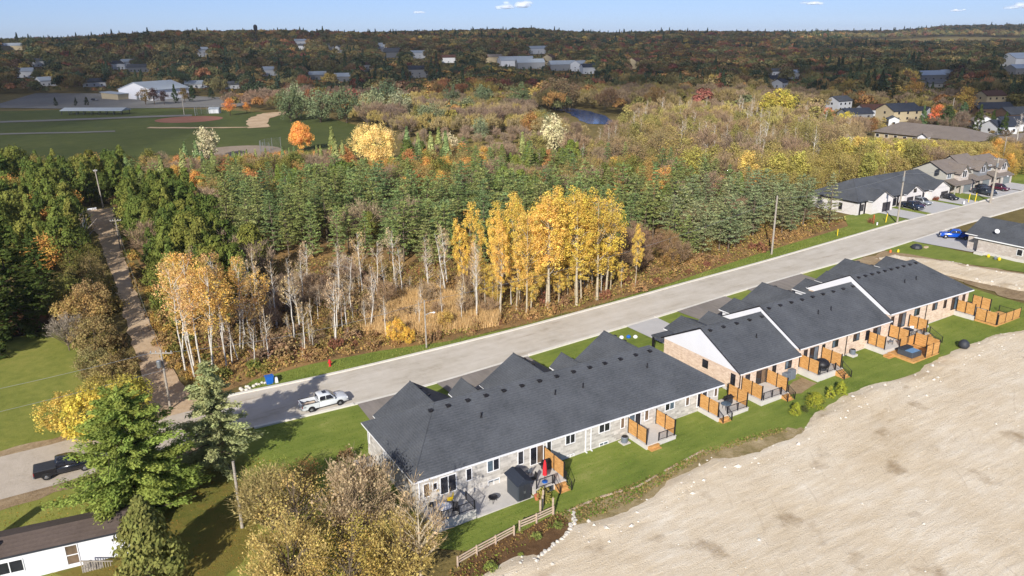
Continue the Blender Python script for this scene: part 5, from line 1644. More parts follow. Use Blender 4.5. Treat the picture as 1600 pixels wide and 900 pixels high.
wire((94.1, 39.6, Z(94, 40) + 11.2), (134.1, 39.6, Z(134, 40) + 11.2), 1.0, 'overhead wire between the tall bare pole and the transformer pole')
wire((134.1, 39.6, Z(134, 40) + 11.2), (168.5, 38.2, Z(168, 38) + 10.4), .9, 'overhead wire from the transformer pole to the lamp arm pole')
wire((18.1, 36.6, Z(18, 36) + 7.3), (94.1, 39.6, Z(94, 40) + 11.0), 1.6, 'long overhead wire from the small lamp pole to the tall bare pole')
# log barrier at the end of the dirt track
b = MB(); b.tube([(-19.5, 176.5, Z(-19, 176) + .35), (-16.8, 176.8, Z(-17, 176) + .35)], .35, 8, M['trim']); tag(b.build('barrier_log'), 'white barrier block at the end of the dirt track', 'barrier')

# ------------------------------------------------------------------ vehicles (nose towards +x)
def wheels(t, xs, w, r=.38, tw=.26):
    for x in xs:
        for s in (-1, 1):
            y = s * (w / 2 - tw / 2 + .02)
            b = MB(); n = 18
            prof = [(r * .62, -tw / 2), (r * .94, -tw / 2), (r, -tw / 2 + .05), (r, tw / 2 - .05), (r * .94, tw / 2), (r * .62, tw / 2)]
            vs = [(x + q[0] * math.cos(2 * math.pi * k / n), y + q[1], r + q[0] * math.sin(2 * math.pi * k / n)) for q in prof for k in range(n)]
            fs = [(i * n + k, i * n + (k + 1) % n, ((i + 1) % 6) * n + (k + 1) % n, ((i + 1) % 6) * n + k) for i in range(6) for k in range(n)]
            b.add(vs, fs, M['rubber']); wh = b.local('wheel', t)
            b = MB(); m = 10
            ring = [(x + r * .6 * math.cos(2 * math.pi * k / m), y + s * (tw / 2 - .04), r + r * .6 * math.sin(2 * math.pi * k / m)) for k in range(m)]
            hub = [(x + r * .2 * math.cos(2 * math.pi * k / m), y + s * (tw / 2 + .01), r + r * .2 * math.sin(2 * math.pi * k / m)) for k in range(m)]
            b.add(ring + hub, [(k, (k + 1) % m, m + (k + 1) % m, m + k) for k in range(m)] + [tuple(range(m, 2 * m))], M['rim']); b.local('rim', wh)

def loft(b, secs, mat):
    """secs: list of rings (same count) -> skin with end caps"""
    n = len(secs[0]); vs = [p for s in secs for p in s]; fs = []
    for i in range(len(secs) - 1):
        for k in range(n):
            fs.append((i * n + k, i * n + (k + 1) % n, (i + 1) * n + (k + 1) % n, (i + 1) * n + k))
    fs += [tuple(range(n))[::-1], tuple((len(secs) - 1) * n + k for k in range(n))]
    b.add(vs, fs, mat)

def ring(x, w, z0, z1, rnd=.12):
    h = w / 2
    return [(x, -h + rnd * .4, z0), (x, -h, z0 + rnd), (x, -h, z1 - rnd * 1.6), (x, -h + rnd, z1 - rnd * .25), (x, -h + rnd * 2.4, z1), (x, h - rnd * 2.4, z1), (x, h - rnd, z1 - rnd * .25), (x, h, z1 - rnd * 1.6), (x, h, z0 + rnd), (x, h - rnd * .4, z0)]

def pickup(x, y, rot, paint, label, cover=None, z=None, bed='dark'):
    t = thing('pickup_truck', label, 'pickup truck', (x, y, (Z(x, y) + .12) if z is None else z), rot)
    P = M[paint]; L, w = 5.8, 1.98; f, r_ = L / 2, -L / 2
    b = MB()
    loft(b, [ring(f - .02, 1.62, .48, 1.02), ring(f - .18, 1.9, .42, 1.10), ring(f - .9, w, .42, 1.17), ring(.95, w, .42, 1.22), ring(-.75, w, .42, 1.20)], P); b.local('body', t, True)
    b = MB()   # bed: floor, two sides, tailgate
    b.box(r_ + .1, -.76, -w / 2 + .08, w / 2 - .08, .45, .72, M[bed])
    b.box(r_ + .05, -.77, -w / 2, -w / 2 + .10, .45, 1.20, P); b.box(r_ + .05, -.77, w / 2 - .10, w / 2, .45, 1.20, P)
    b.box(-.88, -.76, -w / 2 + .1, w / 2 - .1, .7, 1.19, P)
    b.local('bed', t, bevel=.02)
    b = MB(); b.box(r_, r_ + .09, -w / 2 + .03, w / 2 - .03, .55, 1.19, P); b.local('tailgate', t, bevel=.02)
    if cover:
        b = MB(); b.box(r_ + .04, -.78, -w / 2 + .03, w / 2 - .03, 1.20, 1.26, M[cover]); b.local('bed_cover', t, bevel=.02)
    else:
        b = MB(); b.box(r_ + .3, -1.0, -.55, .55, .72, .78, M['fence_wood']); b.local('bed_load', t)
        b = MB(); b.box(r_ + .04, -.8, -w / 2 - .005, -w / 2 + .12, 1.2, 1.235, M['black']); b.box(r_ + .04, -.8, w / 2 - .12, w / 2 + .005, 1.2, 1.235, M['black']); b.local('bed_rail', t)
    def sec(x, wb, wt, zt): return [(x, -wb / 2, 1.14), (x, -wt / 2 - .04, zt - .10), (x, -wt / 2 + .12, zt), (x, wt / 2 - .12, zt), (x, wt / 2 + .04, zt - .10), (x, wb / 2, 1.14)]
    b = MB(); loft(b, [sec(1.42, 1.86, 1.74, 1.22), sec(.72, 1.9, 1.52, 1.84), sec(.35, 1.92, 1.5, 1.92), sec(-.5, 1.92, 1.5, 1.91), sec(-.78, 1.92, 1.56, 1.82)], P); cab = b.local('cab', t, True)
    b = MB(); b.add([(1.40, -.80, 1.27), (.78, -.70, 1.81), (.78, .70, 1.81), (1.40, .80, 1.27)], [(0, 1, 2, 3)], M['glass'])
    for v in range(len(b.v)): b.v[v] = (b.v[v][0] + .05, b.v[v][1], b.v[v][2] + .04)
    b.local('windscreen', t)
    b = MB(); b.add([(-.80, -.74, 1.30), (-.80, -.66, 1.78), (-.80, .66, 1.78), (-.80, .74, 1.30)], [(0, 1, 2, 3)], M['glass']); b.local('rear_window', t)
    for s in (-1, 1):
        for (x0, x1, xa) in ((.12, 1.08, .68), (-.66, .04, .04)):
            b = MB(); ys, yt = s * .965, s * .825
            b.add([(x0, ys, 1.28), (x1, ys, 1.28), (xa, yt, 1.76), (x0, yt, 1.76)], [(0, 1, 2, 3)], M['glass']); b.local('side_window', t)
        b = MB(); b.box(1.0, 1.18, s * 1.0 - (.0 if s > 0 else .22), s * 1.0 + (.22 if s > 0 else .0), 1.22, 1.42, P); b.local('mirror', t, bevel=.03)
        b = MB(); b.box(f - .20, f - .03, s * .78 - .16, s * .78 + .16, .80, .98, M['lamp_white']); b.local('headlight', t)
        b = MB(); b.box(r_ - .012, r_ + .06, s * .88 - .1, s * .88 + .1, .78, 1.12, M['lamp_red']); b.local('tail_light', t)
        for xw in (1.82, -1.78):     # dark wheel arch
            b = MB(); n = 12; rr_ = .47; y0 = s * (w / 2 + .006)
            b.add([(xw, y0, .38)] + [(xw + rr_ * math.cos(math.pi * k / n), y0, .38 + rr_ * math.sin(math.pi * k / n)) for k in range(n + 1)], [(0, k + 1, k + 2) for k in range(n)], M['rubber']); b.local('wheel_arch', t)
    b = MB(); b.box(f - .10, f + .03, -.55, .55, .62, .98, M['dark']); b.local('grille', t)
    b = MB(); b.box(f - .12, f + .08, -.92, .92, .40, .60, M['tin']); b.box(r_ - .12, r_ + .02, -.9, .9, .44, .60, M['tin']); b.local('bumper', t, bevel=.03)
    if paint == 'paint_white':
        b = MB(); b.box(-.1, .38, -.38, .38, 1.915, 1.935, M['glass']); b.local('sunroof', t)
    wheels(t, (1.82, -1.78), w, .40)
    return t

def car(x, y, rot, paint, label, kind='suv', z=None):
    t = thing('parked_car', label, 'car', (x, y, (Z(x, y) + .13) if z is None else z), rot)
    P = M[paint]; L = 4.6; w = 1.84; f, r_ = L / 2, -L / 2
    hb = .98 if kind == 'suv' else .86; ht = 1.68 if kind == 'suv' else 1.44; xr = -1.9 if kind == 'suv' else -1.35
    b = MB(); loft(b, [ring(f, 1.5, .42, hb - .22), ring(f - .25, 1.76, .34, hb - .12), ring(f - 1.2, w, .32, hb), ring(-1.2, w, .32, hb + .02), ring(r_ + .2, 1.78, .36, hb), ring(r_, 1.6, .44, hb - .08)], P); b.local('body', t, True)
    def sec(x, wb, wt, zt): return [(x, -wb / 2, hb - .06), (x, -wt / 2 - .03, zt - .09), (x, -wt / 2 + .12, zt), (x, wt / 2 - .12, zt), (x, wt / 2 + .03, zt - .09), (x, wb / 2, hb - .06)]
    b = MB(); loft(b, [sec(1.15, 1.7, 1.6, hb + .02), sec(.35, 1.74, 1.36, ht - .05), sec(-.1, 1.74, 1.34, ht), sec(xr + .5, 1.74, 1.36, ht - .03), sec(xr, 1.74, 1.4, ht - .2 if kind == 'suv' else hb + .1)], P); b.local('cabin', t, True)
    b = MB(); b.add([(1.16, -.74, hb + .06), (.42, -.64, ht - .06), (.42, .64, ht - .06), (1.16, .74, hb + .06)], [(0, 1, 2, 3)], M['glass']); b.local('windscreen', t)
    b = MB(); b.add([(xr - .04, -.66, hb + .10), (xr + (.08 if kind == 'suv' else .42), -.6, ht - .16), (xr + (.08 if kind == 'suv' else .42), .6, ht - .16), (xr - .04, .66, hb + .10)], [(0, 1, 2, 3)], M['glass']); b.local('rear_window', t)
    for s in (-1, 1):
        for (x0, x1, xa, xb) in ((-.25, .85, .36, -.25), (xr + .35, -.33, -.33, xr + .55)):
            b = MB(); b.add([(x0, s * .885, hb + .06), (x1, s * .885, hb + .06), (xa, s * .735, ht - .13), (xb, s * .735, ht - .13)], [(0, 1, 2, 3)], M['glass']); b.local('side_window', t)
        b = MB(); b.box(f - .16, f + .004, s * .62 - .16, s * .62 + .16, hb - .34, hb - .2, M['lamp_white']); b.local('headlight', t)
        b = MB(); b.box(r_ - .01, r_ + .12, s * .66 - .12, s * .66 + .12, hb - .28, hb - .06, M['lamp_red']); b.local('tail_light', t)
    wheels(t, (1.42, -1.38), w, .35, .22)
    return t
M['paint_white'] = paint_mat('white_car_paint', C(226, 230, 234, .8))
M['paint_black'] = paint_mat('black_car_paint', C(30, 34, 44, .6))
M['paint_blue'] = paint_mat('blue_car_paint', C(16, 84, 196, .8))
M['paint_navy'] = paint_mat('navy_car_paint', C(34, 48, 72, .7))
M['paint_silver'] = paint_mat('silver_car_paint', C(150, 156, 162, .75))
M['paint_maroon'] = paint_mat('maroon_car_paint', C(92, 28, 52, .7))
M['paint_grey'] = paint_mat('dark_grey_car_paint', C(62, 70, 80, .7))
pickup(-.3, 27.2, 0.0, 'paint_white', 'white crew cab pickup with sunroof parked along the near kerb')
pickup(-28.6, 28.3, -.02, 'paint_black', 'black pickup with black bed cover on the gravel road behind the green tree', 'dark')
pickup(132.1, 25.4, math.radians(128), 'paint_blue', 'bright blue pickup parked in the driveway at the right')
pickup(149.0, 45.9, math.radians(-100), 'paint_navy', 'navy pickup with pale tailgate in front of the white brick row', 'dark')
car(151.4, 46.4, math.radians(-95), 'paint_maroon', 'dark maroon car between the navy pickup and the silver wagon', 'sedan')
car(155.0, 47.0, math.radians(-97), 'paint_silver', 'silver wagon in front of the white brick row')
car(164.9, 46.2, math.radians(-95), 'paint_black', 'black low car by the red shrub between the two rows', 'sedan')
pickup(176.3, 44.0, math.radians(-97), 'paint_grey', 'dark grey pickup behind the yellow guy guards', 'dark')
car(179.4, 45.4, math.radians(-95), 'paint_navy', 'dark blue car before the tan townhouses', 'suv')
car(184.2, 44.4, math.radians(-93), 'paint_maroon', 'maroon car parked before the tan townhouses', 'suv')
car(182.0, 47.6, math.radians(-93), 'paint_black', 'black car close to the tan garage doors', 'sedan')
for (px, py, pt, lab) in ((148, 158, 'paint_black', 'dark car alone on the arena car park'), (395, 148, 'paint_white', 'white car at the far end of the arena car park'), (352, 147, 'paint_silver', 'silver car behind the row of clipped trees')):
    x, y = at(px, py); car(x, y, HEAD - HS, pt, lab, z=Z(x, y) + .4)

b = MB()
pe = [(11.6, -7.5), (16.7, -7.25), (20.9, -7.9), (26, -7.1), (31.3, -6.45)]
for (x0, y0), (x1, y1) in zip(pe[:-1], pe[1:]):
    n = 5
    for i in range(n):
        q = [(x0 + (x1 - x0) * (i + d) / n, y0 + (y1 - y0) * (i + d) / n) for d in (0, .93)]
        if (i + int(x0)) % 4 == 3: continue
        b.add([(q[0][0], q[0][1] - .1, Z(*q[0]) + .0), (q[1][0], q[1][1] - .1, Z(*q[1])), (q[1][0], q[1][1] + .1, Z(*q[1])), (q[0][0], q[0][1] + .1, Z(*q[0])),
               (q[0][0], q[0][1] - .1, Z(*q[0]) + .16), (q[1][0], q[1][1] - .1, Z(*q[1]) + .16), (q[1][0], q[1][1] + .1, Z(*q[1]) + .16), (q[0][0], q[0][1] + .1, Z(*q[0]) + .16)],
              [(4, 5, 6, 7), (0, 1, 5, 4), (1, 2, 6, 5), (2, 3, 7, 6), (3, 0, 4, 7)], M['fence_wood'])
o = b.build('lawn_edging'); tag(o, kind='structure')
# ------------------------------------------------------------------ vegetation
def unit(v):
    return v / np.maximum(np.linalg.norm(v, axis=-1, keepdims=True), 1e-6)

def rdir(rg, n):
    return unit(rg.normal(size=(n, 3)))

def quads(rg, P, N, size, asp=1.0, along=None):
    """loose leaf cards at P facing N; 'along' fixes their long axis"""
    n = len(P)
    t = along if along is not None else rdir(rg, n)
    b = unit(np.cross(N, t)); t = unit(np.cross(b, N))
    s = np.asarray(size).reshape(-1, 1) * np.ones((n, 1))
    j = lambda: rg.uniform(.7, 1.25, (n, 1))
    a = np.asarray(asp).reshape(-1, 1)
    return np.stack([P - t * s * a * j() , P - b * s * .5 * j(), P + t * s * a * j(), P + b * s * .5 * j()], 1)

def leaves(rg, cent, rad, n_each, size, flat=.8, up=.25, tone_c=.5, asp=.5, squash=1.0):
    m = len(cent); n = m * n_each
    d = rdir(rg, n)
    rr_ = np.repeat(rad, n_each) * rg.uniform(.45, 1.05, n)
    off = d * rr_[:, None]; off[:, 2] *= squash
    P = np.repeat(cent, n_each, 0) + off
    N = unit(d * flat + rdir(rg, n) * .7 + np.array([0, 0, up]))
    V = quads(rg, P, N, size * rg.uniform(.6, 1.3, n), asp * 1.1)
    ct = rg.uniform(0, 1, m)
    tone = np.clip(np.repeat(ct, n_each) * tone_c + rg.uniform(0, 1, n) * (1 - tone_c), 0, 1)
    ch = rg.uniform(0.2, .8, m)
    hue = np.clip(np.repeat(ch, n_each) + rg.normal(0, .12, n), 0, 1)
    return V, tone, hue

def trunk_mesh(name, rg, H, r0, limbs, mat, top=.85, lean=0.0, wig=.25, n=7, fork=None):
    """limbs: list of (start fraction, end point)"""
    b = MB()
    k = 7
    lx, ly = rg.normal(0, lean, 2)
    pts, rad = [], []
    for i in range(k + 1):
        f = i / k
        w = wig * f * (1 - .3 * f)
        pts.append((lx * f * H + rg.normal(0, w * .5), ly * f * H + rg.normal(0, w * .5), -.4 + (H * top + .4) * f))
        rad.append(max(r0 * (1 - f) ** .8, .022) * (1.25 if i == 0 else 1))
    b.tube(pts, rad, n, mat, False)
    P = np.array(pts)
    def along(f):
        z = f * H
        i = np.searchsorted(P[:, 2], z) - 1
        i = int(np.clip(i, 0, k - 1))
        t = np.clip((z - P[i, 2]) / (P[i + 1, 2] - P[i, 2]), 0, 1)
        return P[i] + (P[i + 1] - P[i]) * t
    for f, e in limbs:
        s = along(min(f, top * .98)); e = np.array(e)
        rl = max(r0 * (1 - f) * .55, .028)
        m1 = s + (e - s) * .5 + rg.normal(0, .08, 3) * np.linalg.norm(e - s) + np.array([0, 0, .06 * np.linalg.norm(e - s)])
        b.tube([tuple(s), tuple(m1), tuple(e)], [rl, rl * .62, .016], 4, mat, False)
    return b.mesh(name, smooth=True)

def deciduous(nm, seed, H, W, base, nc, nl, size, mat, r0=.22, shape='round', leaf=LEAF, gap=0.0, lean=.02, flat=.8, limbs_n=12, tone_c=.45, clump=.2):
    rg = np.random.default_rng(seed)
    d = rdir(rg, nc); r = rg.uniform(.25, 1, nc) ** .5
    u = d * r[:, None]
    hc = (H - base) / 2
    c = u * np.array([W / 2, W / 2, hc]) * (1 - clump * .6)
    if shape == 'oval':
        f = (u[:, 2] + 1) / 2; c[:, :2] *= (1.0 - .55 * f ** 1.6)[:, None]
    if shape == 'poplar':
        f = (u[:, 2] + 1) / 2; c[:, :2] *= (.55 + .8 * np.sin(np.pi * np.clip(f * .9 + .05, 0, 1)) ** .8)[:, None] * .85
    if shape == 'spread':
        c[:, 2] = c[:, 2] * .8 + hc * .1
    c[:, :2] += rg.normal(0, W * .03, (nc, 2))
    c[:, 2] += base + hc
    rad = W * clump * rg.uniform(.6, 1.25, nc)
    V, tone, hue = leaves(rg, c, rad, nl, size, flat, .25, tone_c)
    keep = rg.uniform(size=len(V)) > gap
    cm = np_quads(nm + '_crown', V[keep], leaf, tone[keep], hue[keep])
    sel = rg.permutation(nc)[:limbs_n]
    limbs = []
    for i in sel:
        z = c[i, 2]; fz = np.clip((z - np.hypot(c[i, 0], c[i, 1]) * .9) / H, base / H * .8, .8)
        limbs.append((float(fz), c[i]))
    tm = trunk_mesh(nm + '_trunk', rg, H, r0, limbs, mat, lean=lean)
    return cm, tm

def twiggy(nm, seed, H, W, base, nsub, ntw, mat, leafn=0, lsize=.3, r0=.2, shape='round', leaf=LEAF_T, tw=.05, lean=.03, tl=1.0, multi=1):
    """bare or nearly bare crown: limbs, sub-branches and fine twigs"""
    rg = np.random.default_rng(seed)
    hc = (H - base) / 2
    d = rdir(rg, nsub); d[:, 2] = d[:, 2] * .8 + .1
    u = d * (rg.uniform(.35, 1, nsub) ** .5)[:, None]
    c = u * np.array([W / 2, W / 2, hc])
    if shape == 'tall':
        f = (u[:, 2] + 1) / 2; c[:, :2] *= (1.0 - .6 * f)[:, None]
    c[:, 2] += base + hc
    limbs = [(float(np.clip((p[2] - np.hypot(p[0], p[1]) * 1.15) / H, base / H * .6, .82)), p) for p in c]
    tm = trunk_mesh(nm + '_trunk', rg, H, r0, limbs, mat, lean=lean, top=.9)
    n = nsub * ntw
    cc = np.repeat(c, ntw, 0)
    ax = np.array([0, 0, base + hc * .3])
    out = unit(cc - ax)
    st = cc + rdir(rg, n) * (W * .10) * rg.uniform(0, 1, (n, 1))
    st = st - out * rg.uniform(0, W * .16, (n, 1))
    di = unit(out * .8 + rdir(rg, n) * .75 + np.array([0, 0, .35]))
    L = tl * rg.uniform(.5, 1.3, n)
    N = unit(np.cross(di, rdir(rg, n)))
    V = quads(rg, st + di * L[:, None] * .5, N, np.full(n, tw), (L / tw * .5), di)
    tone = rg.uniform(.2, .9, n); hue = rg.uniform(.4, .6, n)
    if leafn:
        pick = rg.integers(0, n, leafn)
        P = st[pick] + di[pick] * (L[pick] * rg.uniform(.3, 1.1, leafn))[:, None] + rg.normal(0, .12, (leafn, 3))
        V2 = quads(rg, P, rdir(rg, leafn), lsize * rg.uniform(.6, 1.3, leafn), .55)
        V = np.concatenate([V, V2]); tone = np.concatenate([tone, rg.uniform(.4, 1, leafn)]); hue = np.concatenate([hue, rg.uniform(.35, .75, leafn)])
    return np_quads(nm + '_crown', V, leaf, tone, hue), tm

def pine(nm, seed, H, W, base, mat, size=.5, per=9, levels=.85, droop=.05, dense=1.0, cone=.75, nb=6, leaf=LEAF, r0=.2, thin=.22):
    rg = np.random.default_rng(seed)
    P, N, A, S, T, Hh = [], [], [], [], [], []
    limbs = []
    z = base
    while z < H - .3:
        f = (z - base) / (H - base)
        Lm = W / 2 * (1 - f) ** cone * (.75 + .25 * min(1, f * 6))
        m = max(3, int(nb * (1 - .35 * f)))
        a0 = rg.uniform(0, 6.28)
        for k in range(m):
            a = a0 + 6.283 * k / m + rg.normal(0, .25)
            L = Lm * rg.uniform(.45, 1.28) + .25
            up = .22 - droop * 4 * (1 - f) + rg.normal(0, .07)
            e = np.array([math.cos(a) * L, math.sin(a) * L, z + up * L])
            if k < 4: limbs.append((z / H, e))
            ct, ch = rg.uniform(), rg.uniform(.25, .75)
            nt = max(2, int(L / .55 * dense))
            for i in range(nt):
                t = .28 + .72 * (i + rg.uniform(0, .8)) / nt
                c = np.array([math.cos(a) * L * t, math.sin(a) * L * t, z + up * L * t])
                for _ in range(per):
                    o = rdir(rg, 1)[0] * np.array([1, 1, .45]) * (.32 + .10 * L) * rg.uniform(.3, 1.0)
                    P.append(c + o)
                    N.append(unit(o * .6 + rdir(rg, 1)[0] * .55 + np.array([0, 0, .75])))
                    A.append(unit(np.array([math.cos(a), math.sin(a), .25]) + rdir(rg, 1)[0] * .6))
                    S.append(size * rg.uniform(.6, 1.25)); T.append(.5 * ct + .5 * rg.uniform()); Hh.append(np.clip(ch + rg.normal(0, .1), 0, 1))
        z += levels * rg.uniform(.75, 1.2) * (1 - .3 * f)
    for _ in range(per * 3):
        P.append(np.array([0, 0, H - rg.uniform(0, .9)]) + rg.normal(0, .1, 3)); N.append(rdir(rg, 1)[0]); A.append(unit(np.array([0, 0, 1.]) + rdir(rg, 1)[0] * .4)); S.append(size * .8); T.append(rg.uniform(.3, 1)); Hh.append(.5)
    V = quads(rg, np.array(P), np.array(N), np.array(S) * thin * 2, np.full(len(P), .5 / thin * .5), np.array(A))
    cm = np_quads(nm + '_crown', V, leaf, np.array(T), np.array(Hh))
    tm = trunk_mesh(nm + '_trunk', rg, H, r0, limbs[:60], mat, top=.97, lean=.01, wig=.1)
    return cm, tm

def cone_tree(nm, seed, H, W, mat, n, size, leaf=LEAF, rough=.16, tip=.9, up=.5):
    """dense cedar: a lumpy cone of upright sprays"""
    rg = np.random.default_rng(seed)
    nc = max(30, n // 40)
    f = rg.uniform(0, 1, nc) ** .8
    a = rg.uniform(0, 6.28, nc)
    prof = np.clip((1 - f) ** tip * (.7 + .6 * np.minimum(1, f * 5)), .04, 1)
    r = W / 2 * prof * rg.uniform(.45, 1.0, nc)
    c = np.stack([np.cos(a) * r, np.sin(a) * r, .3 + f * (H - .6)], 1)
    rad = W * rough * rg.uniform(.7, 1.2, nc) * (.5 + .6 * (1 - f))
    ne = n // nc
    m = nc * ne
    d = rdir(rg, m); d[:, 2] = np.abs(d[:, 2]) * .8 + .1 * rg.normal(size=m)
    P = np.repeat(c, ne, 0) + d * np.repeat(rad, ne)[:, None] * rg.uniform(.4, 1.05, (m, 1)) * np.array([1, 1, 1.5])
    out = unit(np.stack([P[:, 0], P[:, 1], np.full(m, W * .15)], 1))
    N = unit(d * .5 + out * .5 + rdir(rg, m) * .6)
    al = unit(np.array([0, 0, up + .3]) + out * .35 + rdir(rg, m) * .5)
    V = quads(rg, P, N, size * rg.uniform(.6, 1.3, m), .9, al)
    tone = np.clip(np.repeat(rg.uniform(0, 1, nc), ne) * .5 + rg.uniform(0, .5, m), 0, 1)
    hue = np.clip(np.repeat(rg.uniform(.25, .75, nc), ne) + rg.normal(0, .1, m), 0, 1)
    cm = np_quads(nm + '_crown', V, leaf, tone, hue)
    tm = trunk_mesh(nm + '_trunk', rg, H, .16, [], mat, top=.8, lean=.01, wig=.05)
    return cm, tm

def shrub(nm, seed, H, W, nc, nl, size, mat, leaf=LEAF, gap=0):
    rg = np.random.default_rng(seed)
    d = rdir(rg, nc); d[:, 2] = np.abs(d[:, 2])
    c = d * (rg.uniform(.2, 1, nc) ** .6)[:, None] * np.array([W / 2, W / 2, H * .85]); c[:, 2] += H * .08
    V, tone, hue = leaves(rg, c, W * .17 * rg.uniform(.6, 1.3, nc), nl, size, .7, .3, .5)
    cm = np_quads(nm + '_crown', V, leaf, tone, hue)
    b = MB()
    for i in range(9):
        e = c[rg.integers(nc)]
        b.tube([(rg.normal(0, .15), rg.normal(0, .15), -.2), tuple(e * .5 + rg.normal(0, .1, 3)), tuple(e)], [.05, .035, .015], 4, mat, False)
    return cm, b.mesh(nm + '_stems', smooth=True)

VAR = {}
def variants(kind, fn, n):
    VAR[kind] = [fn(i) for i in range(n)]
variants('pine', lambda i: pine(f'pine{i}', 100 + i, 13, (7.2, 8.2, 6.2, 9.4, 7.6, 8.6, 5.8, 7.8)[i], (1.8, 2.6, 1.4, 4.2, 2.2, 3.4, 1.2, 5.0)[i], bark_grey, size=.52, per=10, levels=1.0, cone=(.62, .5, .75, .45, .6, .5, .8, .4)[i], nb=6, droop=.02, leaf=LEAF_T), 8)
variants('spruce', lambda i: pine(f'spruce{i}', 140 + i, 16, (6.5, 5.6, 7.2)[i], 1.0, bark_dark, size=.60, per=8, levels=.8, droop=.10, cone=.95, nb=7), 3)
variants('cedar', lambda i: cone_tree(f'cedar{i}', 160 + i, 10, (5.0, 6.4, 4.4, 7.2, 6.0, 5.4)[i], bark_grey, 3200, .27, rough=(.16, .2, .15, .22, .2, .17)[i], tip=(.9, .55, .8, .42, .6, .7)[i]), 6)
variants('poplar', lambda i: deciduous(f'poplar{i}', 200 + i, 20, (6.4, 5.4, 7.2)[i], (3.6, 5.2, 4.4)[i], 112, 60, .19, bark_pop, .24, 'poplar', LEAF_T, .15, .03, .65, 24, .5, .115), 3)
variants('aspen', lambda i: deciduous(f'aspen{i}', 220 + i, 17, (4.2, 3.4, 4.6)[i], (4.6, 5.6, 6.4)[i], 60, 36, .18, bark_white, .13, 'poplar', LEAF_T, .25, .05, .6, 24, .45, .17), 3)
variants('birch', lambda i: twiggy(f'birch{i}', 240 + i, 11, (3.8, 3.2, 4.4, 2.8)[i], (4.0, 3.2, 4.6, 3.6)[i], 22, 10, bark_white, (60, 20, 130, 40)[i], .20, .15, 'tall', LEAF_T, .03, .05, .9), 4)
variants('bare', lambda i: twiggy(f'bare{i}', 260 + i, 10, (7.6, 8.6, 7.0, 9.2)[i], (1.6, 2.0, 1.2, 2.4)[i], 52, 40, bark_grey, (300, 500, 160, 700)[i], .24, .17, 'round', LEAF, .075, .02, 1.3), 4)
variants('tan', lambda i: deciduous(f'tan{i}', 280 + i, 9.5, (8.0, 9.0, 7.4, 8.6)[i], (1.0, 1.4, .8, 1.2)[i], 64, 44, .24, bark_grey, .18, 'round', LEAF_T, .15, .02, .6, 16, .5, .16), 4)
variants('maple', lambda i: deciduous(f'maple{i}', 300 + i, 11, (8.4, 7.4, 9.0, 6.6)[i], (2.0, 2.2, 1.6, 2.4)[i], 60, 44, .32, bark_dark, .22, 'oval' if i % 2 else 'round', LEAF, .04, .02, .8, 10, .5, .17), 4)
variants('willow', lambda i: deciduous(f'willow{i}', 320 + i, 15, (13, 15, 12)[i], (1.2, 1.6, 1.0)[i], 74, 34, .62, bark_dark, .4, 'round', LEAF, .05, .02, .8, 12, .55, .15), 3)
variants('shrub', lambda i: shrub(f'shrub{i}', 340 + i, (2.6, 2.0, 3.2, 1.6)[i], (3.6, 3.2, 4.0, 2.6)[i], 30, 22, .30, bark_grey), 4)

NATIVE = dict(pine=13, spruce=16, cedar=10, poplar=20, aspen=17, birch=11, bare=10, tan=9.5, maple=11, willow=15, shrub=2.4)
NAMES = dict(pine='pine_tree', spruce='spruce_tree', cedar='cedar_tree', poplar='poplar_tree', aspen='aspen_tree', birch='birch_tree', bare='bare_tree', tan='deciduous_tree', maple='maple_tree', willow='willow_tree', shrub='shrub')
PAL = {
    'pine': [(132, 148, 80), (124, 142, 80), (144, 152, 80), (118, 138, 82), (150, 154, 86), (136, 142, 74)],
    'spruce': [(52, 66, 36), (60, 76, 40), (46, 60, 38)],
    'cedar': [(108, 116, 44), (96, 108, 42), (86, 100, 42), (122, 124, 48)],
    'poplar': [(230, 190, 64), (226, 184, 60), (210, 180, 60), (230, 184, 74)],
    'aspen': [(222, 176, 80), (216, 168, 78), (206, 166, 98), (228, 180, 70)],
    'birch': [(196, 166, 126), (200, 168, 116), (188, 162, 126)],
    'bare': [(152, 128, 104), (160, 134, 106), (142, 122, 106), (150, 118, 88)],
    'tan': [(176, 152, 102), (168, 148, 106), (182, 158, 100), (162, 140, 100), (172, 146, 110), (156, 144, 86)],
    'maple': [(190, 138, 62), (170, 122, 60), (150, 130, 62), (120, 118, 56), (176, 108, 62)],
    'willow': [(112, 122, 84), (126, 134, 98), (104, 116, 80)],
    'shrub': [(150, 110, 66), (166, 120, 62), (122, 104, 60), (132, 124, 56), (150, 86, 52)],
}
KA = 1.12   # albedo per display colour
def colr(c, jit=.07):
    k = 1 + random.uniform(-jit, jit)
    l = lin(c)
    return (l[0] * KA * k * (1 + random.uniform(-.04, .04)), l[1] * KA * k, l[2] * KA * k * (1 + random.uniform(-.06, .06)), 1)

def tree(kind, x, y, h, label, color=None, group=None, wide=1.0, var=None, rot=None, mesh=None, name=None, native=None, sink=.05, lean=None):
    """one tree: an empty at its foot with trunk and crown"""
    cm, tm = mesh if mesh else VAR[kind][random.randrange(len(VAR[kind])) if var is None else var]
    s = h / (native or NATIVE[kind])
    t = thing(name or NAMES[kind], label, 'shrub' if kind == 'shrub' else 'tree', (x, y, Z(x, y) - sink), random.uniform(0, 6.28) if rot is None else rot, group)
    if lean is None and kind in ('pine', 'cedar', 'spruce', 'poplar', 'tan'): lean = (random.gauss(0, .03), random.gauss(0, .03))
    if lean: t.rotation_euler = (lean[0], lean[1], t.rotation_euler[2])
    t.scale = (s * wide, s * wide, s)
    link('stems' if kind == 'shrub' else 'trunk', tm, t)
    link('crown', cm, t, color=colr(color or random.choice(PAL[kind])))
    return t
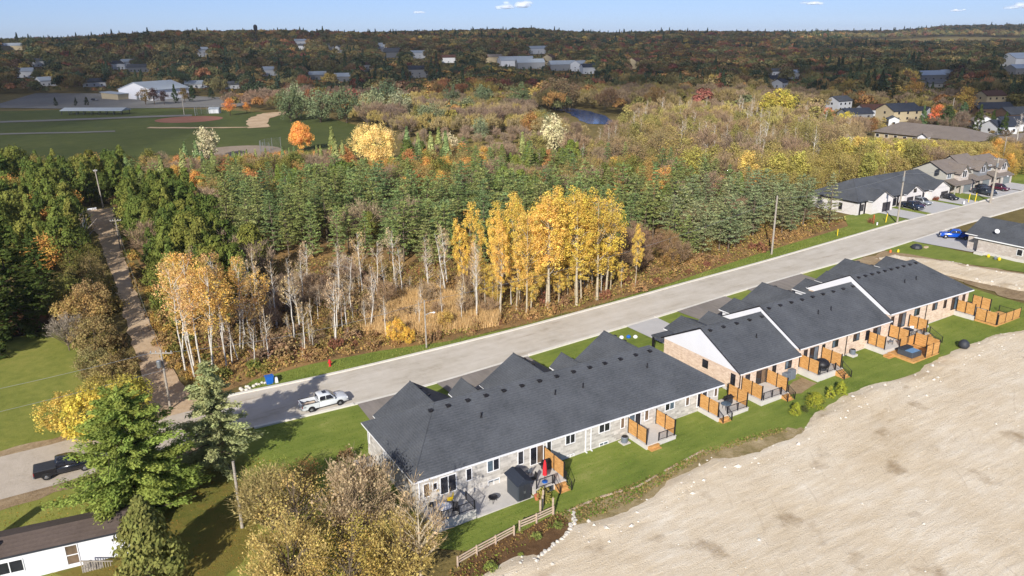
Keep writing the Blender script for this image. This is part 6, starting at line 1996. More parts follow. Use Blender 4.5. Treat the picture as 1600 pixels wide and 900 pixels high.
# ------------------------------------------------------------------ the trees one can point to
HERO = {}
def hero(key, fn):
    if key not in HERO: HERO[key] = fn()
    return HERO[key]
# lower left corner and yard
tree('maple', -22.6, 15.6, 13.8, 'broad fresh green tree hiding the nose of the black pickup', (138, 152, 60), mesh=hero('green', lambda: pine('green_yard', 1, 13.8, 12.5, .6, bark_dark, size=.34, per=44, levels=.66, nb=9, dense=1.35, cone=.62, droop=.0, thin=.24, leaf=LEAF_T)), native=13.8, name='leafy_tree')
tree('pine', -14.2, 19.4, 12.8, 'airy grey green pine standing beside the road left of the white pickup', (166, 166, 108), mesh=hero('pine_road', lambda: pine('pine_road', 2, 12.8, 8.4, 1.4, bark_grey, size=.36, per=36, levels=.62, nb=8, dense=1.25, leaf=LEAF_T)), native=12.8)
tree('cedar', -23.0, 3.4, 9.0, 'olive green cedar in front of the mobile home wall', (124, 122, 58), mesh=hero('cedar_mob', lambda: cone_tree('cedar_mob', 3, 9, 6.4, bark_grey, 9000, .22, rough=.12)), native=9.0)
tree('spruce', -33.5, 79.5, 22, 'tall dark spruce at the left edge beside the shaded lawn', (70, 84, 34), mesh=hero('spruce_l', lambda: pine('spruce_l', 4, 22, 12, 1.0, bark_dark, size=.75, per=10, levels=.8, droop=.10, cone=.85, nb=8, dense=1.1)), native=22)
tree('spruce', -41, 90, 19, 'second dark spruce behind the tall one at the left edge', (62, 78, 34), mesh=HERO['spruce_l'], native=22)
tree('spruce', -38.5, 70, 15, 'lower dark spruce cut by the left edge of the photo', (66, 80, 34), mesh=HERO['spruce_l'], native=22)
tree('spruce', -30.5, 92, 15, 'bushy dark spruce nearest the dirt track', (78, 92, 38), mesh=HERO['spruce_l'], native=22)
tree('bare', -22.4, 122.6, 13, 'forked dead tree with pale bark left of the dirt track', (168, 138, 104), mesh=hero('dead', lambda: twiggy('dead_fork', 5, 13, 8.5, 4, 16, 10, bark_white, 30, .25, .32, 'round', LEAF_T, .05, .05, 1.0)), native=13)
ybush = hero('ybush', lambda: deciduous('ybush', 6, 8, 8.4, .2, 90, 60, .26, bark_grey, .14, 'round', LEAF_T, .1, .03, .7, 20, .5, .11))
for (x, y, h, c, lab) in ((-25.6, 34.6, 6.4, (206, 186, 56), 'brightest yellow bush above the gravel road'), (-21.8, 36.8, 6.4, (188, 172, 60), 'yellow bush right of the brightest one near the crossarm pole'), (-28.2, 38.2, 5.4, (196, 172, 66), 'yellow bush at the left end of the roadside clump'), (-24.0, 41.0, 5.4, (166, 150, 62), 'olive yellow bush behind the roadside clump'), (-22.2, 47.0, 5.4, (150, 130, 74), 'dull olive bush halfway between pole and shaded lawn'), (-24.2, 53, 5.0, (146, 132, 80), 'grey olive bush along the left side of the dirt track')):
    tree('tan', x, y, h, lab, c, mesh=ybush, native=8, name='yellow_bush', group='bushes beside the gravel road', wide=1.05)
for (x, y, h, c, lab) in ((-23.6, 62, 6.6, (150, 128, 78), 'brown olive tree at the track bend below the dark spruces'), (-24.8, 71, 7.8, (172, 140, 74), 'tan yellow tree beside the dirt track left edge'), (-22.8, 80, 7.0, (164, 134, 82), 'tan tree between the dirt track and the dark spruces'), (-26.6, 84, 7.6, (132, 128, 58), 'green olive tree in front of the dark spruces')):
    tree('tan', x, y, h, lab, c, mesh=ybush, native=8, group='brushy trees left of the dirt track')
tree('bare', -27, 67, 6, 'grey leafless shrub tree at the edge of the shaded lawn', (150, 136, 120))
# brush at the bottom centre
brush = hero('brush', lambda: deciduous('brush', 7, 8.6, 8.2, .3, 105, 46, .17, bark_grey, .13, 'round', LEAF_T, .42, .05, .6, 90, .5, .12))
brush3 = hero('brush3', lambda: twiggy('brush3', 18, 8.2, 8.0, .4, 110, 34, bark_grey, 3600, .19, .14, 'round', LEAF_T, .04, .03, 1.0))
brush2 = hero('brush2', lambda: twiggy('brush2', 8, 7.6, 7.6, .6, 90, 40, bark_grey, 1900, .20, .14, 'round', LEAF_T, .05, .02, 1.0))
for (x, y, h, c, lab, m) in ((-10.6, 1.2, 8.4, (178, 152, 80), 'large yellow ochre brush tree at the bottom between yard and house', 0), (-12.8, -4.4, 7.6, (178, 154, 84), 'ochre brush tree cut by the bottom edge left of the house corner', 2), (-8.4, -6.4, 7.0, (182, 160, 66), 'greenish yellow brush tree at the bottom centre', 0), (-12.2, 5.6, 6.6, (170, 148, 92), 'tan brush tree beside the weathered yard pole', 1), (-11.2, 9.4, 5.6, (142, 146, 58), 'small green bush at the lawn corner below the roadside pine', 0), (-8.0, 9.6, 4.4, (158, 112, 62), 'rust brown bush at the rim of the mown lawn', 0), (-5.6, -.6, 8.4, (176, 150, 112), 'rounded pale tan leafless tree left of the house corner', 1), (-5.0, -8.0, 7.0, (176, 150, 78), 'ochre bush at the foot of the bare tree', 2), (-2.6, -4.4, 3.0, (178, 140, 88), 'small tan brush against the near house corner', 1), (-9.6, -9.2, 7.4, (176, 148, 64), 'ochre brush at the very bottom edge', 0), (-5.2, 5.6, 2.6, (126, 92, 60), 'low brown bush below the end wall of the house', 0)):
    tree('tan', x, y, h, lab, c, mesh=(brush, brush2, brush3)[m], native=(8.6, 7.6, 8.2)[m], name='brush_tree', group='brush at the bottom of the photo')
tree('bare', -3.4, -9.0, 10.4, 'bare pale limbed tree in front of the near house corner', (186, 158, 118), mesh=hero('bare_fg', lambda: twiggy('bare_fg', 9, 10.4, 5.4, 2.4, 40, 18, bark_pop, 160, .20, .17, 'round', LEAF_T, .04, .03, 1.0)), native=10.4)
for i, (x, y, h) in enumerate(((2.6, -10.6, .9), (8.0, -9.2, .7), (10.6, -8.9, .6), (5.6, -10.4, .6))):
    tree('shrub', x, y, h, ['small green plant in the garden soil by the bare tree', 'green plant nearest the rail fence end', 'small green plant by the white stone corner', 'low plant in the middle of the garden soil'][i], (126, 136, 58))
for i, (x, y) in enumerate(((45.8, -6.5), (47.2, -6.7), (49.1, -6.6), (50.6, -6.4), (52.5, -6.1), (54.4, -6.2))):
    big = i in (0, 2, 4, 5)
    tree('cedar', x, y, (1.7, .9, 2.0, .8, 1.8, 1.9)[i], ['young yellow green cedar nearest the camera in the hedge row', 'small shrub second in the hedge row', 'widest yellow green cedar in the hedge row', 'small shrub between the cedars of the hedge row', 'yellow green cedar second from the far end of the hedge row', 'last cedar at the far end of the hedge row'][i], (150, 152, 30) if big else (84, 90, 46), name='young_cedar', wide=1.5, group='young cedars planted along the rear lawn')
for x, y, c, lab in ((-2.2, 13.4, (120, 92, 60), 'brown shrub at the left front corner of the house'), (-1.2, 8.9, (150, 110, 60), 'rust shrub below the side door of the house'), (-1.0, 4.0, (110, 88, 60), 'brown shrub at the end wall near the house corner'), (11.9, -4.6, (150, 140, 60), 'yellowing garden shrub beside the shed posts'), (161.6, 47.6, (130, 70, 50), 'red brown shrub between the two rows across the street'), (130.4, 43.2, (150, 96, 60), 'rust shrub by the orange marker')):
    tree('shrub', x, y, 1.5, lab, c, wide=.8)

# ---- aspens, birches and poplars along the street
for i, (x, y, h) in enumerate(((-12.6, 45.0, 18.5), (-11.4, 46.6, 19.2), (-13.4, 47.6, 18.8), (-10.4, 44.8, 17.5), (-12.0, 50.0, 18.4), (-9.6, 48.4, 17.0), (-8.2, 46.4, 16.0), (-13.2, 53.0, 17.8), (-10.8, 53.6, 17.0), (-7.6, 51.4, 16.4), (-6.2, 48.6, 14.6), (-5.2, 52.2, 15.6), (-8.6, 56.0, 16.0), (-3.4, 50.6, 13.8), (-3.6, 55.4, 15.0), (-11.6, 57.5, 16.4), (-6.0, 58.6, 15.2), (-1.6, 53.4, 12.6))):
    lab = 'golden aspen with white trunk right of the dirt track' if i > 3 else ['leftmost orange aspen leaning over the dirt track', 'tallest orange aspen above the clustered white trunks', 'orange aspen behind the clustered white trunks', 'orange aspen right of the clustered white trunks'][i]
    tree('aspen', x, y, h * .96, lab, None if i % 4 else (212, 168, 96), 'aspens right of the dirt track', lean=(random.uniform(-.05, .05), random.uniform(-.10, .0)))
rg = np.random.default_rng(11)
bp = [(-.2, 63.5, 11.6), (1.8, 58, 12.0), (2.8, 51.5, 10.6), (4.6, 54.5, 10.4), (7.3, 45.4, 11.0), (9.2, 50.4, 9.6), (10.4, 49.0, 9.4), (5.4, 62.5, 11), (11.5, 57, 10), (13.6, 47.8, 9.8), (8.4, 66, 10.6), (14.4, 60, 10), (17, 55, 9.6), (18.4, 64, 10), (20.6, 58.2, 9.4), (16.0, 69, 10.4), (22, 66, 10), (1.2, 69, 11), (24.5, 60.5, 9.6), (11, 72, 10), (21, 72, 10.6), (2.8, 46.0, 8.4), (-2.4, 46.2, 8.8), (14.8, 44.2, 7.4), (26.2, 68.4, 11), (24.2, 43.6, 6.4), (26.8, 42.2, 6.0), (28.2, 44.4, 6.8), (20.4, 44.4, 6.4), (29.4, 60.2, 11.0), (31.6, 57.6, 12), (34, 62, 12), (27.6, 55, 9)]
for i, (x, y, h) in enumerate(bp):
    lab = ['white birch leafless but for tan tips in the clearing left of the reeds'] * 40
    special = {0: 'white birch nearest the orange aspens, forked at the top', 4: 'white birch standing closest to the road verge', 9: 'white birch just left of the small lamp pole', 23: 'short white birch close to the lamp pole foot', 22: 'short white birch in front of the orange aspens'}
    tree('birch', x, y, h, special.get(i, 'slender white birch, nearly leafless, in the clearing above the road'), None, 'bare birches above the road', lean=(random.uniform(-.06, .06), random.uniform(-.06, .06)))
pops = [(50.6, 38.6, 20.6, 1.0), (40.7, 38.4, 20.2, 1.1), (41.6, 40.4, 20.4, .9), (33.6, 50.3, 18.2, .8), (36.8, 38.9, 19.0, .72), (32.9, 40.6, 17.0, .6), (46.4, 38.6, 20.0, 1.05), (48.4, 41.6, 20.8, 1.1), (53.4, 39.8, 19.6, .95), (44.0, 43.8, 20.4, 1.1), (38.6, 43.6, 19.8, .85), (36.2, 46.4, 18.6, .7), (51.2, 44.4, 19.4, .95), (46.8, 47.2, 19.8, 1.0), (41.4, 48.4, 19.0, .9), (34.4, 44.2, 17.8, .62), (30.6, 47.8, 16.4, .6), (58.6, 38.4, 12.8, .62)]
pl = {0: 'yellow poplar with a thick tan trunk standing at the kerb', 1: 'twin trunked yellow poplar in the middle of the roadside group', 3: 'slim yellow poplar at the left end of the roadside group', 5: 'slender yellow poplar beside the dry reeds', 17: 'small bright yellow poplar alone at the right end of the group', 6: 'yellow green poplar with a white trunk close to the kerb', 7: 'tallest yellow poplar right of the middle'}
for i, (x, y, h, w) in enumerate(pops):
    tree('poplar', x, y, h, pl.get(i, 'tall golden yellow poplar in the group above the road'), (210, 176, 52) if i in (0, 6, 7, 8, 12) else None, 'yellow poplars above the road', wide=w)
for i, (x, y) in enumerate(((30.0, 43.0), (31.2, 45.0), (29.0, 41.4), (33.6, 42.4), (32.2, 48.0))):
    tree('birch', x, y, 14 - i * .6, 'thin bare tree among the yellow poplars near the reeds', None, 'bare saplings among the poplars', wide=.7)
for (x, y, h, c, lab) in ((15.2, 41.0, 4.2, (232, 186, 50), 'bright yellow sapling left of the lamp pole'), (16.6, 39.6, 2.8, (222, 180, 46), 'small yellow bush at the foot of the yellow sapling'), (23.4, 41.0, 3.6, (196, 160, 72), 'ochre bush right of the lamp pole')):
    tree('tan', x, y, h, lab, c, mesh=ybush, native=8, name='yellow_bush', wide=.7)
rg = np.random.default_rng(13)
for i in range(15):
    x, y = 31 + i * 1.9 + rg.normal(0, .5), 39.6 + rg.uniform(0, 5) - (.0 if i < 8 else .6)
    tree('poplar', x, y, rg.uniform(5.5, 11), 'low yellow poplar sapling under the tall yellow poplars', (214, 182, 70), 'yellow saplings under the poplars', wide=rg.uniform(1.0, 1.5))
# ---- single trees further off
tree('maple', 60.6, 247.6, 12.2, 'round orange and yellow maple alone on the park grass', (226, 158, 52), mesh=hero('orange', lambda: deciduous('orange_park', 21, 12.2, 10.8, 1.4, 130, 95, .3, bark_dark, .25, 'oval', LEAF, 0, .01, .85, 8, .6, .12)), native=12.2)
tree('maple', 69.6, 190.5, 15.4, 'large pale yellow tree standing above the pine stand', (232, 200, 112), mesh=hero('yellow', lambda: deciduous('yellow_big', 22, 15.4, 16.5, 1.0, 170, 100, .30, bark_grey, .35, 'round', LEAF, .02, .01, .75, 12, .6, .10)), native=15.4)
tree('willow', 137.2, 181.0, 14.6, 'pale cream plumed tree in front of the river', (206, 192, 142), var=0, wide=.8)
tree('willow', 95.5, 186, 10.5, 'pale cream tree right of the large yellow tree', (200, 186, 140), var=1, wide=.75)
tree('willow', 24.5, 246, 13.0, 'pale cream plumed tree left of the grey ball diamond', (202, 188, 146), var=2, wide=.9)
tree('willow', 133.6, 232.4, 10.8, 'round grey green tree alone on the scrub field', (134, 142, 104), var=1, wide=.62)
for (x, y, h, c, lab, w) in ((89, 366, 18.6, (98, 110, 74), 'broad grey green willow at the left of the willow group by the park', 1), (101, 352, 18, (116, 126, 86), 'grey green willow second from the left by the park', 1), (112, 342, 19, (104, 114, 78), 'grey green willow in the middle of the park group', .9), (124, 334, 17.5, (146, 148, 104), 'paler willow in the park group', .8), (136, 326, 17, (150, 152, 112), 'pale willow at the right of the park group', .8), (97, 384, 20, (142, 146, 108), 'tall pale willow behind the park group', .7), (152, 384, 19, (92, 106, 78), 'dark grey green tree behind the willows', .9), (200, 352, 17, (130, 140, 96), 'grey green willow left of the river', .9), (212, 330, 18, (124, 134, 84), 'green willow on the left bank of the river', .9), (186, 366, 16, (120, 128, 88), 'small grey willow further left of the river', .8)):
    tree('willow', x, y, h, lab, c, wide=w, group='willows around the park')
tree('bare', 248, 343, 19.5, 'big rounded brown tree beyond the river', (140, 118, 84), mesh=hero('bigtan', lambda: deciduous('bigtan', 23, 19.5, 27, .8, 150, 40, .75, bark_dark, .5, 'round', LEAF, .05, .01, .7, 10, .5, .09)), native=19.5)
tree('maple', 298, 214, 17, 'broad yellow green tree above the tan scrub at right', (176, 160, 50), mesh=hero('yg', lambda: deciduous('yg_tree', 24, 17, 19, 1.5, 120, 40, .66, bark_grey, .4, 'round', LEAF, .03, .01, .8, 14, .5, .1)), native=17)
for (px, py, h, kind, c, lab) in ((1290, 196, 9, 'maple', (232, 108, 48), 'fiery orange tree above the tan scrub near the houses'), (1321, 204, 9, 'maple', (208, 184, 40), 'bright yellow tree right of the fiery orange one'), (1462, 199, 11, 'maple', (226, 112, 36), 'orange tree behind the long tan roof'), (1442, 198, 10, 'cedar', (86, 108, 66), 'green tree left of the orange one behind the tan roof'), (1474, 199, 11, 'maple', (130, 120, 50), 'olive tree right of the orange one behind the tan roof'), (1505, 182, 16, 'maple', (166, 134, 56), 'ochre tree between dark roofs at right'), (1390, 172, 24, 'spruce', (40, 54, 36), 'tall black green spruce above the cream gabled house'), (1376, 170, 20, 'spruce', (44, 58, 38), 'second black green spruce left of the tall one'), (1500, 200, 12, 'cedar', (72, 92, 62), 'dark green round tree behind the tan roof right of the ochre tree'), (1526, 206, 12, 'cedar', (66, 74, 36), 'dark cedar left of the cedar columns'), (1548, 208, 10, 'cedar', (62, 76, 34), 'left clipped cedar column by the white house'), (1566, 212, 10, 'cedar', (62, 76, 34), 'right clipped cedar column by the white house'), (1600, 168, 20, 'maple', (64, 76, 50), 'big dark green tree at the right edge'), (1530, 150, 18, 'maple', (132, 82, 46), 'rust brown tree above the cream brick house'), (1500, 128, 15, 'maple', (74, 40, 48), 'dark purple tree below the pale roofs'), (1425, 164, 15, 'maple', (168, 128, 48), 'golden tree right of the black green spruces'), (1422, 150, 13, 'maple', (170, 100, 44), 'orange brown tree above the golden tree at right'), (1585, 238, 14, 'birch', (206, 196, 186), 'white leafless birch at the right end of the tan roof'), (360, 181, 11, 'maple', (212, 128, 34), 'orange tree behind the red ball diamond'), (386, 177, 7, 'maple', (206, 130, 38), 'small orange tree right of the orange tree in the park'), (228, 164, 12, 'maple', (110, 84, 36), 'olive brown clipped tree in front of the arena'), (242, 164, 12, 'maple', (72, 48, 46), 'dark red clipped tree in front of the arena'), (257, 164, 10, 'maple', (70, 52, 52), 'second dark red clipped tree in front of the arena'), (274, 161, 13, 'cedar', (46, 62, 38), 'dark green clipped tree right of the arena'), (289, 161, 11, 'maple', (104, 84, 40), 'olive clipped tree right of the arena'), (302, 160, 12, 'cedar', (44, 60, 38), 'second dark green clipped tree right of the arena'), (331, 156, 9, 'cedar', (46, 60, 40), 'last dark clipped tree at the car park end'), (88, 166, 6, 'cedar', (52, 62, 44), 'small dark tree left on the car park rim'), (119, 166, 6, 'cedar', (50, 60, 42), 'small dark tree in the middle of the car park rim'), (136, 165, 6, 'cedar', (50, 58, 42), 'small dark tree right on the car park rim')):
    x, y = at(px, py)
    tree(kind, x, y, h, lab, c, wide=1.25 if kind == 'maple' else .85)

for (px, py, h, c, lab) in ((1088, 101, 15, (214, 178, 60), 'leftmost of the far yellow trees below the dark ridge'), (1101, 100, 15, (220, 184, 64), 'second far yellow tree below the dark ridge'), (1114, 99, 15, (206, 168, 56), 'third far yellow tree below the dark ridge'), (1127, 99, 14, (222, 170, 54), 'orange yellow far tree at the end of the yellow row'), (1159, 101, 15, (206, 182, 84), 'pale yellow far tree right of a dark spruce'), (1172, 100, 14, (196, 166, 70), 'ochre yellow far tree right of the pale yellow one'), (1226, 104, 14, (214, 184, 62), 'far yellow tree above the white trio of houses'), (1238, 107, 12, (214, 104, 56), 'far orange red tree beside the yellow one'), (1257, 100, 13, (200, 120, 60), 'far orange tree right of the yellow one'), (1368, 104, 14, (186, 132, 52), 'golden far tree in the middle of the right hillside'), (1388, 102, 12, (180, 146, 56), 'yellow far tree right of the golden one'), (1332, 90, 14, (150, 72, 50), 'dark red far tree on the right hillside'), (1526, 98, 13, (190, 124, 54), 'orange far tree near the pale hall'), (1516, 100, 13, (170, 120, 54), 'ochre far tree left of the orange one near the hall'), (811, 96, 14, (140, 52, 44), 'dark red far tree left of the white town roofs'), (965, 98, 15, (140, 60, 48), 'red far tree right of the town centre'), (984, 100, 14, (132, 50, 54), 'crimson far tree beside the cream house'), (1046, 107, 13, (150, 80, 60), 'pinkish far tree below the dark slope'), (996, 84, 14, (160, 140, 60), 'olive yellow far tree above the crimson one'), (550, 102, 15, (150, 84, 50), 'rust far tree above the hillside church trees'), (437, 92, 13, (130, 60, 46), 'red far tree left on the hillside'), (622, 118, 16, (130, 136, 60), 'bright olive far tree below the church'), (710, 120, 14, (168, 144, 66), 'ochre tree above the grey willow crowns'), (762, 118, 14, (172, 156, 70), 'yellow olive tree right of the ochre one'), (806, 132, 12, (206, 186, 60), 'yellow tree at the left bank woods'), (290, 105, 14, (176, 108, 50), 'orange tree above the clipped row'), (340, 106, 14, (190, 116, 50), 'orange tree left of the hillside road'), (372, 128, 12, (186, 130, 56), 'golden tree at the car park end'), (255, 120, 12, (170, 150, 56), 'yellow green tree above the arena roof')):
    x, y = at(px, py)
    tree('maple', x, y, h, lab, c, wide=1.2, group='bright trees on the far slopes')
for (px, py, h, lab) in ((1078, 106, 22, 'dark spruce left of the far yellow row'), (1147, 104, 20, 'dark spruce between the far yellow trees'), (1366, 88, 26, 'large dark spruce on the right hillside'), (128, 112, 22, 'dark spruce above the arena car park'), (220, 92, 20, 'dark spruce above the arena'), (936, 106, 18, 'dark spruce right of the town centre')):
    x, y = at(px, py)
    tree('spruce', x, y, h, lab, (44, 54, 40), wide=1.15, group='dark spruces on the far slopes')
# pale rocks by the recycling bin
rg = np.random.default_rng(17)
for i in range(12):
    x, y = -8.2 + i * .3 + rg.normal(0, .15), 38.2 + rg.normal(0, .35)
    b = MB(); q = rg.uniform(.18, .34); b.lathe([(q * .8, -.1), (q, .06), (q * .7, .2), (q * .2, .26)], (0, 0, 0), 6, M['snowy_stone'])
    tag(link('rock', b.mesh('rock'), None, (x, y, Z(x, y) + .08), (rg.uniform(-.3, .3), rg.uniform(-.3, .3), rg.uniform(0, 6))), 'pale rock in the little heap left of the blue bin', 'rock', 'pale rocks left of the blue bin')

rg = np.random.default_rng(23)
for i in range(11):
    px = 1050 + i * 9.2 + rg.uniform(-2, 2)
    x, y = at(px, 57.5)
    tree('spruce', x, y, rg.uniform(17, 24), 'dark pine in the clump on the skyline right of centre', (46, 56, 46), wide=1.6, group='dark pine clump on the skyline')
for i, (px, h) in enumerate(((172, 20), (268, 22), (262, 18), (447, 18), (570, 20), (604, 20), (690, 19), (975, 18), (1026, 20))):
    x, y = at(px, 60.5 if px < 700 else 58)
    tree('spruce', x, y, h, ['dark tree at the left of the skyline', 'tallest dark tree on the left skyline', 'dark tree beside the tallest on the left skyline', 'dark tree on the skyline right of the water tower', 'dark tree on the skyline above the church', 'dark tree on the skyline right above the church', 'dark tree where the long red ridge begins', 'dark tree on the skyline left of the pine clump', 'dark tree at the left end of the pine clump'][i], (48, 56, 44), wide=1.5, group='dark trees on the skyline')
# ------------------------------------------------------------------ populations
def inside(poly, X, Y):
    r = np.zeros(X.shape, bool)
    n = len(poly)
    for i in range(n):
        x0, y0 = poly[i]; x1, y1 = poly[(i + 1) % n]
        c = ((y0 > Y) != (y1 > Y)) & (X < (x1 - x0) * (Y - y0) / (y1 - y0 + 1e-12) + x0)
        r ^= c
    return r

def in_view(X, Y, margin=.06):
    dx, dy = X - CAM[0], Y - CAM[1]
    f = dx * FWD.x + dy * FWD.y; s = dx * RGT.x + dy * RGT.y
    return (f > 8) & (np.abs(s / np.maximum(f, 1)) < .655 + margin)

def jitter(poly, sp, rg, j=.38):
    P = np.array(poly); x0, y0 = P.min(0); x1, y1 = P.max(0)
    X, Y = np.meshgrid(np.arange(float(x0), x1, sp), np.arange(float(y0), y1, sp * .9))
    X[::2] += sp * .5
    X = (X + rg.uniform(-j, j, X.shape) * sp).ravel(); Y = (Y + rg.uniform(-j, j, Y.shape) * sp).ravel()
    k = inside(poly, X, Y) & in_view(X, Y)
    return X[k], Y[k]

OPEN = [  # places kept free of population trees (x, y, radius)
    (44, 413, 26), (39, 262, 22), (60, 247, 13), (69.6, 190.5, 9.5), (60.6, 247.6, 8), (137, 181, 6), (24.5, 246, 6), (248, 343, 13), (298, 214, 10), (95.5, 186, 6), (133.6, 232.4, 7)]
for (x, y, px, py, w) in HPOS:
    OPEN.append((x, y, w * .5 + 5))
SIGHT = [(267, y_, Z(268, y_) + 2.2, 3.5) for y_ in range(98, 142, 5)] + [(hx, hy, Z(hx, hy) + 1.8, w * .5 + 1) for hx, hy, px, py, w in HPOS if math.hypot(hx - CAM[0], hy - CAM[1]) < 900] + [(226, 296, .5, 7), (234, 318, .5, 6), (214, 270, .5, 6), (240, 345, .5, 5), (61, 247, 1.0, 6), (38, 255, .6, 10), (137, 181, 3, 3), (70, 190.5, 4, 4)]
def sight_cap(x, y):
    c = 99.0
    for hx, hy, zh, w in SIGHT:
        dl = math.hypot(CAM[0] - hx, CAM[1] - hy); ux, uy = (CAM[0] - hx) / dl, (CAM[1] - hy) / dl
        dx, dy = x - hx, y - hy
        al = dx * ux + dy * uy
        if al < 1 or al > 260 or abs(dx * uy - dy * ux) > w + 2.5: continue
        c = min(c, zh + (CAM[2] - zh) * al / dl - Z(x, y))
    return c
CAND = []   # (distance, kind, x, y, h, colour, zone)
def populate(zone, poly, sp, mix, seed, avoid=(), hs=1.0):
    """mix: list of (weight, kind, (h0, h1), colours)"""
    rg = np.random.default_rng(seed)
    X, Y = jitter(poly, sp, rg)
    wts = np.array([m[0] for m in mix], float); wts /= wts.sum()
    # patches of the same kind, so choose by smooth noise plus chance
    for x, y in zip(X, Y):
        if any((x - a) ** 2 + (y - b_) ** 2 < r * r for a, b_, r in OPEN) or any(inside(p, np.array([x]), np.array([y]))[0] for p in avoid):
            continue
        q = (math.sin(x * .09 + seed) * math.sin(y * .08 + seed * 2) * .5 + .5) * .55 + rg.uniform() * .45
        i = int(np.searchsorted(np.cumsum(wts), np.clip(q, 0, .9999)))
        m = mix[min(i, len(mix) - 1)]
        if zone.startswith('tan scrub') and rg.uniform() < .14: continue
        h = rg.uniform(*m[2]) * hs
        cap = sight_cap(x, y)
        if cap < 2.2: continue
        CAND.append((math.hypot(x - CAM[0], y - CAM[1]), m[1], x, y, min(h, max(cap, 2.2)), m[3][rg.integers(len(m[3]))], zone))

RIV = [(181, 236), (198, 250), (206, 268), (222, 292), (240, 330), (246, 372), (262, 372), (262, 330), (246, 290), (236, 262), (216, 240), (190, 222)]
RIVW = [(208, 258), (220, 288), (236, 320), (244, 356), (262, 356), (260, 322), (246, 288), (233, 258), (221, 247)]
SCRUB = [(92, 188), (118, 172), (146, 168), (158, 200), (150, 246), (118, 262), (98, 240)]
PARK = [(-70, 258), (20, 224), (52, 222), (84, 218), (106, 262), (116, 330), (114, 395), (86, 442), (74, 470), (132, 540), (86, 596), (40, 644), (-130, 700), (-130, 420)]
GREENS = [(100, 112, 42), (112, 118, 44), (88, 102, 40), (124, 124, 48)]
populate('cedars left of the dirt track', [(-60, 108), (-26, 108), (-21.5, 130), (-21.5, 180), (-8, 184), (-2, 222), (-70, 254)], 5.6,
         [(5, 'cedar', (9, 13.5), GREENS), (2, 'maple', (8, 11), [(122, 116, 48), (140, 124, 56), (196, 140, 48)]), (1.2, 'bare', (8, 10), [(140, 116, 92)])], 31)
populate('cedars right of the dirt track', [(-12, 62), (-3, 66), (6, 84), (4, 104), (2, 150), (-8, 182), (-11, 150), (-12.6, 110)], 4.6,
         [(6, 'cedar', (8.5, 12.5), GREENS), (1.2, 'bare', (8, 10), [(136, 112, 88), (150, 128, 106)]), (1, 'maple', (8, 10), [(206, 142, 50), (186, 130, 60)])], 32)
PINES = [(4, 104), (16, 92), (26, 82), (36, 70), (46, 62), (56, 54), (62, 52), (70, 56), (90, 62), (96, 76), (76, 100), (52, 126), (22, 150), (4, 150)]
populate('pine plantation above the clearing', PINES, 5.6, [(7, 'pine', (9, 14.5), PAL['pine']), (.7, 'cedar', (7, 10), GREENS), (.5, 'bare', (8, 10), [(160, 136, 108)]), (.4, 'maple', (8, 10), [(186, 160, 66), (150, 150, 62)])], 33)
populate('pines at the right end of the plantation', [(70, 44.5), (86, 45), (98, 47), (112, 48), (126, 47.5), (129, 56), (128, 66), (112, 70), (96, 76), (90, 62), (76, 52)], 5.2,
         [(7, 'pine', (8.5, 12), [(150, 158, 104), (138, 150, 102), (158, 160, 110)]), (1.6, 'bare', (6, 8), [(140, 112, 84), (150, 120, 82)]), (1, 'cedar', (6, 8.5), [(122, 120, 50)])], 34)
populate('brown undergrowth trees under the right pines', [(56, 44), (70, 42.5), (86, 43.5), (80, 52), (66, 55), (58, 52)], 4.0,
         [(3, 'bare', (5, 8), [(140, 112, 84), (128, 100, 76), (150, 118, 78)]), (1, 'tan', (3.5, 5), [(150, 124, 64), (170, 130, 60)]), (.6, 'pine', (8, 11), PAL['pine'])], 35)
BAND = [(-2, 150), (22, 150), (52, 126), (76, 100), (96, 76), (112, 70), (129, 66), (131, 92), (130, 108), (118, 140), (100, 170), (88, 186), (66, 200), (60, 214), (20, 226), (-6, 224), (-8, 184)]
populate('mixed autumn wood between the pines and the park', BAND, 5.8,
         [(3, 'maple', (7.5, 10), [(124, 122, 52), (108, 114, 48), (140, 130, 54)]), (1.6, 'tan', (7, 9.5), [(160, 136, 76), (152, 132, 74), (172, 138, 68)]), (.9, 'bare', (7, 9.5), [(146, 122, 96), (150, 126, 100)]), (1.1, 'maple', (7, 9), [(206, 146, 56), (200, 154, 56), (186, 124, 62)]), (2.2, 'pine', (9, 12), PAL['pine']), (3, 'cedar', (7, 10.5), [(112, 126, 46), (124, 130, 50), (100, 112, 46)])], 36, [SCRUB])
KB = [(131, 66), (170, 66), (206, 62), (214, 66), (262, 92), (264, 142), (300, 158), (340, 176), (330, 226), (300, 262), (268, 300), (252, 284), (240, 256), (214, 230), (188, 204), (158, 182), (146, 168), (118, 170), (112, 156), (130, 108)]
TANS = [(160, 138, 84), (154, 132, 88), (166, 144, 76), (148, 126, 84), (146, 122, 86), (158, 144, 76), (140, 128, 66)]
populate('tan scrub wood right of the river', KB, 7.0,
         [(3.4, 'tan', (5, 13), TANS), (1.0, 'birch', (8, 14), [(176, 150, 116), (168, 142, 104)]), (1.0, 'maple', (6, 12), [(150, 138, 72), (136, 128, 66), (164, 146, 78)]), (2.2, 'bare', (5.5, 12), [(154, 128, 96), (148, 122, 94), (160, 134, 94), (142, 118, 94)]), (.7, 'maple', (8, 11), [(190, 168, 56), (168, 152, 56), (200, 150, 60)])], 37, [RIVW, [(131, 62), (172, 62), (172, 90), (131, 100)]])
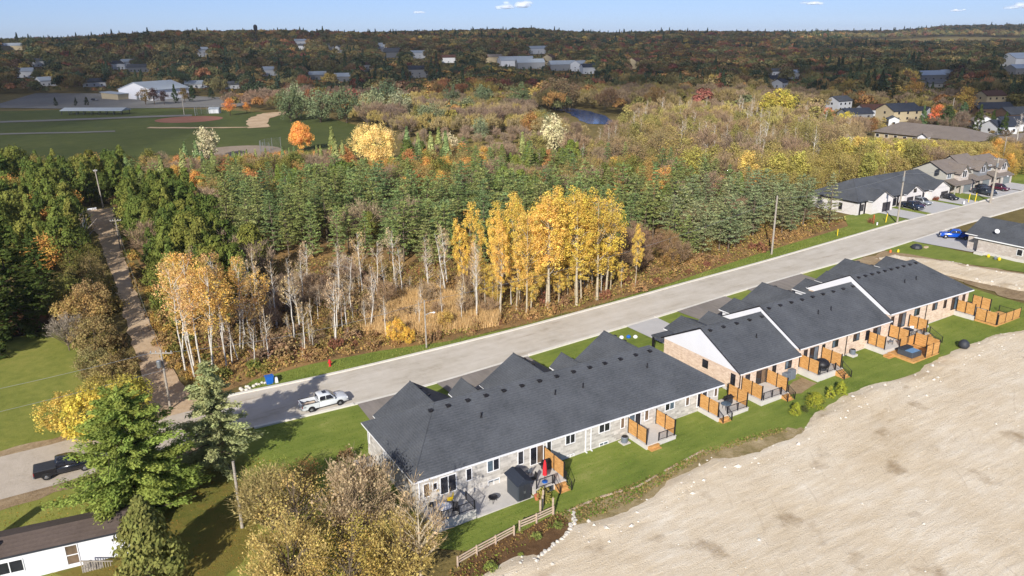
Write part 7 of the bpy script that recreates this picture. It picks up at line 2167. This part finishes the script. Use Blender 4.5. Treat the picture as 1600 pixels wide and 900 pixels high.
populate('yellow trees behind the bungalow rows', [(129, 66), (170, 65.5), (206, 60), (216, 66), (262, 90), (262, 104), (220, 96), (190, 90), (150, 98), (131, 100)], 5.4,
         [(2, 'maple', (7, 13), [(200, 180, 70), (186, 170, 68), (170, 160, 66), (154, 148, 66), (204, 172, 76)]), (2.6, 'tan', (6.5, 10), [(170, 148, 84), (160, 142, 70)]), (.7, 'bare', (7, 9), [(150, 126, 100)])], 38)
populate('scrub field shrubs', SCRUB, 8.5, [(2, 'shrub', (1.4, 3), [(150, 134, 70), (140, 120, 74), (134, 132, 62)]), (1.2, 'bare', (4, 7), [(156, 132, 108)]), (.5, 'tan', (4, 6), TANS)], 39, [RIVW])
populate('wood left of the willows', [(112, 262), (152, 248), (158, 200), (176, 214), (206, 262), (222, 306), (238, 344), (244, 384), (200, 420), (150, 420), (118, 400), (114, 330)], 7.6,
         [(2.5, 'bare', (9, 13), [(138, 116, 94), (146, 124, 100), (130, 108, 90)]), (2.5, 'tan', (9, 12), [(154, 134, 88), (146, 128, 90), (164, 142, 76)]), (1, 'maple', (9, 13), [(150, 134, 56), (164, 120, 56), (128, 120, 56)]), (1, 'willow', (11, 14), [(124, 130, 92)])], 40, [SCRUB, RIVW])
populate('wood beyond the river', [(252, 290), (270, 304), (304, 264), (334, 228), (344, 178), (372, 170), (420, 240), (400, 330), (330, 420), (262, 440), (246, 384), (266, 384)], 8.6,
         [(3, 'bare', (10, 14), [(134, 112, 88), (142, 120, 92)]), (2.5, 'tan', (9, 13), [(148, 128, 82), (136, 120, 76), (152, 134, 70)]), (1.4, 'maple', (10, 14), [(132, 118, 54), (118, 108, 52), (156, 110, 56)])], 41)
populate('trees along the town edge', [(300, 158), (262, 144), (292, 96), (310, 84), (330, 60), (420, 40), (520, 120), (470, 260), (420, 240), (372, 170), (344, 178)], 11,
         [(2, 'maple', (9, 14), [(110, 100, 50), (128, 104, 50), (96, 88, 52), (140, 92, 48)]), (1.4, 'bare', (9, 13), [(120, 102, 84)]), (1.2, 'cedar', (10, 15), [(62, 76, 44), (54, 68, 42)])], 42, [[(262, 86), (302, 86), (302, 142), (262, 142)]])
populate('trees round the park', [(114, 400), (150, 424), (200, 426), (180, 470), (150, 540), (134, 536), (76, 472), (90, 440)], 9,
         [(2, 'bare', (9, 13), [(130, 108, 88), (140, 112, 90)]), (1, 'maple', (9, 13), [(126, 108, 48), (150, 100, 46)])], 43)
populate('thin saplings below the poplars and birches', [(-8, 43.5), (10, 44), (22, 46), (30, 42), (44, 39), (60, 39.5), (62, 46), (44, 54), (30, 62), (10, 72), (-6, 66)], 4.4,
         [(2, 'birch', (3.5, 7), [(176, 150, 112), (186, 158, 110), (168, 140, 104)]), (1, 'bare', (3, 5.5), [(170, 142, 106), (160, 132, 98)])], 49)
# understorey shrubs along the verges (things of their own)
populate('rusty undergrowth along the far verge', [(-11, 40.6), (0, 41.8), (12, 40.8), (20, 38.2), (34, 37.2), (46, 36.9), (60, 37.8), (74, 40), (92, 42), (112, 44.6), (112, 47), (90, 46), (60, 44), (30, 44), (10, 46), (-11, 44)], 2.9,
         [(3, 'shrub', (.9, 2.0), [(160, 124, 76), (172, 132, 74), (148, 112, 74), (138, 88, 62)]), (1.2, 'shrub', (1, 2.2), [(136, 128, 54), (164, 140, 56), (120, 124, 50)])], 44)
populate('brown thicket in the birch clearing', [(-9, 46), (6, 46), (20, 46), (28, 52), (26, 64), (30, 72), (16, 84), (2, 74), (-6, 62)], 3.4,
         [(2, 'shrub', (1.2, 2.8), [(138, 112, 84), (150, 120, 84), (126, 100, 72), (150, 126, 70)]), (.6, 'bare', (3, 5), [(150, 126, 104), (140, 116, 96)])], 45)
populate('scrub beside the dirt track', [(-13.4, 40), (-9, 42), (-10, 60), (-12.6, 90), (-13, 124), (-14.6, 124), (-15.2, 90), (-14.6, 50)], 2.2, [(2, 'shrub', (1, 2.2), [(146, 116, 64), (116, 112, 50), (170, 132, 56)])], 46)
populate('brush left of the dirt track', [(-20, 40), (-25, 44), (-25, 60), (-27, 100), (-26, 120), (-21, 124), (-19.6, 90), (-20, 60)], 3.2, [(2, 'shrub', (1.2, 2.6), [(140, 116, 70), (126, 116, 60), (150, 130, 66)]), (.8, 'tan', (3.5, 6), [(150, 130, 76), (136, 126, 62)])], 47)

populate('shrubs right of the tan townhouses', [(199, 50), (212, 46), (250, 60), (262, 88), (226, 92), (206, 66)], 5.0,
         [(2, 'tan', (4, 7), [(176, 146, 70), (190, 152, 62)]), (1, 'maple', (4, 7), [(150, 130, 56), (206, 150, 50), (90, 90, 44)]), (1, 'bare', (5, 7), [(150, 128, 104)])], 48)
LIMIT = 285
CAND.sort(key=lambda c: c[0])
count = {}
REST = []
ADJ = {'cedar': 'green cedar', 'maple': 'leafy tree', 'bare': 'leafless tree', 'tan': 'sparse tree', 'pine': 'grey green pine', 'willow': 'grey green willow', 'shrub': 'low shrub', 'birch': 'birch'}
def tone_word(c):
    r, g, b_ = c
    if r > 195 and g > 150: return 'golden'
    if r > 180 and g < 150: return 'orange'
    if r > 150 and g > 140: return 'tan yellow'
    if r > 150: return 'tan'
    if g >= r: return 'green'
    if r > 125 and g > 112: return 'olive'
    if r > 125: return 'brown'
    return 'dark olive'
LAND = [(-15, 178, 'the track end'), (-15, 126, 'the short track pole'), (-17, 40, 'the crossarm pole'), (18, 37, 'the lamp pole'), (50, 40, 'the yellow poplars'), (94, 42, 'the tall bare pole'), (133, 58, 'the white brick row'), (70, 190, 'the big yellow tree'), (60, 247, 'the orange park maple'), (24, 246, 'the grey diamond'), (137, 181, 'the cream plumed tree'), (190, 230, 'the near river'), (246, 340, 'the far river bank'), (298, 214, 'the yellow green tree'), (276, 118, 'the long tan roof'), (183, 62, 'the tan townhouses'), (150, 66, 'the white brick roof'), (89, 366, 'the willow group'), (133, 232, 'the lone grey tree'), (30, 110, 'the pine stand centre'), (8, 92, 'the left pine tip'), (60, 100, 'the far pine edge'), (100, 58, 'the right pine end'), (150, 120, 'the tan scrub centre'), (220, 160, 'the far tan scrub'), (10, 200, 'the park hedge'), (40, 170, 'the park wood'), (100, 140, 'the upper wood'), (5, 55, 'the birch clearing'), (400, 150, 'the right hand roofs'), (160, 300, 'the river scrub'), (330, 330, 'the river slope')]
for (d, kind, x, y, h, c, zone) in CAND:
    n = count.get(kind, 0)
    if n >= LIMIT or (d > 560):
        REST.append((x, y, h, c, kind)); continue
    count[kind] = n + 1
    lm = min(LAND, key=lambda l: (l[0] - x) ** 2 + (l[1] - y) ** 2)
    dd = math.hypot(lm[0] - x, lm[1] - y)
    side = ('beyond' if math.hypot(x - CAM[0], y - CAM[1]) > math.hypot(lm[0] - CAM[0], lm[1] - CAM[1]) + 6 else 'before' if math.hypot(x - CAM[0], y - CAM[1]) < math.hypot(lm[0] - CAM[0], lm[1] - CAM[1]) - 6 else 'beside')
    size = 'tall ' if h > NATIVE[kind] * 1.12 else 'small ' if h < NATIVE[kind] * .78 else ''
    tw = tone_word(c)
    ad = ADJ[kind]
    lab = f"{size}{tw if tw not in ad else ''} {ad} {side} {lm[2]}".replace('  ', ' ').strip()
    tree(kind, x, y, h, lab, c, group=zone, wide=random.uniform(.9, 1.12))

# ------------------------------------------------------------------ the far woods: one mass of small instanced trees
def far_mesh(nm, seed, H, W, n, size, conic=False):
    rg = np.random.default_rng(seed)
    if conic:
        f = rg.uniform(0, 1, n) ** .8; a = rg.uniform(0, 6.28, n)
        r = W / 2 * (1 - f) ** .9 * rg.uniform(.7, 1, n)
        P = np.stack([np.cos(a) * r, np.sin(a) * r, f * H], 1); d = unit(np.stack([np.cos(a), np.sin(a), np.full(n, .5)], 1))
    else:
        nc = 16
        dc = rdir(rg, nc); dc[:, 2] = np.abs(dc[:, 2]) * 1.1 - .25
        c = dc * np.array([W / 2, W / 2, H * .42]) * .62; c[:, 2] += H * .5
        k = rg.integers(0, nc, n); d = rdir(rg, n); d[:, 2] = np.abs(d[:, 2]) - .2
        P = c[k] + d * W * .22 * rg.uniform(.7, 1.1, (n, 1))
    N = unit(d + rdir(rg, n) * .5 + np.array([0, 0, .3]))
    V = quads(rg, P, N, size * rg.uniform(.7, 1.3, n), .6)
    return np_quads(nm, V, LEAF_I, rg.uniform(0, 1, n), rg.uniform(.2, .8, n))
src = bpy.data.collections.new('far_tree_shapes')
for i in range(4):
    src.objects.link(bpy.data.objects.new(f'a_round_crown_{i}', far_mesh(f'far_round{i}', 500 + i, 10, (9, 10, 8, 11)[i], 460, .8)))
for i in range(2):
    src.objects.link(bpy.data.objects.new(f'b_cone_crown_{i}', far_mesh(f'far_cone{i}', 510 + i, 12, (5.5, 6.5)[i], 420, .7, True)))

def far_twig(nm, seed, H, W, n, th):
    rg = np.random.default_rng(seed)
    nc = 26
    d = rdir(rg, nc); d[:, 2] = np.abs(d[:, 2]) * 1.1 - .2
    c = d * np.array([W / 2, W / 2, H * .4]) * (rg.uniform(.4, .9, nc) ** .5)[:, None]; c[:, 2] += H * .5
    k = rg.integers(0, nc, n)
    ax = np.array([0, 0, H * .25])
    st = c[k] + rdir(rg, n) * W * .14 * rg.uniform(0, 1, (n, 1))
    di = unit(unit(st - ax) * .8 + rdir(rg, n) * .6 + np.array([0, 0, .5]))
    L = rg.uniform(.8, 1.9, n)
    V = quads(rg, st, unit(np.cross(di, rdir(rg, n))), np.full(n, th), L / th * .5, di)
    return np_quads(nm, V, LEAF_I, rg.uniform(.15, 1, n), rg.uniform(.3, .7, n))
for i in range(3):
    src.objects.link(bpy.data.objects.new(f'c_twig_crown_{i}', far_twig(f'far_twig{i}', 520 + i, 10, (9, 8, 10)[i], 900, .20)))
def far_points():
    rg = np.random.default_rng(77)
    P, S, T, I = [], [], [], []
    # concentric belts, the spacing growing with the distance
    r = 452.0
    pal_d = np.array([lin(c) for c in [(116, 104, 66), (108, 100, 62), (98, 98, 60), (122, 104, 62), (112, 86, 62), (128, 110, 66), (92, 96, 62)]])
    pal_f = np.array([lin(c) for c in [(140, 90, 56), (158, 116, 58), (124, 70, 56), (164, 138, 62), (128, 100, 58)]])
    pal_e = np.array([lin(c) for c in [(62, 76, 54), (56, 70, 54), (70, 82, 56)]])
    def patch(x, y, s, ph):
        return .5 + .25 * (np.sin(x / s + ph) * np.cos(y / s * 1.1 + ph * 2) + np.sin((x + y) / s * .7 + ph * 3))
    while r < 5200:
        sp = 8.6 + max(0, r - 600) * .006
        n = int(1.42 * r / sp)
        a = np.linspace(-.71, .71, n) + rg.uniform(-.5, .5, n) * sp / r
        rr_ = r + rg.uniform(-.5, .5, n) * sp
        x = CAM[0] + rr_ * (FWD.x * np.cos(a) + RGT.x * np.sin(a)); y = CAM[1] + rr_ * (FWD.y * np.cos(a) + RGT.y * np.sin(a))
        keep = np.ones(n, bool)
        if r < 760:
            for poly in (KB, PARK, RIVW, [(112, 262), (152, 248), (158, 200), (176, 214), (206, 262), (222, 306), (238, 344), (244, 384), (200, 420), (150, 420), (118, 400), (114, 330)],
                         [(252, 290), (270, 304), (304, 264), (334, 228), (344, 178), (372, 170), (420, 240), (400, 330), (330, 420), (262, 440), (246, 384), (266, 384)],
                         [(300, 158), (262, 144), (292, 96), (310, 84), (330, 60), (420, 40), (520, 120), (470, 260), (420, 240), (372, 170), (344, 178)], [(114, 400), (150, 424), (200, 426), (180, 470), (150, 540), (134, 536), (76, 472), (90, 440)]):
                keep &= ~inside(poly, x, y)
        cap = np.full(n, 9.0)
        for (hx, hy, px, py, w) in HPOS:      # houses stand in small clearings open towards the camera
            dx, dy = x - hx, y - hy
            dl = math.hypot(hx - CAM[0], hy - CAM[1]); ux, uy = (CAM[0] - hx) / dl, (CAM[1] - hy) / dl
            al = dx * ux + dy * uy; cr = np.abs(-dx * uy + dy * ux)
            zh = Z(hx, hy) + 1.5
            gap_ = zh + (CAM[2] - zh) * al / dl - zg(x, y)
            front = (al > -w * .5 - 4) & (al < 420) & (cr < w * .5 + 2)
            keep &= ~(front & ((gap_ < 3.2) | (al < 9)))
            cap = np.where(front, np.minimum(cap, np.maximum(gap_, 3) / 11.5), cap)
        px_ = 800 + 1253 * np.tan(a)
        field = (rr_ > 2500) & (rr_ < 3250) & (px_ > 1330)
        keep &= ~field
        x, y, rr_, cap = x[keep], y[keep], rr_[keep], cap[keep]; m = len(x)
        if m == 0: r += sp; continue
        pe = np.clip((patch(x, y, 150, 1.0) - .38) * 2.2, .02, 1.5)
        pf = np.clip((patch(x, y, 190, 4.0) - .30) * 1.1, .04, .8)
        town = ((px_[keep] > 380) & (px_[keep] < 1350) & (rr_ > 700) & (rr_ < 1500))
        pf = pf + town * .08
        q = rg.uniform(size=m)
        ev = q < pe * .42; fi = (~ev) & (rg.uniform(size=m) < pf * .75)
        col = pal_d[rg.integers(0, len(pal_d), m)].copy()
        col[fi] = pal_f[rg.integers(0, len(pal_f), fi.sum())]; col[ev] = pal_e[rg.integers(0, len(pal_e), ev.sum())]
        col *= rg.uniform(.6, 1.35, (m, 1)) * 1.1
        s = np.minimum(rg.uniform(.7, 1.45, m) * (1.22 + max(0, sp - 8.6) * .06), cap)
        idx = np.where(ev & (rg.uniform(size=m) < .22), rg.integers(4, 6, m), np.where(rg.uniform(size=m) < (.5 if r < 800 else .2), rg.integers(6, 9, m), rg.integers(0, 4, m)))
        P.append(np.stack([x, y, zg(x, y) - .3], 1)); S.append(s); T.append(col); I.append(idx)
        r += sp * .82
    if REST:
        rx = np.array([(c[0], c[1]) for c in REST]); m = len(rx)
        P.append(np.stack([rx[:, 0], rx[:, 1], zg(rx[:, 0], rx[:, 1]) - .1], 1)); S.append(np.array([c[2] for c in REST]) / 10.5)
        T.append(np.array([lin(c[3]) for c in REST]) * KA * .9); I.append(np.where(np.array([c[4] in ('cedar', 'pine') for c in REST]), 4, np.where(np.array([c[4] in ('bare', 'tan') for c in REST]), rg.integers(6, 9, m), rg.integers(0, 4, m))))
    return np.concatenate(P), np.concatenate(S), np.concatenate(T), np.concatenate(I)

def instancer(name, P, S, T, I, label, cat, coll):
    me = bpy.data.meshes.new(name)
    n = len(P)
    me.vertices.add(n); me.vertices.foreach_set('co', P.astype(np.float32).ravel())
    at_ = me.attributes.new('size', 'FLOAT', 'POINT'); at_.data.foreach_set('value', S.astype(np.float32))
    at_ = me.attributes.new('pick', 'INT', 'POINT'); at_.data.foreach_set('value', I.astype(np.int32))
    at_ = me.attributes.new('turn', 'FLOAT', 'POINT'); at_.data.foreach_set('value', np.random.default_rng(1).uniform(0, 6.28, n).astype(np.float32))
    at_ = me.attributes.new('tint', 'FLOAT_COLOR', 'POINT'); at_.data.foreach_set('color', np.concatenate([T, np.ones((n, 1))], 1).astype(np.float32).ravel())
    me.update()
    o = link(name, me)
    g = bpy.data.node_groups.new(name, 'GeometryNodeTree')
    g.interface.new_socket('Geometry', in_out='INPUT', socket_type='NodeSocketGeometry')
    g.interface.new_socket('Geometry', in_out='OUTPUT', socket_type='NodeSocketGeometry')
    N = g.nodes; L = g.links
    gi, go = N.new('NodeGroupInput'), N.new('NodeGroupOutput')
    m2p = N.new('GeometryNodeMeshToPoints')
    ci = N.new('GeometryNodeCollectionInfo'); ci.inputs[0].default_value = coll
    ci.inputs['Separate Children'].default_value = True; ci.inputs['Reset Children'].default_value = True
    ip = N.new('GeometryNodeInstanceOnPoints'); ip.inputs['Pick Instance'].default_value = True
    def attr(nm, ty):
        a = N.new('GeometryNodeInputNamedAttribute'); a.data_type = ty; a.inputs[0].default_value = nm
        return a.outputs[0]
    cx = N.new('ShaderNodeCombineXYZ'); L.new(attr('turn', 'FLOAT'), cx.inputs[2])
    L.new(gi.outputs[0], m2p.inputs[0]); L.new(m2p.outputs[0], ip.inputs['Points'])
    L.new(ci.outputs[0], ip.inputs['Instance']); L.new(attr('pick', 'INT'), ip.inputs['Instance Index'])
    L.new(cx.outputs[0], ip.inputs['Rotation']); L.new(attr('size', 'FLOAT'), ip.inputs['Scale'])
    L.new(ip.outputs[0], go.inputs[0])
    md = o.modifiers.new('scatter', 'NODES'); md.node_group = g
    return tag(o, label, cat, kind='stuff')
FP = far_points()
instancer('far_woods', *FP, 'autumn woods covering the town hillside and the far ridge', 'woods', src)
print('far trees', len(FP[0]), 'individual', count, 'rest', len(REST))

# ------------------------------------------------------------------ ground cover
def cover(name, poly, n, h, w, cols, seed, label, cat, lean=.25, blades=True, avoid=()):
    rg = np.random.default_rng(seed)
    P = np.array(poly); lo, hi = P.min(0), P.max(0)
    X = rg.uniform(lo[0], hi[0], n * 3); Y = rg.uniform(lo[1], hi[1], n * 3)
    k = inside(poly, X, Y)
    for a in avoid: k &= ~inside(a, X, Y)
    dn = .5 + .5 * np.sin(X * .55 + np.sin(Y * .4) * 2) * np.sin(Y * .6 + np.cos(X * .33) * 2)
    k &= rg.uniform(size=len(X)) < (.35 + .65 * dn)
    X, Y = X[k][:n], Y[k][:n]; m = len(X)
    B = np.stack([X, Y, zg(X, Y) + .02], 1)
    d = rdir(rg, m); d[:, 2] = 0; d = unit(d)
    L = h * rg.uniform(.5, 1.2, m)
    if blades:
        tip = B + np.stack([rg.normal(0, lean, m), rg.normal(0, lean, m), np.ones(m)], 1) * L[:, None]
        V = np.stack([B - d * w, B + d * w, tip], 1)
    else:
        c = B + np.stack([np.zeros(m), np.zeros(m), L * rg.uniform(.2, 1, m)], 1)
        V = quads(rg, c, unit(rdir(rg, m) + np.array([0, 0, .6])), w * rg.uniform(.6, 1.4, m), .6)
    pal = np.array([lin(c) for c in cols]) * 1.1
    pt = (.5 + .5 * np.sin(X * .21 + 1) * np.sin(Y * .26 + 2)) * .6 + rg.uniform(0, .4, m)
    col = pal[np.clip((pt * len(pal)).astype(int), 0, len(pal) - 1)] * rg.uniform(.75, 1.2, (m, 1))
    tag(link(name, np_quads(name, V, FCOL, col=col)), label, cat, kind='stuff')
cover('dry_reeds', [(16, 42), (24, 39.6), (31, 38), (34, 42), (32, 50), (30, 60), (22, 60), (16, 54), (12, 48)], 44000, 1.6, .05, [(204, 170, 118), (212, 180, 130), (194, 160, 108), (220, 190, 140)], 61, 'dry orange tan reeds beside the lamp pole', 'reeds', .18)
cover('undergrowth', [(-12, 39.4), (2, 41.4), (14, 40), (30, 36.9), (60, 37.6), (90, 40.8), (120, 45), (128, 48), (120, 58), (90, 56), (66, 62), (40, 72), (14, 96), (-4, 90), (-12, 80)], 34000, .9, .26, [(160, 124, 78), (142, 114, 74), (168, 136, 82), (128, 120, 62), (152, 138, 78), (140, 92, 64)], 62, 'rust and olive undergrowth below the birches and poplars', 'undergrowth', blades=False)
cover('verge_weeds', [(9, -8.6), (12, -9.4), (18, -9.8), (25, -8.5), (31, -7.4), (42, -8.8), (42, -7.6), (31, -6.4), (25, -7.2), (18, -7.3), (11, -7.2)], 3600, .26, .16, [(104, 120, 52), (120, 116, 64), (142, 122, 78), (96, 116, 48), (150, 132, 86)], 63, 'weeds along the edge of the rear lawn', 'weeds', blades=False)
cover('lawn_tufts', [(-9, 26), (3, 25), (3, 14), (0, 13), (0, -1), (40, -1), (104, -.5), (104, -7), (60, -7.5), (20, -7), (2, -7.2), (-6, 4), (-9, 16)], 24000, .11, .06, [(84, 112, 38), (98, 122, 46), (76, 100, 34), (116, 128, 60)], 64, 'short mown grass tufts on the lawns', 'grass', blades=True, lean=.6)
cover('verge_grass', [(-8, 37.6), (2, 36.2), (12, 35.8), (32, 35.4), (60, 36.3), (90, 37.6), (122, 39.4), (124, 44), (100, 42), (80, 39.8), (60, 37.2), (32, 36.4), (14, 39), (-6, 40.4)], 9000, .28, .05, [(104, 120, 52), (122, 130, 62), (98, 110, 48), (150, 142, 84)], 65, 'rough grass on the far verge', 'grass', .5)
cover('yard_leaves', [(-40, 10), (-12, -18), (-8, 0), (-9, 18), (-12, 23), (-40, 24)], 7000, .06, .12, [(120, 110, 50), (150, 104, 50), (108, 108, 44), (166, 130, 62)], 66, 'fallen leaves and grass in the yard at lower left', 'fallen leaves', blades=False)
cover('garden_weeds', [(-1, -9), (4, -7.4), (11.5, -7.4), (11.5, -8.6), (4, -10), (0, -12)], 900, .3, .14, [(120, 128, 56), (136, 108, 66), (104, 84, 58)], 67, 'weeds on the dark garden soil by the rail fence', 'weeds', blades=False)

# ------------------------------------------------------------------ tell look-alikes apart by where they stand in the photo
ORD = ['leftmost', 'second', 'third', 'fourth', 'fifth', 'sixth', 'seventh', 'eighth', 'ninth', 'tenth', 'eleventh', 'twelfth']
ROWS = ['nearest', 'second', 'third', 'fourth', 'fifth', 'sixth', 'seventh', 'eighth']
def screen_x(o):
    d = Vector(o.location) - Vector(CAM)
    return d.dot(rr) / max(d.dot(fw3), 1)
same = {}
for o in list(COL.objects):
    if o.parent is None and o.get('label') and o.get('category') in ('tree', 'shrub', 'stone', 'rock'):
        same.setdefault((o['category'], o['label']), []).append(o)
for (cat, lab), os_ in same.items():
    if len(os_) < 2: continue
    os_.sort(key=lambda o: (Vector(o.location) - Vector(CAM)).dot(fw3))
    nrow = 1 if len(os_) <= 9 else min(8, math.ceil(len(os_) / 8))
    per = math.ceil(len(os_) / nrow)
    for r_ in range(nrow):
        row = sorted(os_[r_ * per:(r_ + 1) * per], key=screen_x)
        for i, o in enumerate(row):
            pos = (ORD[i] if i == 0 else ORD[i] + ' from left') if i < len(ORD) else 'right end'
            if len(lab.split()) > 11: lab_ = ' '.join(w for w in lab.split() if w not in ('slender', 'tall', 'small', 'nearly', 'the', 'little'))
            else: lab_ = lab
            o['label'] = lab_ + (f', {pos}' if nrow == 1 else f', {ROWS[r_]} row, {pos}')
# ------------------------------------------------------------------ clouds
def cloud_lumps(name, parts, seed, mat, sub=3):
    """parts: (x, y, z, rx, ry, rz) lumps joined into one cloud"""
    rg = np.random.default_rng(seed)
    V, F = [], []
    bm = bmesh.new(); bmesh.ops.create_icosphere(bm, subdivisions=sub, radius=1)
    co = np.array([v.co[:] for v in bm.verts]); fc = [[v.index for v in f.verts] for f in bm.faces]; bm.free()
    for (x, y, z, rx, ry, rz) in parts:
        ph = rg.uniform(0, 6, 6)
        k = 1 + .16 * np.sin(co[:, 0] * 4 + ph[0]) * np.sin(co[:, 1] * 4.4 + ph[1]) + .10 * np.sin(co[:, 0] * 9 + ph[2]) * np.sin(co[:, 1] * 8 + ph[3]) * np.cos(co[:, 2] * 9 + ph[4])
        q = co * k[:, None]
        q[:, 2] = np.where(q[:, 2] < 0, q[:, 2] * .35, q[:, 2])
        o = len(V)
        V += (q * np.array([rx, ry, rz]) + np.array([x, y, z])).tolist()
        F += [[o + i for i in f] for f in fc]
    me = bpy.data.meshes.new(name); me.from_pydata(V, [], F)
    me.polygons.foreach_set('use_smooth', [True] * len(F)); me.materials.append(mat)
    return link(name, me)
def puff_mat(name, clear):
    m = bpy.data.materials.new(name); m.use_nodes = True; t = m.node_tree
    t.nodes.remove(t.nodes['Principled BSDF'])
    a, b = t.nodes.new('ShaderNodeBsdfDiffuse'), t.nodes.new('ShaderNodeBsdfTransparent')
    a.inputs[0].default_value = (.9, .9, .91, 1)
    x = t.nodes.new('ShaderNodeMixShader'); x.inputs[0].default_value = clear
    t.links.new(a.outputs[0], x.inputs[1]); t.links.new(b.outputs[0], x.inputs[2]); t.links.new(x.outputs[0], t.nodes['Material Output'].inputs[0])
    return m
wisp = puff_mat('wispy_cloud', .85)
def sky_dir(px, py, dist):
    u = (px - 800) / 1190; v = (450 - py) / 1190
    d = fw3 + rr * u + uu * v
    k = dist / math.hypot(d.x, d.y)
    return CAM[0] + d.x * k, CAM[1] + d.y * k, CAM[2] + d.z * k
for i, (px, py, w, h) in enumerate(((813, 9, 24, 9), (790, 13, 16, 5), (655, 20, 9, 3), (1268, 6, 16, 4), (1497, 17, 9, 3), (1588, 12, 18, 5))):
    D = 24000
    x, y, z = sky_dir(px, py, D)
    s = D / 1250
    rg = np.random.default_rng(900 + i)
    parts = []
    for k in range(7):
        f = rg.uniform(-1, 1)
        q = w * s * (.55 - .2 * abs(f)) * rg.uniform(.6, 1)
        parts.append((x + RGT.x * f * w * s * .9, y + RGT.y * f * w * s * .9, z + rg.uniform(-.2, .5) * h * s, q, q, h * s * rg.uniform(.5, .95) * (1 - .4 * abs(f))))
    o = cloud_lumps('cloud', parts, 910 + i, wisp)
    tag(o, ['brightest small white cloud at the top middle of the sky', 'faint tail left of the brightest small cloud', 'faint wisp left of the top middle cloud', 'thin wisp at the top right', 'small faint cloud right of the thin wisp', 'white cloud cut by the right edge', 'tiny faint wisp above the left skyline', 'flat faint band above the left hills', 'faint streak right of the brightest cloud'][i], 'cloud', 'small fair weather clouds')
# the broken cumulus overhead whose shade lies on the town and the hills
deckm = puff_mat('thin_cumulus', .78)
rg = np.random.default_rng(41)
HC = 620.0
back = HC / math.tan(SUN_EL)
bx, by = math.cos(SHADOW_DIR) * back, math.sin(SHADOW_DIR) * back
parts = []
STEP = 125.0
for f in np.arange(320, 5600, STEP):
    half = .75 * f + 150
    s = -half
    while s < half:
        ff, ss = f + rg.uniform(-30, 30), s + rg.uniform(-30, 30)
        px = 800 + 1253 * ss / ff; r_ = math.hypot(ff, ss)
        edge = float(np.interp(px, [-400, 420, 480, 560, 800, 1000, 1200, 1400, 1700], [300, 305, 430, 470, 480, 445, 410, 385, 370]))
        sun_gap = (r_ > 2350 and r_ < 3450 and px > 1250) or r_ < edge + 85 or (95 < px < 400 and 540 < r_ < 740)
        if not sun_gap and rg.uniform() < .97:
            q = rg.uniform(88, 118)
            parts.append((CAM[0] + FWD.x * ff + RGT.x * ss - bx, CAM[1] + FWD.y * ff + RGT.y * ss - by, HC + rg.uniform(-20, 50), q, q, q * .6))
        s += STEP
o = cloud_lumps('cloud_bank', parts, 42, deckm, 2)
tag(o, kind='structure')
# ------------------------------------------------------------------ the air
hz = bpy.data.materials.new('pale_haze'); hz.use_nodes = True; t = hz.node_tree
t.nodes.remove(t.nodes['Principled BSDF'])
v = t.nodes.new('ShaderNodeVolumePrincipled')
v.inputs['Color'].default_value = (.86, .92, 1.0, 1)
v.inputs['Density'].default_value = .000045
v.inputs['Anisotropy'].default_value = 0.0
t.links.new(v.outputs[0], t.nodes['Material Output'].inputs['Volume'])
b = MB(); b.box(-13500, 13500, -13500, 13500, -16, 92, hz)
o = link('haze', b.mesh('haze')); tag(o, kind='stuff')
